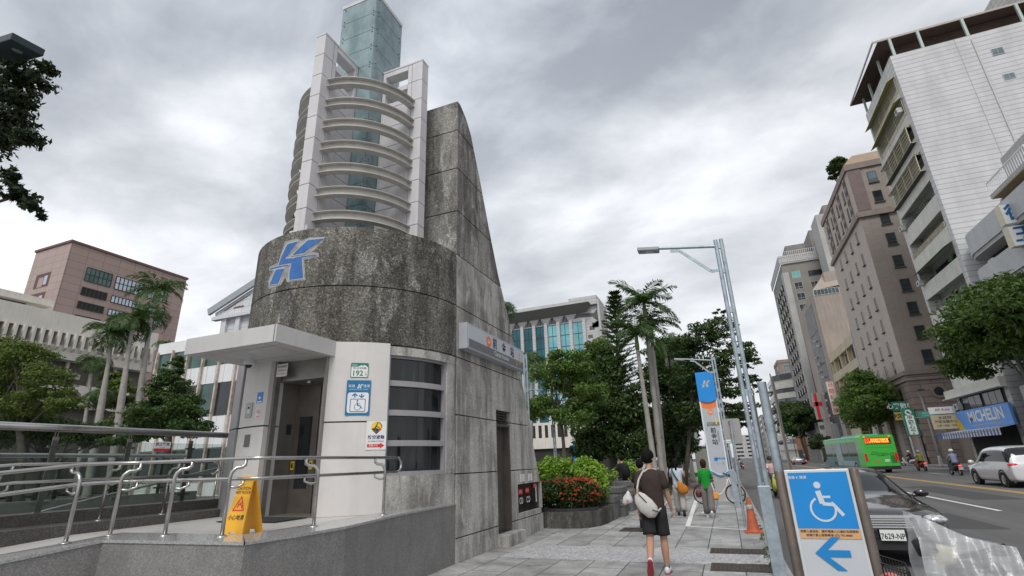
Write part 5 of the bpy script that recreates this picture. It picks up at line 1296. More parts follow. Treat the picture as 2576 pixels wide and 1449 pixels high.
for yy, zz0 in ((23.05, 8.9), (26.2, 7.9)): 
    y = yy * K_; m_ = MB(ACW).box((XC - 1.5, y, zc_(zz0)), (XC - .5, y + .9, zc_(zz0) + .6)); m_.set(GREY).box((XC - .5, y + .1, zc_(zz0) + .1), (XC - .49, y + .8, zc_(zz0) + .5)); m_.build('air_conditioner', Cv)
# pink granite office
PKX = m_tile('pink granite front', (.37, .275, .245), (.22, .155, .14), 3.2, 1.6, 'X', .05, .05, .08, .0, .6)
PKY = m_tile('pink granite side', (.40, .31, .285), (.26, .2, .18), 3.2, 1.6, 'Y', .05, .05, .08, .0, .6)
XP = -120.0; k2 = 2.0; zp = lambda z: CAMH + (z - CAMH) * k2
Pk = thing('pink_granite_office', 'pink granite office block with dark and bright window bands behind the civic building', 'office building', (XP - 8, 68, 0))
py0, py1 = 27.5 * k2, 40.2 * k2
MB(PKX).box((XP - 12, py0 + .05, 0), (XP, py1, zp(25.1))).build('front_block', Pk); MB(PKY).box((XP - 12.5, py0, 0), (XP + .03, py0 + .04, zp(25.1))).build('side_wall', Pk)
MB(mat('dark red coping', (.16, .09, .085), .7, 0, .1)).box((XP - 12.7, py0 - .25, zp(25.1)), (XP + .3, py1 + .25, zp(25.1) + .5)).build('coping', Pk)
for ya_, yb_, z0_, z1_, g, n in ((29.42, 31.92, 21.47, 22.97, GLG, 6), (32.35, 35.3, 21.45, 22.92, GLB, 7), (36.0, 38.2, 21.45, 22.9, GLB, 5), (29.42, 31.83, 19.9, 20.72, DKI, 6), (29.4, 31.83, 18.45, 19.17, DKI, 6), (29.4, 31.83, 17.0, 17.7, DKI, 6), (32.33, 35.3, 19.9, 20.65, GLB, 8), (35.9, 38.2, 19.9, 20.65, GLB, 5), (32.33, 35.3, 18.45, 19.1, GLB, 8), (35.9, 38.2, 18.45, 19.1, GLB, 5)):
    m_ = MB(g if g is not GLB else mat('bright sky glass', (.50, .56, .62), .08, .6, .1, .3)).box((XP + .02, ya_ * k2, zp(z0_)), (XP + .06, yb_ * k2, zp(z1_)))
    m_.set(DARKM)
    for q in range(n + 1): y = (ya_ + (yb_ - ya_) * q / n) * k2; m_.box((XP + .061, y - .08, zp(z0_)), (XP + .14, y + .08, zp(z1_)))
    for fz in (0, .5, 1) if z1_ - z0_ > 1 else (0, 1): z = zp(z0_ + (z1_ - z0_) * fz); m_.box((XP + .061, ya_ * k2, z - .08), (XP + .13, yb_ * k2, z + .08))
    m_.build('window', Pk)
for z0_, z1_ in ((20.6, 22.2), (18.3, 20.0)):
    m_ = MB(mat('recess red', (.13, .075, .07), .8, 0, .1)).box((XP - 9.5, py0 - .02, zp(z0_)), (XP - 4.4, py0 - .001, zp(z1_))); m_.set(mat('bright sky glass', (.5, .56, .62), .08, .6, .1)).box((XP - 6.3, py0 - .06, zp(z0_) + .5), (XP - 5.2, py0 - .03, zp(z1_) - .7)); m_.set(PKY).box((XP - 8.3, py0 - .05, zp(z0_) + .1), (XP - 6.5, py0 - .021, zp(z1_) - .9)); m_.build('recessed_window', Pk)
# white modern block with green glass
YL = 30.0
Wl = thing('white_panel_building', 'low white panel building with green glass bands and rusty mullions behind the palms', 'building', (-38, 30, 0))
PNL = mat('white metal panels', (.76, .77, .79), .5, 0, .06, .6, streak=.15); RUST = mat('rusty white mullion', (.50, .42, .36), .8, 0, .35, 2.5)
MB(PNL).box((-46.6, YL + .1, 0), (-20, YL + 16, 12.75)).build('block', Wl)
MB(PNL).box((-46.7, YL - .05, 12.1), (-40.5, YL + 8, 13.1)).build('roof_edge', Wl)
for i in range(14):
    xa = -46.4 + i * 2.0; xb = xa + 1.86
    MB(GLG).box((xa, YL + .02, 10.45), (xb, YL + .1, 12.05)).build('window', Wl); MB(GLASSD if i % 3 else GLG).box((xa, YL + .02, 6.2), (xb, YL + .1, 8.85)).build('window', Wl); MB(GLASSD).box((xa, YL + .02, 1.2), (xb, YL + .1, 3.6)).build('window', Wl)
m_ = MB(PNL)
for z0_, z1_ in ((8.9, 10.4), (3.7, 6.15)):
    m_.box((-46.5, YL - .02, z0_), (-20, YL + .1, z1_)); 
    for i in range(28): m_.box((-46.4 + i * 1.0 + .46, YL - .08, z0_), (-46.4 + i * 1.0 + .54, YL - .02, z1_))
m_.build('spandrel_panel', Wl)
m_ = MB(RUST)
for i in range(14): m_.box((-46.5 + i * 2.0 - .07, YL - .22, .2), (-46.5 + i * 2.0 + .09, YL + .1, 12.3))
build_each(m_, 'mullion', Wl)
# gabled white hall
YG = 60.0
Gb = thing('gabled_white_hall', 'white tiled gable end with broken pediment tiles showing beside the lift tower', 'building', (-72, 60, 0))
GT_ = m_tile('white stone tiles', (.58, .60, .63), (.38, .39, .41), 1.6, 1.2, 'Y', .05, .03, .1, 0, .5)
MB(GT_).box((-78.4, YG, 0), (-60, YG + 16, 27.2)).build('block', Gb)
MB(GT_).prism([(-79.6, 27.5), (-58.8, 27.5), (-58.8, 28.2), (-69.2, 32.8), (-79.9, 28.6)], YG - .3, YG + 16, 'Y').build('pediment', Gb)
m_ = MB(mat('grey gable coping', (.30, .33, .36), .6, 0, .1)); m_.bar((-80.9, YG - .8, 28.75), (-69.2, YG - .8, 33.3), 1.2, .45, up=(0, 1, 0)); m_.bar((-57.5, YG - .8, 28.75), (-69.2, YG - .8, 33.3), 1.2, .45, up=(0, 1, 0)); build_each(m_, 'gable_coping', Gb)
m_ = MB(mat('pale cornice', (.55, .57, .60), .6, 0, .1)); m_.box((-79.8, YG - .9, 27.1), (-58.5, YG, 27.7)); m_.box((-77.8, YG - .5, 22), (-76.6, YG - .001, 27.1)); m_.box((-74.4, YG - .5, 22), (-73.4, YG - .001, 27.1)); build_each(m_, 'cornice', Gb)
m_ = MB(mat('exposed broken brick', (.16, .10, .08), .9, 0, .3)); m_.prism([(-75.6, 28.75), (-73.0, 28.75), (-73.2, 29.1), (-74.4, 29.15), (-75.5, 29.0)], YG - .32, YG - .305, 'Y'); m_.prism([(-77.6, 28.6), (-72, 30.8), (-72, 31.0), (-77.8, 28.8)], YG - .32, YG - .305, 'Y'); m_.build('damaged_tiles', Gb)
# teal glass office with stepped vents
YT = 85.0; kt = 85 / 80.0; xt = lambda x: x * kt; zt2 = lambda z: CAMH + (z - CAMH) * kt
TLW = m_tile('pale stone cladding tiles', (.50, .50, .51), (.36, .36, .37), 2.0, .5, 'Y', .04, .05, .12, .5, .6)
To = thing('teal_glass_office', 'white stone office with tall teal windows, stepped vents and missing cladding tiles', 'office building', (-25, 85, 0))
MB(TLW).box((xt(-40), YT, 0), (xt(-16.1), YT + 5.5, zt2(26.3))).build('block', To)
m_ = MB(TLW); m_.box((xt(-40), YT - .6, zt2(26.4)), (xt(-16.1), YT + 5.5, zt2(27.4))); m_.box((xt(-20.9), YT - .62, zt2(27.4)), (xt(-16.1), YT + 5.5, zt2(27.9))); m_.build('parapet', To)
m_ = MB(mat('grey soffit', (.18, .18, .17), .8, 0, .1)); m_.add([(xt(-40), YT, zt2(25.0)), (xt(-18.2), YT, zt2(25.3)), (xt(-17.2), YT - 2.2, zt2(26.5)), (xt(-40), YT - 2.2, zt2(26.2)), (xt(-40), YT, zt2(26.5)), (xt(-17.2), YT, zt2(26.6))], [(0, 1, 2, 3), (3, 2, 5, 4), (1, 5, 2)]); m_.build('eaves', To)
xw = [-31.53, -29.34, -27.2, -24.98, -22.79, -20.53]
DKV = mat('dark lattice', (.05, .045, .04), .8, 0, .2)
for i, x in enumerate([-38.0, -35.8, -33.7] + xw):
    x0, x1 = xt(x), xt(x + 1.56); 
    m_ = MB(GLT if i < 6 else mat('bright teal glass', (.22, .52, .56), .06, .6, .35, .15, spec=.8)).box((x0, YT - .10, 3.4), (x1, YT - .02, zt2(23.8)))
    m_.set(DARKM)
    for q in range(11): z = zt2(23.8) - q * 2.05; m_.box((x0, YT - .16, z - .05), (x1, YT - .101, z + .05))
    m_.box((x0 + (x1 - x0) * .5 - .04, YT - .15, 3.4), (x0 + (x1 - x0) * .5 + .04, YT - .102, zt2(23.8))); m_.build('window', To)
    m_ = MB(TLW); m_.box((x1 + .05, YT - .5, 3.4), (xt(x + 2.2) - .05, YT - .001, zt2(24.2))); m_.build('pilaster', To)
    if i < 8:
        m_ = MB(DKV); cx_ = (x0 + x1) / 2
        for r_, w in ((0, .72), (1, .48), (2, .22)):
            m_.box((cx_ - w, YT - .05, zt2(24.1) + r_ * .38), (cx_ + w, YT - .002, zt2(24.1) + r_ * .38 + .36))
        m_.set(TLW)
        for q in range(5): m_.box((cx_ - .60 + q * .3 - .03, YT - .08, zt2(24.1)), (cx_ - .60 + q * .3 + .03, YT - .051, zt2(24.1) + (.74 if 0 < q < 4 else .36)))
        m_.build('stepped_vent', To)
m_ = MB(mat('bare grey mortar', (.13, .125, .12), .95, 0, .3, 1.5))
rng = random.Random(3)
for i in range(15):
    x = xt(-18.7 + rng.random() * 2.3); z = zt2(18.0 + rng.random() * 5.2); m_.box((x, YT - .012, z), (x + .5 + rng.random() * .9, YT - .004 - .0003 * i, z + .3 + rng.random() * .5))
m_.prism([(xt(-20.4), zt2(24.4)), (xt(-19.9), zt2(25.3)), (xt(-18.3), zt2(25.2)), (xt(-16.9), zt2(25.0)), (xt(-16.3), zt2(25.6)), (xt(-16.2), zt2(23.4)), (xt(-17.2), zt2(24.4)), (xt(-19.4), zt2(24.6))], YT - .02, YT - .005, 'Y')
m_.build('bare_patches', To)
MB(TLW).box((xt(-16.0), YT - 1.0, 0), (xt(-15.7), YT + 5.4, zt2(27))).build('side_fin', To)
m_ = MB(CIV).box((xt(-40), YT - 3, 3.9), (xt(-19), YT - .6, 8.0)); 
for i in range(16): m_.set(DKI).box((xt(-37) + i * 1.1, YT - 3.02, 5.6), (xt(-37) + i * 1.1 + .55, YT - 3.001, 7.6))
m_.build('lower_block', To); MB(DKI).box((xt(-40), YT - 2.6, 0), (xt(-16.2), YT - .5, 3.88)).build('undercroft', To)
t = thing('banner', 'narrow blue vertical banner with white characters standing between trees', 'banner', (-18, 60, 0)); p = onY(1453, 1128, 60)
m_ = MB(BLUE).box((p[0] - .55, 60, .6), (p[0] + .55, 60.05, 3.9)); dd = Dec(m_, (p[0], 60, 2.3), (1, 0, 0), (0, 0, 1), .01, .01)
for i, ch in enumerate('藝文中心'): dd.text(ch, 0, 1.0 - i * .68, .6, WHITE)
m_.build('banner_cloth', t)
# ================================================================ PLANTS
LF_D = m_leaf('dark leaves', (.022, .046, .014), (.080, .135, .034))
LF_M = m_leaf('mid green leaves', (.035, .080, .018), (.16, .25, .05))
LF_R = m_leaf('street tree leaves', (.022, .052, .012), (.115, .18, .034))
LF_Y = m_leaf('olive leaves', (.04, .070, .014), (.155, .20, .036))
LF_B = m_leaf('bright hedge leaves', (.07, .16, .016), (.34, .52, .06), big=3)
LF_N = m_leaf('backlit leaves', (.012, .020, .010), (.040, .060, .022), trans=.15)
LF_P = m_leaf('palm leaflets', (.030, .070, .022), (.12, .19, .07), big=2)
LF_F = m_leaf('orange red petals', (.34, .045, .018), (.62, .14, .06), trans=.2, big=6)
BARK = mat('grey bark', (.16, .14, .12), .9, 0, .25, 3, .4, 20)
BARKD = mat('dark bark', (.065, .055, .045), .9, 0, .3, 3, .4, 20)
PBARK = mat('pale palm trunk', (.30, .285, .265), .85, 0, .20, 2.5, .2, 30)
CRSH = mat('green palm crownshaft', (.13, .19, .05), .5, 0, .2, 2)
def leaf_quads(rs, cen, out, size, asp=.42, up=.45, droop=0.0):
    """diamond leaves, one per centre; out = outward direction of each"""
    n = len(cen)
    nrm = rs.normal(size=(n, 3)) * .55 + np.array([0, 0, up]) + out * .5
    nrm /= np.linalg.norm(nrm, axis=1)[:, None]
    a = rs.normal(size=(n, 3)) + out * .8; a[:, 2] -= droop
    a -= nrm * (a * nrm).sum(1)[:, None]; a /= np.linalg.norm(a, axis=1)[:, None] + 1e-9
    b = np.cross(nrm, a)
    s = size * (.65 + .7 * rs.random_sample(n))[:, None]
    v = np.stack([cen - a * s * .5, cen + b * s * asp * .5 + a * s * .05, cen + a * s * .5, cen - b * s * asp * .5 + a * s * .05], 1)
    return v.reshape(-1, 3)
def np_mesh(name, verts, mt, parent, quads=True, org=None):
    me = bpy.data.meshes.new(name); n = len(verts) // 4
    off = np.array(ORG.get(parent.name, Vector((0, 0, 0)))) if parent is not None else np.zeros(3)
    me.vertices.add(len(verts)); me.vertices.foreach_set('co', (verts - off).astype(np.float32).ravel())
    me.loops.add(n * 4); me.loops.foreach_set('vertex_index', np.arange(n * 4, dtype=np.int32))
    me.polygons.add(n); me.polygons.foreach_set('loop_start', np.arange(0, n * 4, 4, dtype=np.int32))
    me.polygons.foreach_set('loop_total', np.full(n, 4, dtype=np.int32))
    me.materials.append(mt); me.update(calc_edges=True)
    o = bpy.data.objects.new(name, me); col.objects.link(o)
    if parent is not None: o.parent = parent
    ORG[o.name] = Vector(off)
    return o
def crown_verts(seed, blobs, n, size, asp=.42, shell=.55, flat=.55, ncl=26, clr=.30, up=.45, droop=0.1):
    rs = np.random.RandomState(seed); vol = np.array([b[3] * b[4] * b[5] for b in blobs]) ** (2 / 3.); vol /= vol.sum(); out = []
    cents = []
    for b, w in zip(blobs, vol):
        c = np.array(b[:3]); r = np.array(b[3:6]); k = max(3, int(ncl * w * len(blobs) ** .5)); nb = int(n * w)
        d = rs.normal(size=(k, 3)); d /= np.linalg.norm(d, axis=1)[:, None]; rad = shell + (1 - shell) * rs.random_sample(k)
        cl = c + d * r * rad[:, None] * .9; cents += [tuple(x) for x in cl]
        rr = r.mean() * clr * (.55 + .9 * rs.random_sample(k))
        idx = rs.choice(k, nb, p=rr**2 / (rr**2).sum())
        e = rs.normal(size=(nb, 3)); e /= np.linalg.norm(e, axis=1)[:, None]; q = rs.random_sample(nb) ** .45
        p = cl[idx] + e * (rr[idx] * q)[:, None] * np.array([1.25, 1.25, flat])
        out.append(leaf_quads(rs, p, e, size, asp, up, droop))
    return np.concatenate(out), cents
def limbs(mb, base, top, cents, r0, seed, kmax=14, n=8):
    rg = random.Random(seed); base = Vector(base); top = Vector(top)
    k = 6; tr_ = [base.lerp(top, i / k) + Vector((rg.uniform(-.1, .1), rg.uniform(-.1, .1), 0)) * (i > 0) * r0 * 3 for i in range(k + 1)]
    mb.tube(tr_, [r0 * (1.25 if i == 0 else 1 - .62 * i / k) for i in range(k + 1)], n)
    cs = cents[:]; rg.shuffle(cs)
    for c in cs[:kmax]:
        c = Vector(c); t = rg.uniform(.45, 1.0); s = base.lerp(top, t); mid = s.lerp(c, .5) + Vector((0, 0, (c - s).length * .10)); r = r0 * .42 * (1.3 - t)
        mb.tube([s, s.lerp(mid, .5) + Vector((rg.uniform(-.1, .1),) * 3) * (c - s).length * .2, mid, c], [r, r * .8, r * .55, r * .18], 5)
def tree(label, name, base, top, blobs, n, size, leafm, bark=BARK, r0=.2, seed=1, group=None, ncl=26, kmax=16, cat='tree', **kw):
    t = thing(name, label, cat, base, group)
    v, cents = crown_verts(seed, blobs, n, size, ncl=ncl, **kw)
    m_ = MB(bark); limbs(m_, base, top, cents, r0, seed, kmax); m_.build('trunk', t, smooth='all')
    np_mesh('crown', v, leafm, t); return t
def pxm(px, py, Y):       # metres per photo pixel, across and up, at a point
    a = onY(px - 20, py, Y); b_ = onY(px + 20, py, Y); c = onY(px, py - 20, Y); d = onY(px, py + 20, Y)
    p = onY(px, py, Y); vd = (p - Vector((0, 0, CAMH))); L = vd.length
    f = Vector(MX[:, 2]); dep = vd.dot(f); s = dep / FPX
    return s, (c[2] - d[2]) / 40
def pblob(px, py, rx, ry, Y, dep=1.0):
    p = onY(px, py, Y); s, u = pxm(px, py, Y); return (p[0], p[1], p[2], rx * s, rx * s * dep, ry * u)
# -- dense dark trees in the park, centre
def ptree(label, Y, bl, n, size, lm, r0=.18, seed=1, base_px=None, bark=BARKD, **kw):
    bs = [pblob(*b, Y + (0 if len(b) < 5 else 0)) for b in bl]
    bx = onY(base_px, 1160, Y)[0] if base_px else bs[0][0]
    zt_ = max(b[2] for b in bs)
    return tree(label, 'park_tree', (bx, Y, 0), (bs[0][0], Y, zt_ - .3), bs, n, size, lm, bark, r0, seed, 'park trees behind the planters', **kw)
ptree('light airy green tree in front of the teal glass office', 24.0, [(1390, 940, 55, 45), (1450, 915, 50, 38), (1370, 1020, 50, 30), (1440, 1040, 60, 38), (1490, 990, 45, 40), (1400, 900, 40, 22), (1350, 1030, 40, 30)], 15000, .17, LF_M, .11, 4, 1432, ncl=60, kmax=26, clr=.42)
ptree('dense dark evergreen tree behind the clipped planter hedge', 27.0, [(1540, 1000, 60, 80), (1500, 1090, 55, 80), (1575, 1100, 55, 90), (1530, 920, 40, 50), (1480, 1140, 40, 45), (1600, 1010, 35, 60)], 26000, .20, LF_D, .2, 7, 1540, ncl=80, clr=.40)
ptree('leafy green tree between the airy tree and the dark evergreen', 28.5, [(1480, 930, 50, 45), (1440, 960, 40, 35), (1500, 880, 32, 28), (1455, 1010, 40, 30)], 11000, .19, LF_M, .14, 9, 1470, ncl=50, clr=.45)
ptree('dark bushy tree under the palm trunks at the park edge', 34.0, [(1680, 1060, 55, 70), (1730, 1030, 50, 60), (1650, 960, 40, 50), (1720, 960, 50, 50), (1690, 1130, 55, 50)], 22000, .22, LF_D, .2, 12, 1690, ncl=70, clr=.42)
ptree('tall spreading tree with open feathery crown beside the blue pylon', 30.0, [(1760, 850, 55, 40), (1810, 830, 50, 38), (1720, 880, 45, 38), (1850, 890, 55, 36), (1790, 920, 70, 38), (1880, 960, 42, 24), (1730, 960, 60, 40), (1830, 980, 60, 30), (1800, 1040, 60, 30), (1870, 1030, 45, 24), (1740, 1040, 55, 40), (1805, 790, 22, 18), (1895, 915, 34, 14)], 17000, .19, LF_D, .12, 15, 1712, ncl=150, kmax=70, clr=.26, flat=.32)
ptree('olive green tree just left of the spreading tree', 38.0, [(1690, 880, 45, 36), (1650, 900, 34, 30), (1670, 960, 45, 40), (1730, 930, 30, 40)], 12000, .24, LF_Y, .2, 19, 1680, ncl=50, clr=.42)
ptree('distant roadside tree low beside the street at the far end of the park', 75.0, [(1830, 1060, 40, 28), (1860, 1050, 30, 24), (1800, 1080, 30, 30)], 5000, .5, LF_D, .3, 23, 1830, ncl=30)
ptree('shadowy tree mass at the far end of the park path', 60.0, [(1650, 1090, 60, 60), (1720, 1100, 40, 55), (1590, 1080, 50, 60), (1500, 1110, 60, 40)], 12000, .40, LF_D, .3, 29, 1620, ncl=50)
# -- royal palms
def palm_parts(t, base, top, r0, r1, nfr, fl, seed, bulge=.0, lean=0, droopy=1.0, bark=None):
    base = Vector(base); top = Vector(top); rg = random.Random(seed); H_ = (top - base).length
    prof = [0, .04, .15, .35, .6, .85, 1.0]; rr = [r0 * 1.3, r0 * 1.1, r0, r0 * 1.03, r0 * .92, r1 * 1.05, r1]
    pts = [base.lerp(top, f) + Vector((math.sin(f * PI) * lean, 0, 0)) for f in prof]
    m_ = MB(bark or PBARK)
    fine = []; fr_ = []
    for i in range(31):
        f = i / 30; j_ = max(k for k in range(len(prof)) if prof[k] <= f + 1e-9); j2 = min(j_ + 1, 6); u_ = 0 if j2 == j_ else (f - prof[j_]) / (prof[j2] - prof[j_])
        fine.append(pts[j_].lerp(pts[j2], u_)); fr_.append((rr[j_] + (rr[j2] - rr[j_]) * u_) * (1.04 if i % 2 else .98))
    m_.tube(fine, fr_, 10); m_.build('trunk', t, smooth='all')
    cs = MB(CRSH).tube([top, top + Vector((0, 0, .12 * fl)), top + Vector((0, 0, .40 * fl)), top + Vector((0, 0, .50 * fl))], [r1 * 1.1, r1 * 1.25, r1 * .9, r1 * .4], 10); cs.build('crownshaft', t, smooth='all')
    apex = top + Vector((0, 0, .45 * fl)); V = []; rs = np.random.RandomState(seed); ma = MB(CRSH)
    for k in range(nfr):
        az_ = 2 * PI * k / nfr + rg.uniform(-.25, .25); el_ = rg.choice([1.2, .95, .7, .45, .2, -.05]) + rg.uniform(-.12, .12); L = fl * rg.uniform(.85, 1.1)
        h = Vector((math.cos(az_), math.sin(az_), 0)); p = apex.copy(); path = [p.copy()]; e = el_; NS = 12
        for i in range(NS):
            e -= (.16 + .10 * (i / NS)) * droopy; p = p + (h * math.cos(e) + Vector((0, 0, math.sin(e)))) * (L / NS); path.append(p.copy())
        ma.tube([path[0], path[4], path[8], path[12]], [.035 * fl / 2.4, .022 * fl / 2.4, .012, .004], 4, False)
        side = h.cross(Vector((0, 0, 1)))
        for i in range(1, NS + 1):
            for q in range(4):
                c = path[i - 1].lerp(path[i], q / 4.0); tt = (i - 1 + q / 4) / NS; d = (path[i] - path[i - 1]).normalized()
                ll = fl * .30 * math.sin(PI * min(1, tt * .85 + .12)) + .05
                for s_ in (-1, 1):
                    ou = (side * s_ * rg.uniform(.6, 1.0) + d * .55 + Vector((0, 0, rg.uniform(-.45, .30)))).normalized()
                    tip = c + ou * ll * rg.uniform(.8, 1.1) + Vector((0, 0, -.18 * ll)); w = d * (.026 * fl / 2.4 + .012)
                    m2 = c.lerp(tip, .5) + Vector((0, 0, .03))
                    V += [c - w * .6, m2 - w, tip, m2 + w]
    ma.build('frond_stem', t)
    np_mesh('crown', np.array([tuple(v) for v in V]), LF_P, t)
def palm(label, px_base, Y, px_top, py_top, r0=.17, r1=.11, nfr=15, fl=2.3, seed=1, group='royal palms in the park', zb=0, name='royal_palm', **kw):
    b_ = onY(px_base, 1170, Y); tp = onY(px_top, py_top, Y); t = thing(name, label, 'palm tree', (b_[0], Y, zb), group)
    palm_parts(t, (b_[0], Y, zb), tp, r0, r1, nfr, fl, seed, **kw); return t
palm('tall palm with pale trunk, leftmost of the clump left of the walking man', 1648, 26, 1604, 880, .13, .09, 13, 1.8, 3, droopy=.6)
palm('palm with the highest crown in the clump behind the walking man', 1662, 27, 1624, 800, .15, .10, 15, 2.1, 5, droopy=.45)
palm('palm leaning close behind the highest palm of the clump', 1668, 28.5, 1640, 850, .14, .10, 13, 1.9, 8, droopy=.6)
for i, (pb, Y, pt, py, lab) in enumerate(((1706, 34, 1676, 900, 'grey palm trunk rising right of the palm clump'), (1722, 36, 1690, 905, 'grey palm trunk standing between two others in the dark grove'), (1738, 40, 1706, 930, 'slender palm trunk at the right of the dark grove'), (1700, 46, 1680, 940, 'far palm trunk deep inside the grove'), (1758, 55, 1736, 960, 'farthest palm trunk beside the park path'))):
    palm(lab, pb, Y, pt, py, .16, .11, 11, 2.0, 30 + i)
palm('small palm rising from behind the teal office trees', 1333, 40, 1337, 925, .16, .12, 14, 2.0, 44, name='royal_palm')
palm('palm whose crown peeks out beside the concrete wing', 1262, 60, 1262, 800, .25, .18, 18, 3.0, 47, name='royal_palm')
YLP = 29.0
palm('royal palm with smooth pale trunk in front of the civic hall, left of three', 236, YLP, 279, 872, .30, .15, 17, 2.9, 51, 'royal palms before the civic hall', droopy=.9)
palm('royal palm with ringed trunk, middle of the three before the civic hall', 288, YLP + .5, 331, 830, .30, .15, 18, 3.0, 54, 'royal palms before the civic hall', droopy=.85)
palm('tallest royal palm before the civic hall with spreading flat crown', 330, YLP + 2, 386, 762, .28, .15, 18, 3.1, 57, 'royal palms before the civic hall', droopy=.75)
palm('leaning dark trunked palm just behind the tallest royal palm', 345, YLP + 4, 372, 822, .22, .14, 14, 2.8, 60, 'royal palms before the civic hall', droopy=1.0)
palm('short young palm growing low behind the left royal palm', 205, YLP + 6, 232, 935, .20, .12, 13, 2.6, 63, 'royal palms before the civic hall', droopy=1.1)
palm('palm spreading over the roof edge of the white panel building', 420, 44, 432, 905, .3, .2, 16, 3.2, 66, 'royal palms before the civic hall', droopy=1.0)
palm('dark low palm in front of the round openings of the civic hall', 240, YLP + 1, 248, 1015, .28, .2, 13, 2.2, 67, 'royal palms before the civic hall', bark=BARKD, droopy=1.2)
# -- trees far left
def ltree(label, Y, bl, n, size, lm, r0, seed, bpx, **kw):
    bs = [pblob(*b, Y) for b in bl]; bx = onY(bpx, 1180, Y)[0]
    return tree(label, 'broadleaf_tree', (bx, Y, 0), (bs[0][0], Y, max(b[2] for b in bs) - .5), bs, n, size, lm, BARKD, r0, seed, 'trees left of the stairwell', **kw)
ltree('large olive green tree at the far left in front of the civic hall', 17.0, [(60, 900, 70, 45), (120, 960, 60, 50), (20, 960, 60, 60), (160, 1010, 45, 36), (60, 1020, 80, 36), (5, 890, 50, 50)], 26000, .17, LF_Y, .25, 71, 75, ncl=90, clr=.36, flat=.45, kmax=40)
ltree('second olive tree between the palms trunks in front of the round openings', 36.0, [(300, 990, 45, 40), (280, 950, 30, 24), (310, 1060, 40, 30)], 9000, .34, LF_Y, .18, 74, 300, ncl=40)
ltree('dark dense evergreen shrub tree in front of the white panel building', 16.0, [(430, 980, 50, 50), (400, 1040, 65, 40), (465, 1030, 50, 45), (440, 925, 26, 30), (380, 1080, 60, 30), (480, 1075, 55, 28), (520, 1070, 20, 14)], 26000, .15, LF_D, .2, 77, 430, ncl=100, clr=.32)
ltree('shadowed undergrowth tree low behind the balustrade', 19.0, [(100, 1085, 110, 36), (230, 1090, 80, 30), (20, 1080, 80, 40), (320, 1100, 60, 24)], 16000, .22, LF_D, .2, 80, 150, ncl=60, kmax=30)
for i, (px, lab) in enumerate(((70, 'bare dark trunk at the far left behind the balustrade'), (130, 'bare forked trunk left of the royal palms'), (170, 'pale leaning bare trunk between the tree crown and the balustrade'))):
    b_ = onY(px - 10, 1130, 20); t = thing('bare_trunk', lab, 'tree', (b_[0], 20, 0), 'bare trunks'); MB(BARK if i == 2 else BARKD).tube([(b_[0], 20, 0), (b_[0] + .1, 20, 2), (b_[0] + .5, 20, 4.5)], [.22, .16, .1], 8).build('trunk', t, smooth='all')
# hedge-like green bank at the left, closing the view under the trees
# -- near tree overhanging at top left, and the lamp head among its leaves
tp = [(-8.3, 2.5), ]
bl = []
for (px, py, rx, ry) in ((20, 130, 40, 22), (60, 190, 60, 26), (120, 180, 34, 14), (30, 240, 60, 30), (20, 300, 70, 30), (60, 340, 50, 14), (10, 350, 40, 18), (20, 440, 30, 22), (40, 490, 50, 18), (85, 520, 30, 14), (100, 545, 14, 10), (-60, 300, 80, 120)):
    bl.append(pblob(px, py, rx, ry, 2.6, 1.0))
nt_ = thing('overhanging_tree', 'dark overhanging tree branches reaching in at the upper left', 'tree', (-13.0, 3.0, 0))
v, cents = crown_verts(91, bl, 12000, .078, ncl=150, shell=.15, clr=.27, flat=.6, droop=.8, up=.2)
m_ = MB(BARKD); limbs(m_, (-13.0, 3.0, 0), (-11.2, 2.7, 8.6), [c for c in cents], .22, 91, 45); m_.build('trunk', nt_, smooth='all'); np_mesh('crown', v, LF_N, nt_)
fl_ = thing('flood_lamp', 'dark box shaped lamp head on a pole among the overhanging leaves', 'lamp', (-9.8, 2.4, 0))
pa, pb_ = onY(0, 133, 2.4), onY(72, 112, 2.4)
d = (pb_ - pa).normalized(); c = pa.lerp(pb_, .5); sx = Vector((.1, .95, .05)); sx = (sx - d * sx.dot(d)).normalized(); u = sx.cross(d)
m_ = MB(mat('dark teal lamp housing', (.035, .055, .06), .5, .2, .1)).cbox(c, (.36, .17, .05), (d, sx, u)); m_.build('lamp_head', fl_, bevel=.01)
m_ = MB(mat('lamp lens', (.25, .27, .27), .2, 0, .1)).disc(c + d * .12 - u * .052 * (1 if u.z > 0 else -1), .055, (-u if u.z > 0 else u), 14); m_.build('lens', fl_)
MB(DARKM).tube([tuple(pa - d * .3), tuple(pa - d * .9 + Vector((0, 0, -.1))), tuple(pa - d * 1.0 + Vector((0, 0, -1))), (pa[0] - d[0], pa[1] - d[1], 0)], .05, 8).build('pole', fl_)
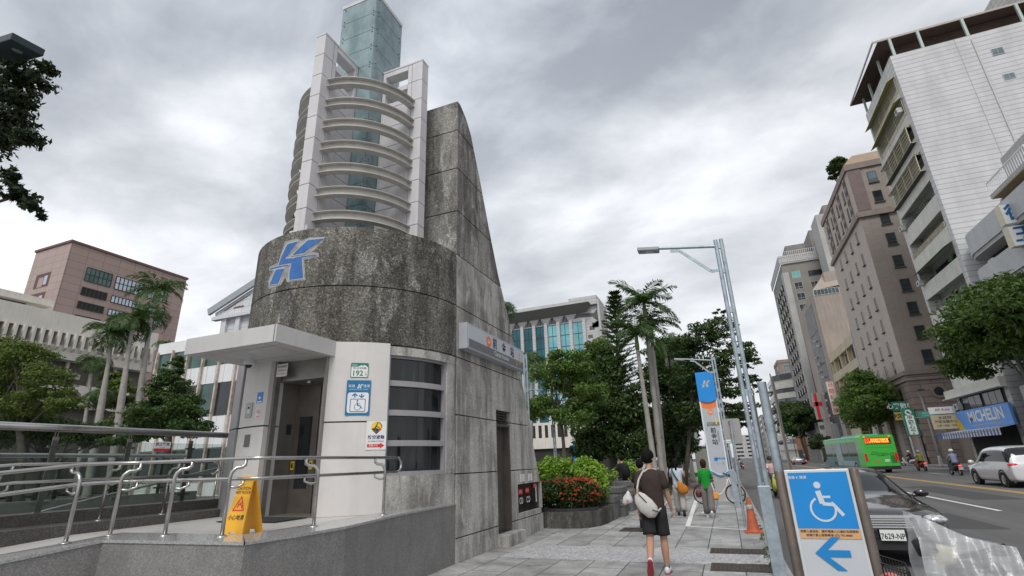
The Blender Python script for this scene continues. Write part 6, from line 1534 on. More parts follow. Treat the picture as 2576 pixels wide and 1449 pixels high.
# -- roadside trees across the street
def rtree(label, blobs, n, size, seed, base, lm=LF_M, r0=.2, **kw):
    return tree(label, 'roadside_tree', base, (blobs[0][0], blobs[0][1], blobs[0][2]), blobs, n, size, lm, BARK, r0, seed, 'trees along the far kerb', **kw)
rtree('biggest roadside tree, in front of the white tower and the corner building', [(19.6, 45.5, 10.0, 3.2, 4.2, 2.8), (19.6, 49.0, 9.7, 3.0, 3.4, 2.4), (19.6, 41.5, 10.0, 3.2, 3.8, 2.7), (19.4, 51.8, 8.5, 2.0, 2.2, 1.6), (19.6, 46.0, 12.0, 2.2, 3.2, 1.6), (19.6, 38.0, 9.4, 2.8, 3.0, 2.2), (19.6, 43, 8.3, 2.6, 3.6, 1.3)], 36000, .36, 101, (19.6, 43.5, 0), LF_R, .25, ncl=130, clr=.34)
rtree('roadside tree behind the green bus in front of the brown hotel', [(19.5, 86, 9.0, 3.0, 5.5, 2.6), (19.5, 91, 8.2, 2.8, 4.0, 2.4), (19.5, 82, 8.4, 2.8, 3.2, 2.2), (19.5, 86, 11.2, 2.2, 3.4, 1.6), (19.5, 88, 6.4, 3.0, 5.0, 1.4)], 24000, .42, 104, (19.5, 90, 0), LF_M, .24, ncl=90, clr=.34)
rtree('roadside tree farther on, in front of the curved balcony building', [(18.8, 160, 12.5, 5.0, 9, 3.6), (18.8, 152, 10.5, 4.5, 6, 3.0), (18.8, 165, 9.5, 4.5, 8, 3.0)], 12000, .8, 107, (19.2, 158, 0), LF_D, .35, ncl=60)
rtree('low dark roadside tree below the farther roadside tree', [(19.5, 132, 4.3, 2.0, 3.5, 1.5), (19.5, 136, 3.6, 2.0, 2.5, 1.2)], 4000, .5, 109, (19.6, 133, 0), LF_D, .2, ncl=20)
tree('small tree growing on the roof edge of the brown hotel', 'rooftop_tree', (24.2, 88.0, 42.4), (23.6, 88.0, 44.5), [(*onX(2108, 412, 23.2), 1.5, 1.8, 1.2), (*onX(2098, 435, 23.2), 1.2, 1.6, 1.0)], 3500, .5, LF_D, BARKD, .12, 111, ncl=20)
t = thing('low_hedge', 'low dark hedge on the far kerb beside the parked scooter', 'hedge', (20, 110, 0)); v, _c = crown_verts(113, [(20.2, 108 + i * 3, .55, .6, 2.0, .55) for i in range(6)], 4000, .3, ncl=40); np_mesh('foliage', v, LF_D, t)
# -- norfolk pine
npn = thing('norfolk_pine', 'dark slender pine with tiered branches left of the palm clump', 'pine tree', (onY(1562, 1170, 32)[0], 32, 0))
bx = onY(1562, 1170, 32)[0]; tpx = onY(1546, 732, 32)
MB(BARKD).tube([(bx, 32, 0), tuple(tpx)], [.16, .02], 8).build('trunk', npn, smooth='all')
V = []; rg = random.Random(7); base = Vector((bx, 32, 0)); hgt = tpx.z; m_ = MB(BARKD)
for i in range(22):
    f = .42 + .56 * i / 21; c = base.lerp(tpx, f); L = 2.3 * (1 - f) ** .75 + .16
    for k in range(7):
        a = 2 * PI * k / 7 + i * .4; h = Vector((math.cos(a), math.sin(a), 0)); tip = c + h * L + Vector((0, 0, L * .22)); m_.tube([c, tip], [.02, .006], 3, False); sd = h.cross(Vector((0, 0, 1)))
        for q in range(16):
            p = c.lerp(tip, .15 + .85 * q / 15)
            for s_ in (-1, 1, 0):
                o_ = (sd * s_ * .7 + h * .5 + Vector((0, 0, rg.uniform(.1, .7)))).normalized() * (.20 + .10 * rg.random()); w = Vector((0, 0, 1)).cross(o_).normalized() * .035
                V += [p - w * .5, p + o_ * .5 - w, p + o_, p + o_ * .5 + w]
m_.build('branches', npn); np_mesh('crown', np.array([tuple(v) for v in V]), LF_D, npn)
# ================================================================ PLANTERS
PLW = m_concrete('dark planter concrete', (.055, .053, .050), (.12, .118, .112), .5, .4, .25, 12.0)
PLB = m_granite('planter granite blocks', (.13, .13, .128), .8, 50, .4, .5)
def wall_path(mb, path, z0_, z1_, w):
    P = [Vector((p[0], p[1], 0)) for p in path]; L = []; R_ = []
    for i in range(len(P)):
        d = (P[min(i + 1, len(P) - 1)] - P[max(i - 1, 0)]).normalized(); nn = Vector((-d.y, d.x, 0)); L.append(P[i] + nn * 0); R_.append(P[i] + nn * w)
    n = len(P)
    vs = [(p.x, p.y, z) for z in (z0_, z1_) for p in L] + [(p.x, p.y, z) for z in (z0_, z1_) for p in R_]
    fs = []
    for i in range(n - 1): fs += [(i, i + 1, n + i + 1, n + i), (2 * n + i + 1, 2 * n + i, 3 * n + i, 3 * n + i + 1), (n + i, n + i + 1, 3 * n + i + 1, 3 * n + i), (i + 1, i, 2 * n + i, 2 * n + i + 1)]
    fs += [(0, n, 3 * n, 2 * n), (n - 1, 2 * n - 1 + 0, 4 * n - 1, 3 * n - 1)]
    mb.add(vs, fs)
pw = [(-6.2, 14.0), (-4.85, 13.95), (-4.45, 13.88), (-4.1, 13.88), (-3.8, 13.98), (-3.55, 14.2), (-3.40, 14.5), (-3.33, 15.0), (-3.32, 16.4)]
t = thing('curved_planter', 'low curved concrete planter wall holding the orange flowering shrubs', 'planter', (-4.5, 15, 0))
m_ = MB(PLW); wall_path(m_, pw, 0, .40, .22); m_.build('wall', t)
m_ = MB(mat('black planter edging', (.03, .028, .028), .5, 0, .1)); wall_path(m_, [(x, y + .03) for x, y in pw[:-2]], .402, .47, .12); m_.build('edging', t)
MB(DIRT).prism([(p[0] - .0, p[1] + .15) for p in pw[:6]] + [(-3.6, 14.7), (-3.55, 16.4), (-6.2, 16.4)], .2, .38, 'Z').build('soil', t)
bk = thing('stepped_stone_planter', 'stepped planter of dark granite blocks running along the pavement edge', 'planter', (-3.8, 18, 0))
for (x0, y0_, x1, y1_, z1_) in ((-3.85, 16.0, -3.30, 16.9, .62), (-3.75, 16.92, -3.15, 17.5, .45), (-4.3, 17.6, -3.35, 18.6, .80), (-4.3, 18.65, -3.2, 19.6, .66), (-5.2, 18.2, -4.35, 19.4, .95), (-4.2, 19.7, -3.3, 21.0, .9), (-5.4, 20.0, -4.25, 21.2, 1.05), (-4.4, 16.9, -3.9, 17.5, .72)):
    m_ = MB(PLB); m_.box((x0, y0_, 0), (x1, y1_, z1_ - .17)); m_.box((x0 - .02, y0_ - .02, z1_ - .165), (x1 + .02, y1_ + .02, z1_)); m_.build('granite_block', bk, bevel=.012)
MB(GREYL).box((-12, 24.0, 0), (-3.2, 24.3, 1.05)).build('rear_wall', bk); 
# clipped hedge and flowering row
def hedge(label, name, seed, blobs, n, size, lm, flowers=0, fl_b=None):
    t = thing(name, label, 'shrub', (blobs[0][0], blobs[0][1], .35)); v, cents = crown_verts(seed, blobs, n, size, asp=.46, shell=.8, clr=.34, ncl=90, flat=.9, up=.7); np_mesh('foliage', v, lm, t)
    m_ = MB(BARKD)
    for c in cents[::6]: m_.tube([(c[0] * .9 + blobs[0][0] * .1, c[1] * .9 + blobs[0][1] * .1, .3), c], [.02, .006], 4, False)
    m_.build('stems', t)
    if flowers:
        rs = np.random.RandomState(seed + 1); C = []
        for i in range(flowers):
            b = fl_b[rs.randint(len(fl_b))]; th = rs.uniform(-PI * .85, .35); ph = rs.uniform(-.6, 1.35) if i % 3 else rs.uniform(.6, 1.4)
            p = np.array([b[0] + b[3] * math.cos(th) * math.cos(ph) * 1.03, b[1] + b[4] * math.sin(th) * math.cos(ph) * 1.03, b[2] + b[5] * math.sin(ph) * 1.0])
            k = 16; e = rs.normal(size=(k, 3)); e[:, 2] = abs(e[:, 2]) * .6; e /= np.linalg.norm(e, axis=1)[:, None]; C.append(leaf_quads(rs, p + e * .045, e, .045, .7, .8))
        np_mesh('flowers', np.concatenate(C), LF_F, t)
    return t
hb = [(-4.55, 14.75, .82, .75, .60, .40), (-4.0, 14.85, .82, .55, .60, .38), (-5.1, 14.9, .82, .5, .5, .4), (-3.85, 15.5, .80, .38, .6, .36)]
hedge('row of dark leafed shrubs with orange red flowers in the curved planter', 'flowering_shrub', 131, hb, 13000, .075, m_leaf('dark glossy leaves', (.022, .05, .014), (.085, .125, .03), big=4), 150, hb[:2] + hb[3:] + hb[1:2])
hb2 = [(-4.8, 16.0, 1.25, .95, .75, .50), (-4.15, 16.1, 1.22, .65, .75, .46), (-5.5, 16.1, 1.2, .7, .7, .48), (-4.5, 15.8, .95, 1.1, .8, .45)]
hedge('rounded clipped bright green hedge above the orange flowering shrubs', 'clipped_hedge', 137, hb2, 15000, .12, LF_B, 7, hb2)
hb3 = [(-4.9, 18.6, 1.0, .5, .6, .28), (-4.6, 19.8, 1.1, .6, .7, .25), (-4.0, 17.2, .75, .3, .4, .15)]
hedge('low feathery green plants between the granite planter blocks', 'low_shrub', 141, hb3, 5000, .09, LF_M)
hedge('pale green young shrub behind the walking man', 'young_shrub', 145, [(-3.9, 22.6, 1.15, .5, .4, .45), (-4.3, 22.8, .9, .5, .4, .4)], 2500, .13, LF_B)
t = thing('grass_bank', 'dark grass bank under the palm grove beside the path', 'grass', (-6, 35, 0), kind='stuff'); rs = np.random.RandomState(5)
c = np.stack([rs.uniform(-16, -2.7, 14000), rs.uniform(25, 60, 14000), rs.uniform(.02, .25, 14000)], 1); np_mesh('grass', leaf_quads(rs, c, np.tile([0, 0, 1.0], (14000, 1)), .3, .15, 0), LF_D, t)
# ================================================================ STREET FURNITURE
def street_lamp(label, x, y, h_=5.24):
    t = thing('street_lamp', label, 'street lamp', (x, y, 0), 'twin tube street lamps')
    m_ = MB(GALV)
    for s_ in (-.045, .045): m_.tube([(x + s_, y, 1.15), (x + s_, y, h_)], .034, 12)
    m_.build('pole', t, smooth=True)
    m_ = MB(GALV)
    for z in (1.9, 2.58, 3.25, 3.95, 4.66, 5.12): m_.box((x - .03, y - .02, z - .05), (x + .03, y + .02, z + .05))
    build_each(m_, 'pole_link', t)
    MB(GALV).box((x - .09, y - .06, 0), (x + .085, y + .06, 1.2)).build('base_box', t, bevel=.012)
    MB(GALV).tube([(x - .05, y, h_ - .12), (x - 1.02, y, h_ + .03)], .026, 10).build('arm', t, smooth=True)
    m_ = MB(GALV); m_.bar((x - .82, y, h_ - .06), (x - .66, y, h_ - .085), .018, .05); m_.bar((x - .66, y, h_ - .09), (x - .20, y, h_ - .56), .018, .05); m_.bar((x - .20, y, h_ - .565), (x - .05, y, h_ - .56), .018, .05); m_.build('strut', t)
    hd = MB(mat('lamp head grey', (.30, .33, .35), .5, .3, .1)); c = Vector((x - 1.2, y, h_ + .03)); hd.cbox(c, (.19, .10, .035), (Vector((.99, 0, -.14)), Vector((0, 1, 0)), Vector((.14, 0, .99)))); hd = hd.build('lamp_head', t, bevel=.012)
    MB(mat('lamp lens pale', (.52, .52, .46), .3, 0, .05)).cbox(c - Vector((-.02, 0, .038)), (.07, .05, .006), (Vector((.99, 0, -.14)), Vector((0, 1, 0)), Vector((.14, 0, .99)))).build('lens', hd)
    return t
street_lamp('nearest twin tube street lamp standing by the access plates', .44, 8.9)
street_lamp('twin tube street lamp standing beside the blue topped pylon sign', .08, 20.2, 5.18)
street_lamp('twin tube street lamp in front of the airy green tree', -7.82, 25.0, 5.25)
street_lamp('twin tube street lamp half hidden behind the station name sign', -5.92, 16.1, 5.2)
# metro pylon
py = thing('pylon_sign', 'tall blue topped station pylon sign with orange O4 disc and yellow exit number', 'pylon sign', (-.38, 24.3, 0))
px0, px1, Yp = -.77, -.02, 24.3
PG = mat('pylon face grey', (.42, .45, .49), .5, 0, .05); PF = mat('pylon frame white', (.66, .70, .76), .45, 0, .05); BLP = mat('pylon blue', (.012, .25, .68), .4, 0, .05)
m_ = MB(PF); m_.box((px0, Yp, 1.0), (px0 + .06, Yp + .28, 4.1)); m_.box((px1 - .06, Yp, 1.0), (px1, Yp + .28, 4.1)); m_.build('frame', py, bevel=.008)
cxp = (px0 + px1) / 2; n = 16
top = [(px0, 5.27), (px1, 5.27), (px1, 4.05)] + [(px1 - (px1 - px0) * i / n, 4.05 - .13 * math.sin(PI * i / n)) for i in range(1, n)] + [(px0, 4.05)]
m_ = MB(BLP).prism(top, Yp - .04, Yp + .30, 'Y'); hp_ = m_.build('blue_head', py, bevel=.004)
m_ = MB(PAPER); dd = Dec(m_, (cxp, Yp - .04, 4.72), (1, 0, 0), (0, 0, 1), .004, .002)
KL = mat('pale gold emblem', (.50, .47, .33), .5, 0, .05)
for pl in ([(-.10, .02), (-.02, .02), (.03, .16), (-.05, .16)], [(.02, .04), (.08, .04), (.22, .16), (.12, .16)], [(-.04, .015), (.18, .035), (.18, .05), (-.04, .03)], [(-.17, -.015), (-.03, .0), (-.03, .012), (-.17, -.003)], [(-.15, -.13), (-.08, -.13), (-.04, -.02), (-.12, -.03)], [(.02, -.13), (.11, -.13), (.09, .01), (.0, .0)]): dd.poly(pl, KL)
m_.build('emblem', hp_)
body = [(px0 + .06, 4.02), (px1 - .06, 4.02), (px1 - .06, 1.08)] + [(px1 - .06 - (px1 - px0 - .12) * i / n, 1.0 + .09 * math.cos(2 * PI * i / n * .9)) for i in range(1, n)] + [(px0 + .06, .98)]
m_ = MB(PG).prism(body, Yp + .02, Yp + .26, 'Y'); bd = m_.build('face', py)
wv = [(px0 + (px1 - px0) * i / 20, 1.0 + .085 * math.cos(2 * PI * i / 20 * .9)) for i in range(21)]
for i in range(20):
    pass
m_ = MB(mat('wave blue', (.06, .22, .46), .5, 0, .05))
for a, b_ in zip(wv[:-1], wv[1:]): m_.prism([(a[0], a[1] - .06), (b_[0], b_[1] - .06), (b_[0], b_[1]), (a[0], a[1])], Yp - .01, Yp + .27, 'Y')
m_.set(PF)
for a, b_ in zip(wv[:-1], wv[1:]): m_.prism([(a[0], a[1]), (b_[0], b_[1]), (b_[0], b_[1] + .03), (a[0], a[1] + .03)], Yp - .005, Yp + .27, 'Y')
m_.build('wave_trim', py)
m_ = MB(PG); dd = Dec(m_, (cxp, Yp + .02, 2.5), (1, 0, 0), (0, 0, 1), .004, .002)
w = (px1 - px0) / 2 - .06
dd.poly([(-w, 1.50)] + [(w * (2 * i / 12 - 1), 1.24 - .10 * math.sin(PI * i / 12)) for i in range(13)] + [(w, 1.50)], ORANGE)
dd.disc(.03, 1.0, .115, ORANGE); dd.up().text('O4', .03, 1.0, .12, WHITE, 1, .01); dd.rect(-.2, .42, .32, .58, SG3); dd.up().text('出入口', -.06, .52, .07, YELLOW); dd.text('Exit', -.06, .45, .05, YELLOW); dd.text('1', .19, .62, .42, mat('exit yellow', (.70, .55, .04), .5, 0, .05), 1, .02)
for i, ch in enumerate('前金站'): dd.text(ch, .02, .22 - i * .24, .24, INK, 1, .015)
dd.text('Cianjin Station', .20, -.02, .075, INK, 1, .0, -PI / 2); dd.rect(-.03 - .1, -1.02, .0, -.88, BLUE); dd.text('臺灣企銀', .13, -.93, .09, BLUE, 1, .01); dd.text('出口', .02, -1.13, .07, GREY); dd.text('1', .20, -1.13, .14, INK)
m_.build('print', bd)
def m_perf():
    m, nt, b = new_mat('perforated panel'); t = nt.nodes.new('ShaderNodeTexCoord'); vo = nt.nodes.new('ShaderNodeTexVoronoi'); vo.inputs['Scale'].default_value = 13; vo.inputs['Randomness'].default_value = 0
    nt.links.new(t.outputs['Object'], vo.inputs['Vector']); nt.links.new(ramp_node(nt, vo.outputs['Distance'], [(.16, .12), (.2, .36)]), b.inputs['Base Color']); b.inputs['Roughness'].default_value = .6; return m
MB(m_perf()).box((px0 + .1, Yp + .04, 0), (px1 - .08, Yp + .22, .98)).build('foot_panel', py)
# sign posts
t = thing('sign_post', 'thick galvanised post with a tall sign plate seen edge on, nearest behind the wheelchair board', 'sign post', (.50, 6.5, 0)); 
MB(GALV).tube([(.50, 6.5, 0), (.50, 6.5, 2.42)], .049, 20).build('post', t, smooth=True)
m_ = MB(mat('grey sign plate', (.20, .185, .18), .5, .3, .15, 3)); m_.add([(.590, 6.42, .9), (.655, 6.86, .9), (.655, 6.86, 2.42), (.590, 6.42, 2.50), (.602, 6.42, .9), (.667, 6.86, .9), (.667, 6.86, 2.42), (.602, 6.42, 2.50)], [(0, 1, 2, 3), (7, 6, 5, 4), (0, 3, 7, 4), (3, 2, 6, 7), (1, 5, 6, 2)]); m_.build('sign_plate', t)
m_ = MB(DARKM)
for z in (1.1, 1.35, 1.75, 2.1, 2.3): m_.tube([(.50, 6.5, z), (.60, 6.5, z)], .012, 8)
m_.build('bolts', t)
m_ = MB(mat('cream sticker', (.55, .49, .34), .6, 0, .1)).box((.585, 6.40, 1.78), (.589, 6.46, 1.92)); m_.build('sticker', t)
t = thing('sign_post', 'slim post with a dark sign plate seen edge on right behind the nearest street lamp', 'sign post', (.60, 10.6, 0))
MB(GALV).tube([(.60, 10.6, 0), (.60, 10.6, 2.65)], .028, 12).build('post', t, smooth=True)
m_ = MB(mat('grey sign plate', (.2, .18, .18))).box((.635, 10.55, 1.5), (.648, 11.0, 2.72)); m_.build('sign_plate', t)
t = thing('sign_post', 'slim post with a blank grey square plate seen from behind, next to the traffic cone', 'sign post', (.17, 14.5, 0))
MB(GALV).tube([(.15, 14.5, 0), (.22, 14.5, 2.48)], .030, 12).build('post', t, smooth=True)
m_ = MB(mat('back of sign plate', (.36, .35, .345), .5, .3, .08)); m_.prism([(.06, 1.95), (.40, 1.93), (.43, 1.96), (.44, 2.52), (.41, 2.55), (.06, 2.56), (.03, 2.53), (.03, 1.98)], 14.54, 14.553, 'Y'); m_.build('sign_plate', t)
m_ = MB(STEELD); m_.box((.17, 14.505, 2.4), (.25, 14.54, 2.5)); m_.box((.17, 14.505, 2.1), (.25, 14.54, 2.18)); build_each(m_, 'bracket', t)
m_ = MB(PAPER); dd = Dec(m_, (.10, 14.538, 2.0), (1, 0, 0), (0, 0, 1)); dd.rect(-.06, -.04, .06, .04, PAPER); dd.up().text('CWAF', 0, -.012, .035, INK); m_.build('sticker', t)
# traffic cone
tc_ = thing('traffic_cone', 'worn orange traffic cone standing at the kerb', 'traffic cone', (.30, 13.6, 0)); CO = mat('faded orange plastic', (.46, .105, .045), .6, 0, .15, 6)
m_ = MB(CO); m_.lathe([(.0, .74), (.03, .74), (.035, .70), (.055, .60), (.125, .09), (.145, .04), (.15, .035)], (.30, 13.6, 0), 24); m_.box((.11, 13.41, .0), (.49, 13.79, .035)); m_.build('body', tc_, smooth=True)
MB(mat('dirty reflective band', (.50, .48, .45), .5, 0, .1)).lathe([(.061, .58), (.083, .48), (.081, .479)], (.30, 13.6, .0), 24).build('band', tc_, smooth='all')
# utility cabinet
t = thing('utility_cabinet', 'pale grey utility cabinet with overhanging lid beside the park path', 'cabinet', (-2.5, 40, 0)); CB = mat('cabinet grey green', (.30, .31, .27), .6, .1, .1)
pc = onY(1763, 1125, 40); MB(CB).box((pc[0] - .47, 40, 0), (pc[0] + .47, 40.8, 2.36)).build('body', t, bevel=.01); MB(CB).box((pc[0] - .53, 39.9, 2.36), (pc[0] + .53, 40.9, 2.45)).build('lid', t); m_ = MB(CB); m_.box((pc[0] - .42, 39.975, .15), (pc[0] - .02, 39.999, 2.2)); m_.box((pc[0] + .02, 39.975, .15), (pc[0] + .42, 39.999, 2.2)); m_.build('doors', t)
# wheelchair board
wb = thing('lift_direction_board', 'blue and white wheelchair sign board with left arrow and bronze side posts', 'sign board', (.60, 4.6, 0)); YB = 4.6
BRZ = mat('weathered bronze post', (.15, .125, .105), .45, .6, .2, 6); WF = mat('board frame white', (.62, .64, .66), .4, .1, .05)
for x in (.352, .852): MB(BRZ).lathe([(0, 1.505), (.030, 1.505), (.033, 1.50), (.033, 0), (.0, 0)], (x, YB + .02, 0), 20).build('post', wb, smooth=True)
MB(WF).box((.388, YB, .25), (.818, YB + .04, 1.51)).build('frame', wb, bevel=.005)
m_ = MB(PG); dd = Dec(m_, (.603, YB, 1.30), (1, 0, 0), (0, 0, 1), .003, .0015)
dd.rect(-.195, -1.0, .195, .19, mat('board grey white', (.52, .55, .58), .5, 0, .04)); dd.up().rect(-.195, -.195, .195, .19, mat('board blue', (.01, .24, .62), .4, 0, .04)); dd.up(); dd.wheelchair(.0, -.015, .275, mat('board pictogram', (.56, .62, .68), .5, 0, 0)); dd.text('高雄 K 捷運', -.135, .155, .024, PAPER)
dd.rect(-.19, -.262, .197, -.198, mat('orange sticker', (.62, .36, .17), .6, 0, .08)); dd.up().text('若需人員協助、請按電梯入口處紅色服務鈴', .0, -.215, .0195, INK, 1, .01); dd.text('或撥打愛心服務專線 (07) 793-8888', -.005, -.240, .0195, INK, 1, .01)
AB = mat('arrow blue', (.01, .22, .56), .45, 0, .03)
dd.poly([(-.118, -.357), (.005, -.465), (.062, -.465), (-.036, -.379), (.105, -.379), (.105, -.335), (-.036, -.335), (.062, -.25), (.005, -.25)], AB)
m_.build('printed_face', wb)
# ================================================================ VEHICLES
TYRE = mat('tyre rubber', (.012, .012, .013), .8, 0, .2); RIM = mat('alloy rim', (.42, .43, .44), .3, .8, .05); CHROME = mat('chrome', (.80, .81, .83), .22, .75, 0); CGL = mat('car glass', (.010, .013, .015), .05, 0, 0, spec=.45)
LENS = mat('headlamp lens', (.42, .44, .46), .08, .3, .8, 14, spec=.9); TAILR = mat('tail light red', (.45, .01, .015), .25, 0, 0, emit=.25); PLATE = mat('number plate white', (.70, .72, .70), .5, 0, 0); PINK_ = mat('mask', (.1, .1, .1))
def wheel(parent, c, r, w, nsp=8):
    m_ = MB(TYRE).lathe([(r * .60, -w / 2), (r * .93, -w / 2), (r, -w * .34), (r, w * .34), (r * .93, w / 2), (r * .60, w / 2)], c, 28, ax='X'); o = m_.build('wheel', parent, local=True, smooth=True)
    m_ = MB(RIM); m_.lathe([(r * .61, -w * .48), (r * .66, -w * .49), (r * .66, w * .49), (r * .61, w * .48), (r * .55, w * .3), (r * .55, -w * .3), (r * .61, -w * .48)], c, 24, ax='X')
    for k in range(nsp):
        a = 2 * PI * k / nsp; s_ = 1 if c[0] > 0 else -1
        m_.bar((c[0] + s_ * w * .42, c[1] + r * .08 * math.cos(a), c[2] + r * .08 * math.sin(a)), (c[0] + s_ * w * .40, c[1] + r * .60 * math.cos(a), c[2] + r * .60 * math.sin(a)), r * .10, .02, up=(1, 0, 0))
    m_.build('rim', o, local=True)
    MB(DARKM).lathe([(0, -w * .2), (r * .56, -w * .2), (r * .56, w * .2), (0, w * .2)], c, 16, ax='X').build('brake_disc', o, local=True)
    return o
def car_shell(parent, stn, paint, cab, ws, rw):
    """loft of cross sections; cab = range of stations with glass sides, ws / rw = windscreen and rear window strips"""
    def sec(y, w, zb, zs, wt, zt):
        h = [(0, zb), (w * .80, zb), (w * .97, zb + .07), (w * 1.0, zb + (zs - zb) * .5), (w * .985, zs - .06), (w * .95, zs), (wt + .02, zt - .07), (wt * .80, zt - .008), (0, zt + .012)]
        return [(x, y, z) for x, z in h] + [(-x, y, z) for x, z in h[-2:0:-1]]
    m_ = MB(paint); S = [sec(*s_) for s_ in stn]; n = len(S[0]); vs = [p for s_ in S for p in s_]; b0 = 0
    m_.v = vs
    gi = None
    m_.set(CGL); gi = m_.cur
    for i in range(len(S) - 1):
        for j in range(n):
            q = (j + 1) % n; m_.f.append((i * n + j, (i + 1) * n + j, (i + 1) * n + q, i * n + q))
            side = j in (5, n - 6); topf = j in (6, 7, n - 7, n - 8); g = (side and cab[0] <= i < cab[1]) or (topf and i in (ws, rw))
            m_.mi.append(gi if g else 0)
    m_.f.append(tuple(range(n))); m_.mi.append(0); m_.f.append(tuple((len(S) - 1) * n + j for j in range(n))[::-1]); m_.mi.append(0)
    o = m_.build('body', parent, local=True, smooth='all', sub=2); return o
CPB = mat('black car paint', (.012, .011, .012), .12, .2, 0, spec=.7, coat=1.0); CPW = mat('pearl white car paint', (.62, .62, .64), .22, .05, .03, coat=.8); CPS = mat('silver car paint', (.42, .43, .45), .22, .6, .03, coat=.6)
def sedan(name, label, paint, loc, rz, roof=1.44, L=4.75, cat='car', front=True, detail=True, plate='7629-NP', group=None):
    t = thing(name, label, cat, loc, group, rz=rz); k = L / 4.75; rr = roof
    stn = [(-.0 * k, .60, .34, .56, .44, .62), (.05 * k, .78, .24, .66, .62, .72), (.28 * k, .88, .22, .76, .70, .83), (.8 * k, .905, .22, .83, .72, .92), (1.3 * k, .91, .22, .87, .70, .98), (2.15 * k, .91, .22, .91, .60, rr - .03), (2.9 * k, .91, .22, .93, .61, rr + .02), (3.5 * k, .91, .22, .94, .58, rr - .06), (4.15 * k, .89, .26, .95, .60, 1.06), (4.6 * k, .85, .30, .92, .62, 1.0), (4.75 * k, .74, .40, .84, .52, .88)]
    b_ = car_shell(t, stn, paint, (4, 8), 4, 7)
    for x in (-.80, .80):
        for y in (.95 * k, 3.75 * k):
            wheel(t, (x, y, .33), .33, .22); MB(BLACK).lathe([(.34, -.10), (.40, -.10), (.40, .118), (.34, .118)], (x * 1.0, y, .35), 26, ax='X').build('wheel_arch', t, local=True)
    m_ = MB(BLACK); m_.box((-.5, -.015, .26), (.5, .05, .40)); m_.build('lower_intake', t, local=True)
    m_ = MB(CHROME)
    for i, z in enumerate((.74, .70, .665, .63, .595)): w = .44 - .015 * i; m_.box((-w, -.055 + .0 * i, z - (.013 if i else .022)), (w, .04, z + (.008 if i else .018)))
    m_.set(BLACK).box((-.42, -.035, .58), (.42, .03, .74)); m_.build('grille', t, local=True)
    for s_ in (-1, 1):
        m_ = MB(LENS).ball((s_ * .655, .115, .69), (.165, .12, .075), 14, 10); hl = m_.build('headlight', t, local=True, smooth='all'); MB(CHROME).ball((s_ * .60, .05, .69), (.05, .07, .045), 10, 8).build('reflector', hl, local=True, smooth='all')
        m_ = MB(paint).ball((s_ * .97, 1.62 * k, .99), (.12, .075, .075), 12, 8); m_.tube([(s_ * .74, 1.62 * k, .93), (s_ * .96, 1.62 * k, .97)], .035, 6); mr = m_.build('wing_mirror', t, local=True, smooth='all')
        MB(TAILR).ball((s_ * .66, 4.66 * k, .80), (.17, .10, .08), 12, 8).build('tail_light', t, local=True, smooth='all')
    m_ = MB(BLACK).tube([(-.9 * .75, 1.42 * k, 1.0), (.05, 1.36 * k, 1.005)], .012, 5); m_.build('wiper', t, local=True)
    for y_, s_ in ((-.062, 1), (4.79 * k, -1)):
        m_ = MB(PLATE).box((-.165, y_ - .004, .40), (.165, y_ + .004, .555)) if s_ > 0 else MB(PLATE).box((-.165, y_ - .004, .55), (.165, y_ + .004, .70))
        dd = Dec(m_, (0, y_ - .005 * s_, .47 if s_ > 0 else .625), (s_, 0, 0), (0, 0, 1), .002); dd.text(plate, 0, -.012, .115, INK, .78, .012); m_.build('number_plate', t, local=True)
    return t
sedan('parked_car', 'black sedan with chrome grille parked facing the camera behind the wheelchair board', CPB, (2.22, 10.38, ROADZ), 0)
p = onZ(2000, 1169.5, ROADZ); sedan('sports_car', 'low silver sports car seen from behind farther up the street', CPS, (p[0] + .8, p[1] + 4.2, ROADZ), PI, roof=1.28, L=4.4, plate='AKL-0911')
p = onZ(1986, 1153, ROADZ); sedan('dark_car', 'small dark car far ahead near the vanishing end of the street', mat('dark red car paint', (.07, .03, .035), .2, .2, 0, coat=.8), (p[0], p[1] + 4.5, ROADZ), PI, roof=1.5, plate='3168-MQ')
# people carrier
mv = thing('people_carrier', 'white people carrier with dark windows driving away at the right edge', 'car', (12.42, 34.95, ROADZ), rz=PI)
stn = [(0, .62, .34, .62, .46, .70), (.06, .82, .24, .74, .68, .84), (.35, .90, .20, .86, .74, .98), (.85, .915, .20, .92, .74, 1.06), (1.75, .92, .20, .99, .74, 1.66), (2.4, .92, .20, 1.0, .78, 1.78), (3.6, .92, .20, 1.0, .79, 1.79), (4.5, .92, .22, 1.0, .78, 1.76), (4.74, .91, .26, 1.0, .76, 1.36), (4.84, .89, .28, .96, .74, 1.05), (4.9, .84, .34, .90, .66, .98)]
car_shell(mv, stn, CPW, (3, 8), 3, 7)
for x in (-.82, .82):
    for y in (.95, 3.9): wheel(mv, (x, y, .34), .34, .22, 7); MB(BLACK).lathe([(.35, -.10), (.41, -.10), (.41, .108), (.35, .108)], (x, y, .36), 26, ax='X').build('wheel_arch', mv, local=True)
for s_ in (-1, 1):
    MB(TAILR).ball((s_ * .72, 4.74, .98), (.24, .14, .075), 12, 8).build('tail_light', mv, local=True, smooth='all'); m_ = MB(CPW).ball((s_ * 1.02, 1.25, 1.08), (.13, .08, .10), 12, 8); m_.tube([(s_ * .9, 1.25, 1.04), (s_ * 1.0, 1.25, 1.05)], .03, 6); m_.build('wing_mirror', mv, local=True, smooth='all')
    MB(LENS).ball((s_ * .70, .22, .82), (.16, .22, .10), 12, 8).build('headlight', mv, local=True, smooth='all')
    m_ = MB(CHROME)
    for y in (2.1, 3.0): m_.box((s_ * .925 - .012, y, .86), (s_ * .925 + .012, y + .16, .885))
    m_.build('door_handle', mv, local=True)
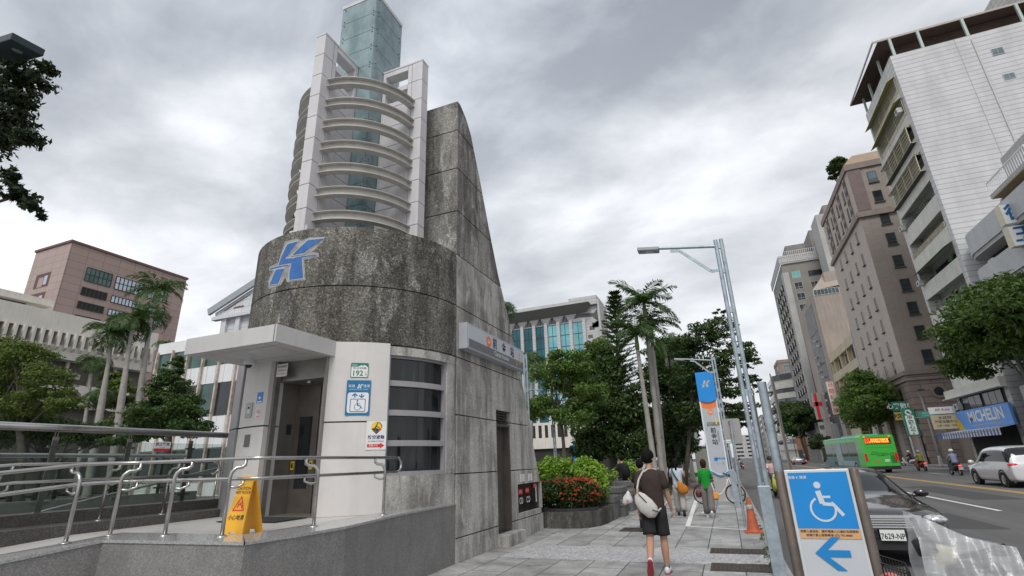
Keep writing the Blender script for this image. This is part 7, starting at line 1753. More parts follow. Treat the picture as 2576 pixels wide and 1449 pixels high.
m_ = MB(PLATE).box((-.165, 4.90, .60), (.165, 4.91, .75)); dd = Dec(m_, (0, 4.911, .675), (-1, 0, 0), (0, 0, 1)); dd.text('AKH-2680', 0, 0, .1, INK, .75, .01); m_.build('number_plate', mv, local=True)
# bus
GB = mat('bus green', (.055, .47, .055), .35, 0, .04, coat=.3); TBL = mat('bus teal graphic', (.07, .17, .19), .4, 0, .25, 1.4); BL2 = mat('bus pale graphic', (.30, .40, .42), .4, 0, .3, 2)
bus = thing('city_bus', 'bright green city bus with lit red display seen from behind', 'bus', (12.25, 54.0, ROADZ), rz=R(5.5))
w, L, Hb = 1.25, 11.5, 3.12
def rbox(mb, x0, x1, y0, y1, z0_, z1_, r=.12):
    pts = [(x0, z0_), (x1, z0_), (x1, z1_ - r), (x1 - r * .3, z1_ - r * .3), (x1 - r, z1_), (x0 + r, z1_), (x0 + r * .3, z1_ - r * .3), (x0, z1_ - r)]
    mb.prism(pts, y0, y1, 'Y')
m_ = MB(GB); rbox(m_, -w, w, 0, 1.6, .42, Hb, .16); m_.set(TBL); rbox(m_, -w, w, 1.601, L, .42, 1.35, .01); m_.set(GB).box((-w, 1.601, 2.62), (w, L, 2.9)); m_.set(mat('bus roof teal', (.12, .42, .33), .4, 0, .05)); rbox(m_, -w + .02, w - .02, 1.601, L, 2.9, Hb - .02, .1); m_.box((-.9, 2.2, Hb - .03), (.9, 6.5, Hb + .13))
m_.build('body', bus, local=True, bevel=.02)
m_ = MB(CGL); m_.box((-w + .012, 1.61, 1.351), (w - .012, L - .02, 2.619)); m_.build('window_band', bus, local=True)
m_ = MB(BL2); m_.box((-w - .006, 6.0, .6), (-w + .0, 7.9, 2.6)); m_.box((-w - .006, 2.2, .55), (-w, 6.0, 1.0)); m_.set(GB).box((-w - .003, 1.6, 1.34), (-w + .02, L, 1.37)); m_.build('side_graphic', bus, local=True)
m_ = MB(GB); m_.box((-w - .002, 9.0, 1.35), (-w + .02, 9.12, 2.62)); m_.box((-w - .002, 4.0, 1.35), (-w + .02, 4.05, 2.62)); m_.build('window_pillar', bus, local=True)
MB(BLACK).box((-w + .02, -.06, .28), (w - .02, L, .55)).build('bumper_skirt', bus, local=True)
m_ = MB(BLACK).box((-.98, -.022, 2.36), (1.0, .0, 2.88)); dp = m_.build('display_box', bus, local=True)
EMR = mat('red display glow', (1.0, .06, .01), .5, 0, 0, emit=1.6); EMY = mat('orange display glow', (1.0, .42, .03), .5, 0, 0, emit=1.8)
m_ = MB(EMR); dd = Dec(m_, (0, -.022, 2.62), (1, 0, 0), (0, 0, 1), .004, .002); dd.rect(-.92, -.18, .94, -.16, EMR); dd.rect(-.92, .17, .94, .2, EMR); dd.rect(-.95, -.2, -.90, .2, EMR); dd.text('100', -.74, .07, .17, EMR, 1, .02); dd.text('高雄車站 百貨幹線', .15, .08, .16, EMY, 1, .02); dd.text('歷史博物館 中正四路', .12, -.09, .16, EMY, 1, .02); dd.rect(-.88, -.15, -.5, -.05, EMR); m_.build('display_text', dp, local=True)
m_ = MB(GB); dd = Dec(m_, (0, -.001, 1.5), (1, 0, 0), (0, 0, 1), .003, .002); DKG = mat('dark green print', (.02, .12, .03), .5, 0, 0)
dd.rect(-1.0, .55, 1.0, .57, DKG); dd.text('050-V3', .52, .0, .30, DKG, 1.1, .02); dd.rect(-.75, .0, .0, .07, DKG); dd.rect(-.3, -.14, .25, -.08, DKG); dd.text('高雄客運', -.4, .18, .13, DKG); dd.rect(-.65, -.62, -.1, -.50, mat('red print', (.55, .12, .10), .5, 0, 0)); dd.rect(.18, -.62, .58, -.38, DKG); dd.up().rect(.2, -.6, .56, -.4, PLATE); dd.text('050-V3', .38, -.5, .12, INK, .8, .01)
for i in range(9): dd.rect(.68, -.72 + i * .07, 1.08, -.68 + i * .07, BLACK)
m_.build('rear_markings', bus, local=True)
for s_ in (-1, 1): m_ = MB(TAILR).box((s_ * 1.12 - .10, -.03, .95), (s_ * 1.12 + .10, .0, 1.62)); m_.build('tail_light', bus, local=True, bevel=.02)
for s_ in (-1, 1): MB(EMR).box((s_ * .95 - .06, -.02, 2.94), (s_ * .95 + .06, .02, 3.0)).build('marker_light', bus, local=True)
for x in (-1.12, 1.12):
    for y in (2.6, 8.6): wheel(bus, (x, y, .48), .48, .28, 6); MB(BLACK).lathe([(.49, -.10), (.60, -.10), (.60, .135), (.49, .135)], (x, y, .5), 24, ax='X').build('wheel_arch', bus, local=True)
# ---- scooters
def scooter(label, loc, rz, c, seat=BLACK, lit=True, plate_=True, group='scooters on the road', name='scooter'):
    t = thing(name, label, 'scooter', loc, group, rz=rz)
    for y in (-.62, .62):
        o = MB(TYRE).lathe([(.14, -.05), (.21, -.05), (.235, 0), (.21, .05), (.14, .05)], (0, y, .235), 22, ax='X').build('wheel', t, local=True, smooth=True); MB(RIM).lathe([(0, -.03), (.145, -.035), (.145, .035), (0, .03)], (0, y, .235), 14, ax='X').build('rim', o, local=True)
    S = [((0, -.80, .62), .07, .07), ((0, -.60, .62), .16, .13), ((0, -.30, .58), .17, .15), ((0, -.05, .42), .13, .10), ((0, .18, .30), .14, .06), ((0, .38, .36), .17, .09), ((0, .50, .62), .17, .10), ((0, .52, .88), .12, .08), ((0, .50, .96), .06, .05)]
    m_ = MB(c); etube(m_, [a[0] for a in S], [a[1] for a in S], [a[2] for a in S], 14); m_.ball((0, .64, .40), (.07, .22, .09), 10, 8); m_.build('body', t, local=True, smooth='all')
    m_ = MB(seat); etube(m_, [(0, -.70, .76), (0, -.5, .78), (0, -.2, .76), (0, .0, .72)], [.08, .13, .13, .09], [.04, .06, .06, .03], 12); m_.build('seat', t, local=True, smooth='all')
    m_ = MB(DARKM); m_.tube([(-.32, .40, 1.02), (-.1, .47, .98), (.1, .47, .98), (.32, .40, 1.02)], .018, 8); m_.tube([(0, .48, .97), (0, .62, .24)], .03, 8); m_.tube([(-.2, .46, .98), (-.26, .50, 1.16)], .008, 5); m_.tube([(.2, .46, .98), (.26, .50, 1.16)], .008, 5); m_.ball((-.28, .50, 1.18), (.06, .015, .04), 10, 6); m_.ball((.28, .50, 1.18), (.06, .015, .04), 10, 6); m_.build('handlebar', t, local=True, smooth='all')
    MB(LENS).ball((0, .60, .86), (.09, .05, .07), 12, 8).build('headlight', t, local=True, smooth='all')
    MB(mat('lit tail light', (1.0, .06, .03), .4, 0, 0, emit=1.6) if lit else TAILR).ball((0, -.80, .64), (.10, .05, .055), 12, 8).build('tail_light', t, local=True, smooth='all')
    m_ = MB(PLATE).box((-.13, -.845, .40), (.13, -.838, .53)); dd = Dec(m_, (0, -.846, .465), (1, 0, 0), (0, 0, 1)); dd.text('MWA-621', 0, 0, .08, INK, .75, .01); m_.build('number_plate', t, local=True); m_ = MB(BLACK); m_.bar((0, -.72, .55), (0, -.83, .42), .12, .02); m_.box((.09, -.55, .25), (.16, -.1, .35)); m_.build('mudguard', t, local=True)
    return t
def etube(mb, path, rx, ry, n=14, cap=True, side=None):
    """tube with elliptic sections; rx across (local x-ish), ry the other way"""
    P = [Vector(p) for p in path]; k = len(P); vs = []
    rx = rx if isinstance(rx, (list, tuple)) else [rx] * k; ry = ry if isinstance(ry, (list, tuple)) else [ry] * k
    for i in range(k):
        d = (P[min(i + 1, k - 1)] - P[max(i - 1, 0)]).normalized(); s0 = Vector(side or (1, 0, 0)); s0 = (s0 - d * s0.dot(d)).normalized(); w_ = d.cross(s0)
        for j in range(n): a = 2 * PI * j / n; vs.append(P[i] + s0 * math.cos(a) * rx[i] + w_ * math.sin(a) * ry[i])
    fs = [(i * n + j, i * n + (j + 1) % n, (i + 1) * n + (j + 1) % n, (i + 1) * n + j) for i in range(k - 1) for j in range(n)]
    if cap: fs += [tuple(range(n))[::-1], tuple((k - 1) * n + j for j in range(n))]
    mb.add(vs, fs)
# ================================================================ PEOPLE
SKIN = mat('skin', (.42, .235, .16), .55, 0, .06, 8, spec=.35); HAIRM = mat('black hair', (.007, .006, .006), .75, 0, .3, 20, .4, 90, spec=.12); HAIRB = mat('brown hair', (.035, .016, .010), .7, 0, .3, 20, .4, 90, spec=.15)
def skin_mesh(name, V, E, Rr, mt, parent, lv=2, root=0):
    me = bpy.data.meshes.new(name); me.from_pydata([tuple(v) for v in V], E, []); o = bpy.data.objects.new(name, me); col.objects.link(o)
    md = o.modifiers.new('skin', 'SKIN'); md.use_smooth_shade = True; md.branch_smoothing = .6
    for i, r_ in enumerate(Rr): sv = me.skin_vertices[0].data[i]; sv.radius = r_ if isinstance(r_, tuple) else (r_, r_); sv.use_root = (i == root)
    m2 = o.modifiers.new('sub', 'SUBSURF'); m2.levels = lv; m2.render_levels = lv
    dg = bpy.context.evaluated_depsgraph_get(); dg.update(); nm = bpy.data.meshes.new_from_object(o.evaluated_get(dg)); bpy.data.objects.remove(o); bpy.data.meshes.remove(me)
    nm.name = name; nm.materials.clear(); nm.materials.append(mt); nm.polygons.foreach_set('use_smooth', [True] * len(nm.polygons))
    o = bpy.data.objects.new(name, nm); col.objects.link(o); o.parent = parent; ORG[o.name] = Vector((0, 0, 0)); return o
def person(label, loc, rz, h_=1.74, legs=((0, 5), (0, 5)), arms=((0, 8, 10), (0, 8, 10)), headturn=0.0, hair=('short', HAIRM), shirt=None, sleeve=.5, bottom=None, blen=.5, shoes=None, lean=0.0, hipz=.93, fem=False, flare=1.0, socks=None, helmet=None, footpitch=(0, 0), sole=None, group=None, shirt_len=.86, pocket=False, toe=0):
    """facing local +Y; legs ((thigh, knee) left, right), arms ((forward, outward, elbow) left, right), degrees"""
    t = thing('person', label, 'person', loc, group, rz=rz); k = h_ / 1.74
    def S(v): return Vector((v[0] * k, v[1] * k, v[2] * k))
    ln = R(lean); hip = Vector((0, 0, hipz)); up = Vector((0, math.sin(ln), math.cos(ln)))
    J = {'pel': hip, 'sp': hip + up * .20, 'ch': hip + up * .38, 'nb': hip + up * .53, 'nk': hip + up * .585 + Vector((0, .005, 0))}
    hd_up = Vector((0, math.sin(ln * .4), math.cos(ln * .4)))
    J['h1'] = J['nk'] + hd_up * .05 + Vector((0, .015, 0)); J['h2'] = J['h1'] + hd_up * .085; J['h3'] = J['h1'] + hd_up * .145
    hc = J['h1'] + hd_up * .075
    V = []; E = []; RR_ = []; ix = {}
    def add(nm, p, r_, par=None):
        V.append(S(p)); RR_.append(tuple(x * k for x in r_) if isinstance(r_, tuple) else r_ * k); ix[nm] = len(V) - 1
        if par: E.append((ix[par], ix[nm]))
    sw_ = .165 if not fem else .145; hw = .09
    add('pel', J['pel'], (.135, .10)); add('sp', J['sp'], (.12, .09), 'pel'); add('ch', J['ch'], (.14, .10), 'sp'); add('nb', J['nb'], (.07, .06), 'ch'); add('nk', J['nk'], (.052, .055), 'nb')
    ht = R(headturn); fw = Vector((math.sin(ht), math.cos(ht), 0)); sd = Vector((math.cos(ht), -math.sin(ht), 0))
    add('h1', J['h1'], (.055, .062), 'nk'); add('h2', J['h2'], (.078, .088), 'h1'); add('h3', J['h3'], (.062, .070), 'h2')
    add('nose', J['h1'] + hd_up * .05 + fw * .098, .010, 'h2')
    pts = {}
    for si, (s_, (th, kn)) in enumerate(zip((-1, 1), legs)):
        a = R(th); hp2 = hip + Vector((s_ * hw, 0, -.03)); kp = hp2 + Vector((s_ * .01, math.sin(a), -math.cos(a))) * .43; b_ = a - R(kn); ap = kp + Vector((0, math.sin(b_), -math.cos(b_))) * .40
        n_ = 'l%d' % si; add(n_ + 'h', hp2, .085, 'pel'); add(n_ + 'm', hp2.lerp(kp, .5), .072, n_ + 'h'); add(n_ + 'k', kp, .058, n_ + 'm'); add(n_ + 'c', kp.lerp(ap, .35) + Vector((0, -.014, 0)), .064, n_ + 'k'); add(n_ + 'a', ap, .038, n_ + 'c')
        fp = R(footpitch[si]); fd = Vector((s_ * math.sin(R(toe)), math.cos(fp), math.sin(fp))).normalized(); tp_ = ap + fd * .15 + Vector((0, 0, -.035)); add(n_ + 't', tp_, (.035, .022), n_ + 'a'); pts[si] = (hp2, kp, ap, fd)
    ap_ = {}
    for si, (s_, (fwd, out, elb)) in enumerate(zip((-1, 1), arms)):
        a, o_, e_ = R(fwd), R(out), R(elb); sh_ = J['nb'] + Vector((s_ * sw_, -.005, -.055)); d = Vector((s_ * math.sin(o_), math.sin(a) * math.cos(o_), -math.cos(a) * math.cos(o_))).normalized()
        el_ = sh_ + d * .28; a2 = a + e_; d2 = Vector((s_ * math.sin(o_ * .5), math.sin(a2) * math.cos(o_), -math.cos(a2) * math.cos(o_))).normalized(); wr = el_ + d2 * .235; pm = wr + d2 * .075
        n_ = 'a%d' % si; add(n_ + 's', sh_, .052, 'ch'); add(n_ + 'u', sh_.lerp(el_, .55), .042, n_ + 's'); add(n_ + 'e', el_, .038, n_ + 'u'); add(n_ + 'f', el_.lerp(wr, .35), .040, n_ + 'e'); add(n_ + 'w', wr, .026, n_ + 'f'); add(n_ + 'p', pm, (.018, .032), n_ + 'w')
        fwv = Vector((0, 1, 0)); fwv = (fwv - d2 * fwv.dot(d2)).normalized(); inn = d2.cross(fwv).normalized() * (s_)
        inn = Vector((-s_, 0, 0)); inn = (inn - d2 * inn.dot(d2)).normalized()
        for q, (off, ll) in enumerate(((-.026, .065), (-.009, .078), (.008, .082), (.025, .074))):
            b0 = pm + fwv * off + d2 * .012; f1 = b0 + d2 * ll * .5 + inn * .008; f2 = f1 + d2 * ll * .38 + inn * .028
            add(n_ + 'x%d' % q, b0, .0095, n_ + 'p'); add(n_ + 'y%d' % q, f1, .0085, n_ + 'x%d' % q); add(n_ + 'z%d' % q, f2, .007, n_ + 'y%d' % q)
        add(n_ + 'th1', wr + d2 * .03 + fwv * .038 + inn * .01, .010, n_ + 'p'); add(n_ + 'th2', wr + d2 * .075 + fwv * .05 + inn * .024, .008, n_ + 'th1')
        ap_[si] = (sh_, el_, wr, d, d2)
    skin_mesh('body', V, E, RR_, SKIN, t, 2)
    # ears, eyes, mouth
    m_ = MB(SKIN)
    for s_ in (-1, 1): c = S(hc + sd * s_ * .082 - fw * .005 - hd_up * .01); m_.ball(c, (.012, .020, .032), 8, 6)
    m_.build('ears', t, local=True, smooth='all')
    m_ = MB(INK)
    for s_ in (-1, 1): m_.ball(S(hc + sd * s_ * .032 + fw * .083 + hd_up * .005), (.011, .006, .005), 8, 4)
    m_.set(mat('lips', (.30, .10, .08), .5, 0, 0)).ball(S(hc + fw * .088 - hd_up * .055), (.022, .008, .006), 8, 4); m_.build('face_features', t, local=True)
    # hair
    hk, hm = hair; rg = random.Random(int(abs(loc[0] * 100)) + 3)
    if helmet is None and hk:
        m_ = MB(hm); c = hc + hd_up * .030 - fw * .012; n, mm = 18, 12; vs = []
        for i in range(mm + 1):
            th = PI * i / mm
            for j in range(n):
                ph = 2 * PI * j / n; dx, dy, dz = math.sin(th) * math.cos(ph), math.sin(th) * math.sin(ph), math.cos(th)
                # dy>0 is face side: keep it high there
                rz_ = .112 if dz > 0 else (.045 if dy > .25 else (.115 if hk == 'short' else .20)); rr = 1 + .05 * math.sin(ph * 7 + i * 2.1) + .03 * rg.random()
                x_, y_, z_ = dx * .097 * rr, dy * (.104 if dy > 0 else .114) * rr, dz * rz_ * 1.04
                vs.append(S(c + sd * x_ + fw * y_ + hd_up * z_))
        m_.add(vs, [(i * n + j, (i + 1) * n + j, (i + 1) * n + (j + 1) % n, i * n + (j + 1) % n) for i in range(mm) for j in range(n)])
        if hk == 'ponytail': etube(m_, [S(hc - fw * .10 + hd_up * .02), S(hc - fw * .15 - hd_up * .06), S(hc - fw * .13 - hd_up * .20), S(hc - fw * .11 - hd_up * .28)], [.03, .038, .032, .008], [.03, .035, .028, .008], 8)
        m_.build('hair', t, local=True, smooth='all')
    if helmet: 
        m_ = MB(helmet); c = S(hc + hd_up * .035); n, mm = 18, 9; vs = []
        for i in range(mm + 1):
            th = PI * .60 * i / mm
            for j in range(n): ph = 2 * PI * j / n; vs.append(c + Vector((math.sin(th) * math.cos(ph) * .135, math.sin(th) * math.sin(ph) * .15, math.cos(th) * .13)))
        m_.add(vs, [(i * n + j, (i + 1) * n + j, (i + 1) * n + (j + 1) % n, i * n + (j + 1) % n) for i in range(mm) for j in range(n)]); m_.build('helmet', t, local=True, smooth='all')
    # shirt: torso and sleeves with clean hems
    if shirt:
        m_ = MB(shirt); z_ = lambda f: hip + up * f; wi = .9 if fem else 1.0
        zb = (shirt_len - .93)
        path = [z_(zb), z_(zb + .02), z_(.10), z_(.24), z_(.38), z_(.47), z_(.515), z_(.545)]
        etube(m_, [S(p) for p in path], [x * k * wi for x in (.172, .178, .170, .168, .185, .178, .125, .068)], [x * k for x in (.122, .126, .118, .116, .128, .112, .085, .062)], 20)
        for si in (0, 1):
            sh_, el_, wr, d, d2 = ap_[si]; s_ = (-1, 1)[si]
            if sleeve <= 1.0: pa = [sh_ + Vector((-s_ * .06, 0, .018)), sh_, sh_.lerp(el_, sleeve * .6), sh_.lerp(el_, sleeve)]; rr = [.05, .072, .070, .074]
            else: pa = [sh_ + Vector((-s_ * .06, 0, .018)), sh_, sh_.lerp(el_, .5), el_, el_.lerp(wr, (sleeve - 1) * .5), el_.lerp(wr, sleeve - 1)]; rr = [.05, .068, .058, .052, .048, .040]
            etube(m_, [S(p) for p in pa], [x * k * wi for x in rr], [x * k * wi for x in rr], 14, side=(0, 1, 0))
        o = m_.build('shirt', t, local=True, smooth='all')
    if bottom:
        m_ = MB(bottom)
        etube(m_, [S(hip + up * .12), S(hip + up * .04), S(hip - up * .05), S(hip - up * .11)], [x * k for x in (.150, .165, .178, .165)], [x * k for x in (.105, .118, .125, .10)], 18)
        for si in (0, 1):
            hp2, kp, ap2, fd = pts[si]
            if blen <= 1: pa = [hp2 + Vector((0, 0, .03)), hp2.lerp(kp, .3), hp2.lerp(kp, blen * .9), hp2.lerp(kp, blen)]; rr = [.095, .100, .094 * flare, .097 * flare]
            else: pa = [hp2 + Vector((0, 0, .03)), hp2.lerp(kp, .4), kp, kp.lerp(ap2, .5), kp.lerp(ap2, blen - 1)]; rr = [.095, .095, .078 * flare, .074 * flare, .078 * flare]
            etube(m_, [S(p) for p in pa], [x * k for x in rr], [x * k * 1.05 for x in rr], 16)
        m_.build('shorts' if blen <= 1 else 'trousers', t, local=True, smooth='all')
    for si in (0, 1):
        hp2, kp, ap2, fd = pts[si]; sh = (kp - ap2).normalized()
        if socks: m_ = MB(socks); etube(m_, [S(ap2 + sh * .12), S(ap2 + sh * .05), S(ap2)], [.043 * k, .039 * k, .042 * k], [.045 * k, .042 * k, .046 * k], 12); m_.build('sock', t, local=True, smooth='all')
        if shoes:
            dn = Vector((0, fd.z, -fd.y)) if fd.z else Vector((0, 0, -1)); dn = (dn - fd * dn.dot(fd)).normalized(); c = ap2 + dn * .03
            m_ = MB(shoes); etube(m_, [S(c - fd * .085), S(c - fd * .06), S(c), S(c + fd * .09), S(c + fd * .155), S(c + fd * .18)], [x * k for x in (.020, .038, .042, .048, .040, .018)], [x * k for x in (.025, .052, .052, .038, .028, .014)], 14)
            o = m_.build('shoe', t, local=True, smooth='all')
            m_ = MB(sole or WHITE); c2 = ap2 + dn * .072; etube(m_, [S(c2 - fd * .095), S(c2 - fd * .06), S(c2), S(c2 + fd * .1), S(c2 + fd * .175), S(c2 + fd * .19)], [x * k for x in (.022, .040, .040, .050, .036, .016)], [.013 * k] * 6, 14); m_.build('sole', o, local=True, smooth='all')
    t['_j'] = 0; del t['_j']
    return t, dict(S=S, J=J, arm=ap_, leg=pts, up=up, hip=hip, k=k)
def cloth(n_, c, v=.15, b=.25): return mat(n_, c, .9, 0, v, 9, max(b, .9), 13, spec=.2)
# man in shorts, nearest
man, g = person('young man in brown t-shirt and dark shorts walking away with a white sling bag', (-1.18, 8.72, 0), R(2), 1.74, legs=((-14, 34), (6, 4)), arms=((-6, 9, 12), (4, 13, 14)), headturn=32, shirt=cloth('dark brown t-shirt cloth', (.050, .036, .032)), sleeve=.80, bottom=cloth('charcoal shorts cloth', (.022, .022, .024)), blen=.86, flare=1.08, shoes=mat('white trainers', (.62, .62, .63), .5, 0, .1, 20), socks=cloth('grey socks', (.25, .25, .26)), footpitch=(-62, 0), sole=mat('red shoe sole', (.30, .04, .05), .6, 0, .2, 15), hipz=.935, toe=6)
ORG[man.name] = Vector((0, 0, 0))
bag = thing('sling_bag', 'white canvas sling bag hanging across the back of the man in shorts', 'bag', (-1.18, 8.72, 0), rz=R(2)); CAN_ = cloth('white canvas', (.50, .49, .46), .08)
m_ = MB(CAN_); etube(m_, [(-.21, -.145, 1.12), (-.17, -.175, 1.06), (-.09, -.20, .96), (.0, -.20, .87), (.05, -.185, .83)], [.06, .105, .13, .11, .05], [.025, .055, .06, .055, .02], 16, side=(.6, 0, .8)); m_.build('pouch', bag, local=True, smooth='all')
m_ = MB(CAN_); m_.tube([(-.205, -.145, 1.13), (-.20, -.13, 1.22), (-.17, -.10, 1.33), (-.10, -.085, 1.44), (.0, -.04, 1.485), (.09, .05, 1.47), (.16, .15, 1.3), (.20, .05, .98), (.05, -.18, .86)], .017, 6); m_.build('strap', bag, local=True, smooth='all')
m_ = MB(BLACK); m_.bar((-.19, -.222, 1.135), (-.07, -.262, 1.01), .012, .01); m_.bar((.0, -.252, .905), (.075, -.205, .875), .04, .01); build_each(m_, 'zip', bag, local=True)
hb_, _ = person('person mostly hidden behind the man in shorts, only dark hair and a shoulder showing', (-2.02, 13.3, 0), R(-3), 1.60, legs=((8, 8), (-8, 12)), arms=((10, 10, 12), (-5, 8, 10)), shirt=cloth('black shirt cloth', (.02, .02, .022)), sleeve=.7, bottom=cloth('dark trousers', (.03, .03, .035)), blen=1.9, shoes=BLACK, hair=('short', HAIRM))
pb = thing('plastic_bag', 'small white plastic carrier bag with red print hanging left of the man in shorts', 'bag', (-2.62, 13.4, .7)); m_ = MB(mat('white thin plastic', (.62, .62, .63), .35, 0, .1, 10, .5, 30)); etube(m_, [(-2.38, 13.38, .92), (-2.38, 13.38, .86), (-2.40, 13.38, .77), (-2.41, 13.38, .66), (-2.40, 13.38, .63)], [.015, .05, .11, .14, .11], [.012, .03, .06, .07, .05], 14); m_.build('sack', pb, smooth='all'); MB(mat('pale red print', (.5, .2, .2), .5, 0, .1)).disc((-2.40, 13.30, .69), .035, (0, -1, 0), 12).build('print', pb)
w1, g1 = person('woman with dark ponytail in pale blue t-shirt walking away with an orange bag', (-1.52, 17.2, 0), R(3), 1.60, legs=((14, 6), (-14, 22)), arms=((40, 12, 85), (35, 12, 85)), hair=('ponytail', HAIRM), shirt=cloth('pale blue t-shirt', (.52, .56, .66), .06), sleeve=.55, bottom=cloth('light grey trousers', (.36, .34, .32), .1), blen=1.92, flare=1.25, shoes=BLACK, footpitch=(0, -30), sole=BLACK, fem=True)
ob = thing('shoulder_bag', 'slouchy orange bag on a green strap carried by the woman with ponytail', 'bag', (-1.52, 17.2, 0), rz=R(3)); m_ = MB(cloth('orange leather cloth', (.46, .17, .03), .15)); etube(m_, [(.02, -.17, .98), (.06, -.20, .90), (.12, -.23, .78), (.17, -.22, .68), (.18, -.2, .63)], [.03, .08, .15, .16, .07], [.03, .06, .08, .07, .04], 16, side=(.85, 0, .3)); m_.build('pouch', ob, local=True, smooth='all')
m_ = MB(cloth('dark green strap', (.02, .10, .06))); m_.tube([(.03, -.17, .98), (-.05, -.15, 1.12), (-.12, -.11, 1.28), (-.12, -.03, 1.36), (-.05, .08, 1.30), (.1, .12, 1.1), (.2, .02, .9), (.2, -.15, .75)], .022, 6); m_.build('strap', ob, local=True, smooth='all')
w2, g2 = person('woman with brown bob hair in a green top and grey trousers walking away', (-.70, 16.9, 0), R(-4), 1.55, legs=((6, 4), (-12, 26)), arms=((10, 10, 25), (30, 8, 70)), hair=('bob', HAIRB), shirt=cloth('bright green knit', (.015, .26, .035), .1), sleeve=1.55, bottom=cloth('grey brown trousers', (.17, .155, .15), .1), blen=1.9, flare=1.35, shoes=mat('white trainers', (.62, .62, .63), .5), footpitch=(0, -45), sole=WHITE, fem=True)
hbg = thing('handbag', 'small dark red handbag in the left hand of the woman in green', 'bag', (-.70, 16.9, 0), rz=R(-4)); m_ = MB(mat('dark red leather', (.09, .02, .025), .4, 0, .1)); etube(m_, [(-.25, .03, .72), (-.25, .03, .66), (-.25, .03, .56), (-.25, .03, .52)], [.05, .08, .08, .05], [.03, .05, .05, .03], 12); m_.tube([(-.29, .03, .70), (-.28, .03, .84), (-.22, .03, .84), (-.21, .03, .70)], .007, 5); m_.build('pouch', hbg, local=True, smooth='all')
p = onY(1563, 1160, 20.8); mb_, _ = person('man in black t-shirt with black backpack walking behind the planter', (p[0], 20.8, .08), R(48), 1.72, legs=((10, 6), (-10, 16)), arms=((14, 8, 20), (-8, 8, 16)), shirt=cloth('black shirt cloth', (.02, .02, .022)), sleeve=.7, bottom=cloth('dark trousers', (.03, .03, .035)), blen=1.9, shoes=BLACK)
bp = thing('backpack', 'black backpack worn by the man behind the planter', 'bag', (p[0], 20.8, .08), rz=R(48)); m_ = MB(cloth('black nylon', (.016, .016, .02))); etube(m_, [(0, -.19, 1.40), (0, -.22, 1.34), (0, -.24, 1.15), (0, -.23, .98), (0, -.20, .94)], [.09, .15, .17, .16, .10], [.04, .09, .11, .09, .04], 16); m_.build('pack', bp, local=True, smooth='all')
# riders and scooters across the road
def ride(lab_s, lab_p, px, py, rz, c, shirt, helmet, bottomc, sleeve=1.9, hgt=1.70, lit=True):
    q = onZ(px, py, ROADZ); s_ = scooter(lab_s, (q[0], q[1], ROADZ), rz, c, lit=lit)
    off = Vector((0, -.28, 0)); off.rotate(Matrix.Rotation(rz, 3, 'Z'))
    person(lab_p, (q[0] + off.x, q[1] + off.y, ROADZ), rz, hgt, legs=((68, 80), (68, 80)), arms=((42, 14, 22), (42, 14, 22)), shirt=shirt, sleeve=sleeve, bottom=bottomc, blen=1.9, shoes=BLACK, hipz=.90 / (hgt / 1.74), lean=8, helmet=helmet, group=None, hair=(None, None))
JEAN = cloth('dark jeans', (.04, .05, .08))
ride('red and black scooter with lit tail light ridden by the olive jacket rider', 'rider in olive yellow jacket on the scooter next to the bus', 2321, 1185, R(8), mat('orange red scooter', (.35, .05, .03), .35, 0, .05), cloth('olive yellow jacket', (.26, .27, .05), .1), mat('grey helmet', (.35, .35, .34), .3, 0, .05), JEAN)
ride('black scooter with lit tail light left of the white people carrier', 'rider in pale blue jacket and white helmet beside the white people carrier', 2408, 1196, R(4), mat('black scooter paint', (.015, .015, .018), .25, 0, .05), cloth('pale blue jacket', (.22, .27, .40), .1), mat('white helmet', (.66, .66, .66), .25, 0, .05), cloth('slate trousers', (.10, .12, .15)))
ride('lime yellow scooter coming towards the camera seen between the poles', 'rider in pink shirt and dark cap on the lime yellow scooter', 1957, 1252, PI + R(3), mat('lime yellow scooter', (.60, .62, .12), .35, 0, .05), cloth('pale pink shirt', (.60, .42, .40), .06), BLACK, JEAN, 1.9, 1.6, False)
ride('white and green scooter in the nearer lane far up the street', 'rider in dark red jacket far up the street', 1862, 1169, PI, mat('white scooter', (.6, .62, .6), .3, 0, .05), cloth('dark red jacket', (.20, .03, .03)), BLACK, JEAN, 1.9, 1.65, False)
ride('dark blue scooter with lit lamp beside the silver sports car', 'rider in blue jacket beside the silver sports car', 2028, 1167, R(2), mat('blue scooter', (.03, .05, .15), .35, 0, .05), cloth('navy jacket', (.05, .07, .16)), mat('grey helmet', (.35, .35, .34)), JEAN)
ride('white scooter at the far kerb just right of the bus', 'person in dark coat on the white scooter right of the bus', 2290, 1172, R(60), mat('white scooter', (.6, .62, .6)), cloth('dark coat', (.04, .035, .035)), mat('white helmet', (.66, .66, .66)), JEAN, lit=False)
for px, py_, lab in ((2095, 1161, 'black scooter parked beside the low hedge across the road'), (1868, 1180, 'black motor scooter parked at the near kerb behind the pylon')):
    q = onZ(px, py_, ROADZ); scooter(lab, (q[0], q[1], ROADZ), R(70) if px > 2000 else R(10), mat('black scooter paint', (.015, .015, .018)), lit=False, group='parked scooters')
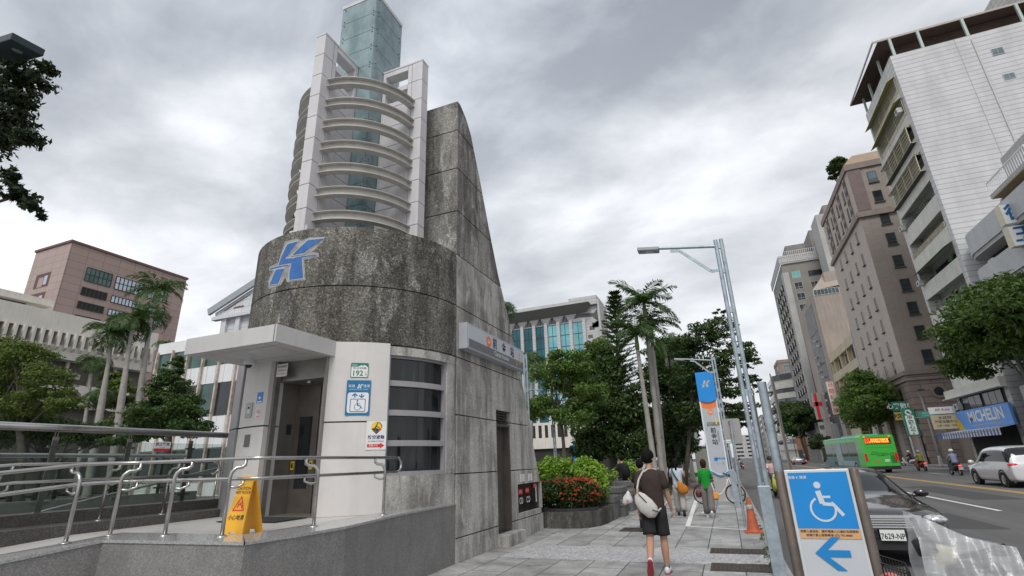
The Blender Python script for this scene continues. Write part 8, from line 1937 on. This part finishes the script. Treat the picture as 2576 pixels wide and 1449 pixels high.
# ---- share bicycle in front of the pylon
bk = thing('share_bicycle', 'white and orange share bicycle parked across the pavement by the pylon', 'bicycle', (-.48, 21.3, 0), rz=0)
WB_ = mat('bicycle white', (.62, .63, .62), .3, 0, .05); OB = mat('bicycle orange', (.80, .32, .04), .4, 0, .05)
for x, lab in ((-.56, 0), (.56, 1)):
    o = MB(TYRE).lathe([(.30, -.018), (.335, -.018), (.345, 0), (.335, .018), (.30, .018)], (x, 0, .345), 32, ax='Y').build('wheel', bk, local=True, smooth=True)
    m_ = MB(RIM)
    for q in range(14): a = 2 * PI * q / 14; m_.tube([(x, 0, .345), (x + .31 * math.cos(a), 0, .345 + .31 * math.sin(a))], .0025, 3, False)
    m_.build('spokes', o, local=True)
    m_ = MB(OB if lab else BLACK)
    for q in range(10): a0_, a1_ = R(20 + q * 13), R(33 + q * 13); m_.bar((x + .37 * math.cos(a0_), 0, .345 + .37 * math.sin(a0_)), (x + .37 * math.cos(a1_), 0, .345 + .37 * math.sin(a1_)), .06, .01, up=(math.cos(a0_), 0, math.sin(a0_)))
    m_.build('mudguard', bk, local=True)
m_ = MB(WB_); m_.tube([(-.56, 0, .345), (-.12, 0, .30), (.10, 0, .36), (.30, 0, .62), (.38, 0, .86)], .028, 8); m_.tube([(-.12, 0, .30), (-.22, 0, .74)], .022, 8); m_.tube([(-.56, 0, .345), (-.20, 0, .62)], .014, 6); m_.tube([(.38, 0, .92), (.50, 0, .60), (.56, 0, .345)], .020, 8); m_.build('frame', bk, local=True, smooth='all')
m_ = MB(OB).lathe([(0, -.03), (.10, -.03), (.12, 0), (.10, .03), (0, .03)], (-.12, -.05, .30), 18, ax='Y'); m_.bar((-.42, -.05, .35), (-.12, -.05, .34), .02, .09); m_.build('chain_guard', bk, local=True)
m_ = MB(BLACK); etube(m_, [(-.36, 0, .80), (-.26, 0, .81), (-.12, 0, .80)], [.08, .10, .03], [.03, .035, .02], 10, side=(0, 1, 0)); m_.build('saddle', bk, local=True, smooth='all')
m_ = MB(DARKM); m_.tube([(.38, 0, .86), (.36, 0, 1.02)], .018, 6); m_.tube([(.24, -.28, 1.06), (.36, -.1, 1.03), (.36, .1, 1.03), (.24, .28, 1.06)], .014, 6); m_.ball((.45, 0, .98), (.06, .07, .06), 8, 6); m_.build('handlebar', bk, local=True, smooth='all')
m_ = MB(DARKM); m_.tube([(-.12, -.1, .16), (-.12, .1, .44)], .012, 6); m_.box((-.2, -.16, .15), (-.05, -.08, .175)); m_.build('pedals', bk, local=True)
# ---- bicycle under a clear plastic cover, lower right
YC = 4.0
cv = thing('covered_bicycle', 'bicycle handlebar wrapped in a translucent plastic cover at the lower right', 'bicycle', (1.5, YC + .3, ROADZ))
Zb = lambda X, Y: zz(3300, 1850, 3840, 2524, X, Y)
topE = [onY(*Zb(*p), YC) for p in ((450, 318), (700, 418), (940, 505), (1220, 640), (1480, 745), (1700, 800), (1900, 845), (2110, 885), (2300, 915))]
mS = MB(None); 
def m_plast():
    m, nt, b = new_mat('translucent plastic cover'); f = ramp_node(nt, noise(nt, coord(nt, (2, 2, 5)), 3.0, 6, .65, .8), [(.35, .0), (.7, 1.0)])
    d = nt.nodes.new('ShaderNodeBsdfDiffuse'); nt.links.new(mixc(nt, f, (.74, .75, .77), (.80, .82, .84)), d.inputs[0]); tl = nt.nodes.new('ShaderNodeBsdfTranslucent'); tl.inputs[0].default_value = (.7, .72, .74, 1); gl = nt.nodes.new('ShaderNodeBsdfGlossy'); gl.inputs['Roughness'].default_value = .25; tp = nt.nodes.new('ShaderNodeBsdfTransparent')
    def mx(a, b_, fac):
        n = nt.nodes.new('ShaderNodeMixShader'); nt.links.new(a, n.inputs[1]); nt.links.new(b_, n.inputs[2])
        if isinstance(fac, float): n.inputs[0].default_value = fac
        else: nt.links.new(fac, n.inputs[0])
        return n.outputs[0]
    body_ = mx(mx(d.outputs[0], tl.outputs[0], .4), gl.outputs[0], .10); op = mmath(nt, 'ADD', mmath(nt, 'MULTIPLY', f, .10), .46)
    nt.links.new(mx(tp.outputs[0], body_, op), nt.nodes['Material Output'].inputs[0])
    bp_ = nt.nodes.new('ShaderNodeBump'); bp_.inputs['Strength'].default_value = .28; bp_.inputs['Distance'].default_value = .03; nt.links.new(noise(nt, coord(nt, (1.2, 1.2, 9), rot=(0, R(32), 0)), 2.6, 5, .6, .8), bp_.inputs['Height'])
    for s_ in (d, gl, tl): nt.links.new(bp_.outputs[0], s_.inputs['Normal'])
    return m
PLA = m_plast(); rs = np.random.RandomState(8); NU, NV = 44, 20
def cover(side):
    m_ = MB(PLA); vs = []
    for i in range(NU + 1):
        f = i / NU * (len(topE) - 1); a = int(min(f, len(topE) - 2)); tp_ = topE[a].lerp(topE[a + 1], f - a)
        for j in range(NV + 1):
            v_ = j / NV; zbt = .30; z = tp_.z + (zbt - tp_.z) * v_
            d = side * (.060 + .13 * math.sin(min(1, v_ * 2.2) * PI / 2) * (.55 + .45 * math.sin(PI * i / NU)) + .010 * math.sin(i * .9 + j * .5 + side) + .010 * math.sin(i * .4 - j * .9))
            xo = (.012 * math.sin(j * .8) - .03 * v_) * (1 if i < 4 else (-1 if i > NU - 4 else 0)) * (.8 if v_ > .1 else 0)
            vs.append((tp_.x + xo, YC + d, z))
    m_.add(vs, [(i * (NV + 1) + j, (i + 1) * (NV + 1) + j, (i + 1) * (NV + 1) + j + 1, i * (NV + 1) + j + 1) for i in range(NU) for j in range(NV)]); return m_
mc = cover(-1); m2 = cover(1); mc.add(m2.v, m2.f); mc.build('plastic_cover', cv, smooth='all')
P2 = lambda X, Y, y=YC: onY(*Zb(X, Y), y)
m_ = MB(BLACK); a, b_ = P2(1720, 1040), P2(2230, 990); m_.tube([tuple(a), tuple(a.lerp(b_, .4)), tuple(a.lerp(b_, .6)), tuple(b_)], [.012, .018, .030, .034], 10); a, b_ = P2(700, 800), P2(860, 1040); m_.tube([tuple(a), tuple(b_)], [.05, .06], 10)
m_.tube([tuple(P2(1700, 1060)), tuple(P2(1900, 1250)), tuple(P2(2150, 1430))], .035, 8); m_.tube([tuple(P2(560, 420)), tuple(P2(700, 700)), tuple(P2(900, 1040)), tuple(P2(1300, 1140)), tuple(P2(1700, 1050))], .014, 8); m_.ball(tuple(P2(1500, 1380)), (.10, .07, .06), 12, 8); m_.build('handlebar', cv, smooth='all')
m_ = MB(mat('cream headlamp', (.55, .50, .36), .5, 0, .1)); etube(m_, [tuple(P2(900, 980)), tuple(P2(1050, 1080)), tuple(P2(1300, 1110))], [.04, .06, .05], [.04, .05, .04], 12, side=(0, 0, 1)); m_.build('headlamp', cv, smooth='all')
cx_, cz_ = topE[3].x, .35
m_ = MB(BLACK); 
for dx in (-.25, .55): m_.lathe([(.27, -.02), (.31, -.02), (.325, 0), (.31, .02), (.27, .02)], (topE[4].x + dx, YC + .05, ROADZ + .325), 28, ax='Y')
m_.build('wheels', cv); m_ = MB(mat('bicycle maroon', (.12, .02, .03), .35, .2, .05)); m_.tube([tuple(P2(1200, 1300)), (topE[4].x - .1, YC + .05, .5), (topE[4].x - .25, YC + .05, .225)], .018, 8); m_.tube([(topE[4].x - .1, YC + .05, .5), (topE[4].x + .25, YC + .05, .25), (topE[4].x + .55, YC + .05, .225)], .018, 8); m_.build('frame', cv)
bb = thing('wire_basket', 'black wire bicycle basket with pink cloth inside beside the covered bicycle', 'basket', (1.15, 3.9, .6))
W0 = lambda X, Y, y=3.75: onY(*Zb(X, Y), y)
m_ = MB(BLACK)
tl_, tr_, = W0(30, 1225), W0(520, 1375)
dep = Vector((.05, .28, 0)); dwn = Vector((0, 0, -.24))
A_, B_ = tl_, tr_ + Vector((0, 0, .0)); C_, D_ = A_ + dep, B_ + dep
for o_ in (Vector((0, 0, 0)), Vector((0, 0, -.06)), Vector((0, 0, -.12)), dwn): m_.tube([tuple(x + o_) for x in (A_, B_, D_, C_, A_)], .0035, 5)
for i in range(9): f = i / 8; 
for i in range(9):
    f = i / 8
    for (p_, q_) in ((A_, B_), (B_, D_), (C_, D_), (A_, C_)): s_ = p_.lerp(q_, f); m_.tube([tuple(s_), tuple(s_ + dwn)], .0022, 4, False)
m_.build('basket_wires', bb); m_ = MB(cloth('pink cloth', (.55, .16, .17), .1)); c = (A_ + B_ + C_ + D_) / 4 + Vector((-.03, 0, -.12)); m_.ball(tuple(c), (.07, .09, .07), 14, 8); m_.build('pink_cloth', bb, smooth='all')
MB(BLACK).tube([tuple((A_ + B_) / 2 + dwn + dep * .5), ((A_ + B_).x / 2, (A_ + C_).y / 2, ROADZ)], .012, 6).build('support', bb)
# ================================================================ SMALL THINGS
rs = np.random.RandomState(21)
t = thing('fallen_leaves', 'scattered fallen leaves on the pavement by the planter and kerb', 'leaves', (0, 0, 0), kind='stuff')
c = np.concatenate([np.stack([rs.normal(-3.2, .5, 90), rs.uniform(12.5, 21, 90), rs.uniform(.006, .012, 90)], 1), np.stack([rs.normal(.30, .12, 120), rs.uniform(8, 30, 120), rs.uniform(.008, .014, 120)], 1), np.stack([rs.uniform(-4, 0, 40), rs.uniform(8, 24, 40), rs.uniform(.008, .012, 40)], 1), np.stack([rs.normal(.85, .15, 140), rs.uniform(9, 40, 140), rs.uniform(-.09, -.085, 140)], 1)])
np_mesh('leaves', leaf_quads(rs, c, np.tile([0, 0, 1.5], (len(c), 1)), .06, .5, 3.0), m_leaf('dry leaves', (.10, .06, .025), (.22, .15, .05)), t)
t = thing('kerb_weeds', 'small weeds growing in the kerb joint', 'weeds', (0, 0, 0), kind='stuff')
C = []; O = []
for i in range(46):
    x, y = .42 + rs.normal() * .03, rs.uniform(9, 26); k = rs.randint(12, 36); e = rs.normal(size=(k, 3)); e[:, 2] = abs(e[:, 2]); e /= np.linalg.norm(e, axis=1)[:, None]; C.append(np.array([x, y, .01]) + e * .04 * rs.uniform(.4, 1.2)); O.append(e)
np_mesh('weeds', leaf_quads(rs, np.concatenate(C), np.concatenate(O), .045, .3, .2), LF_M, t)
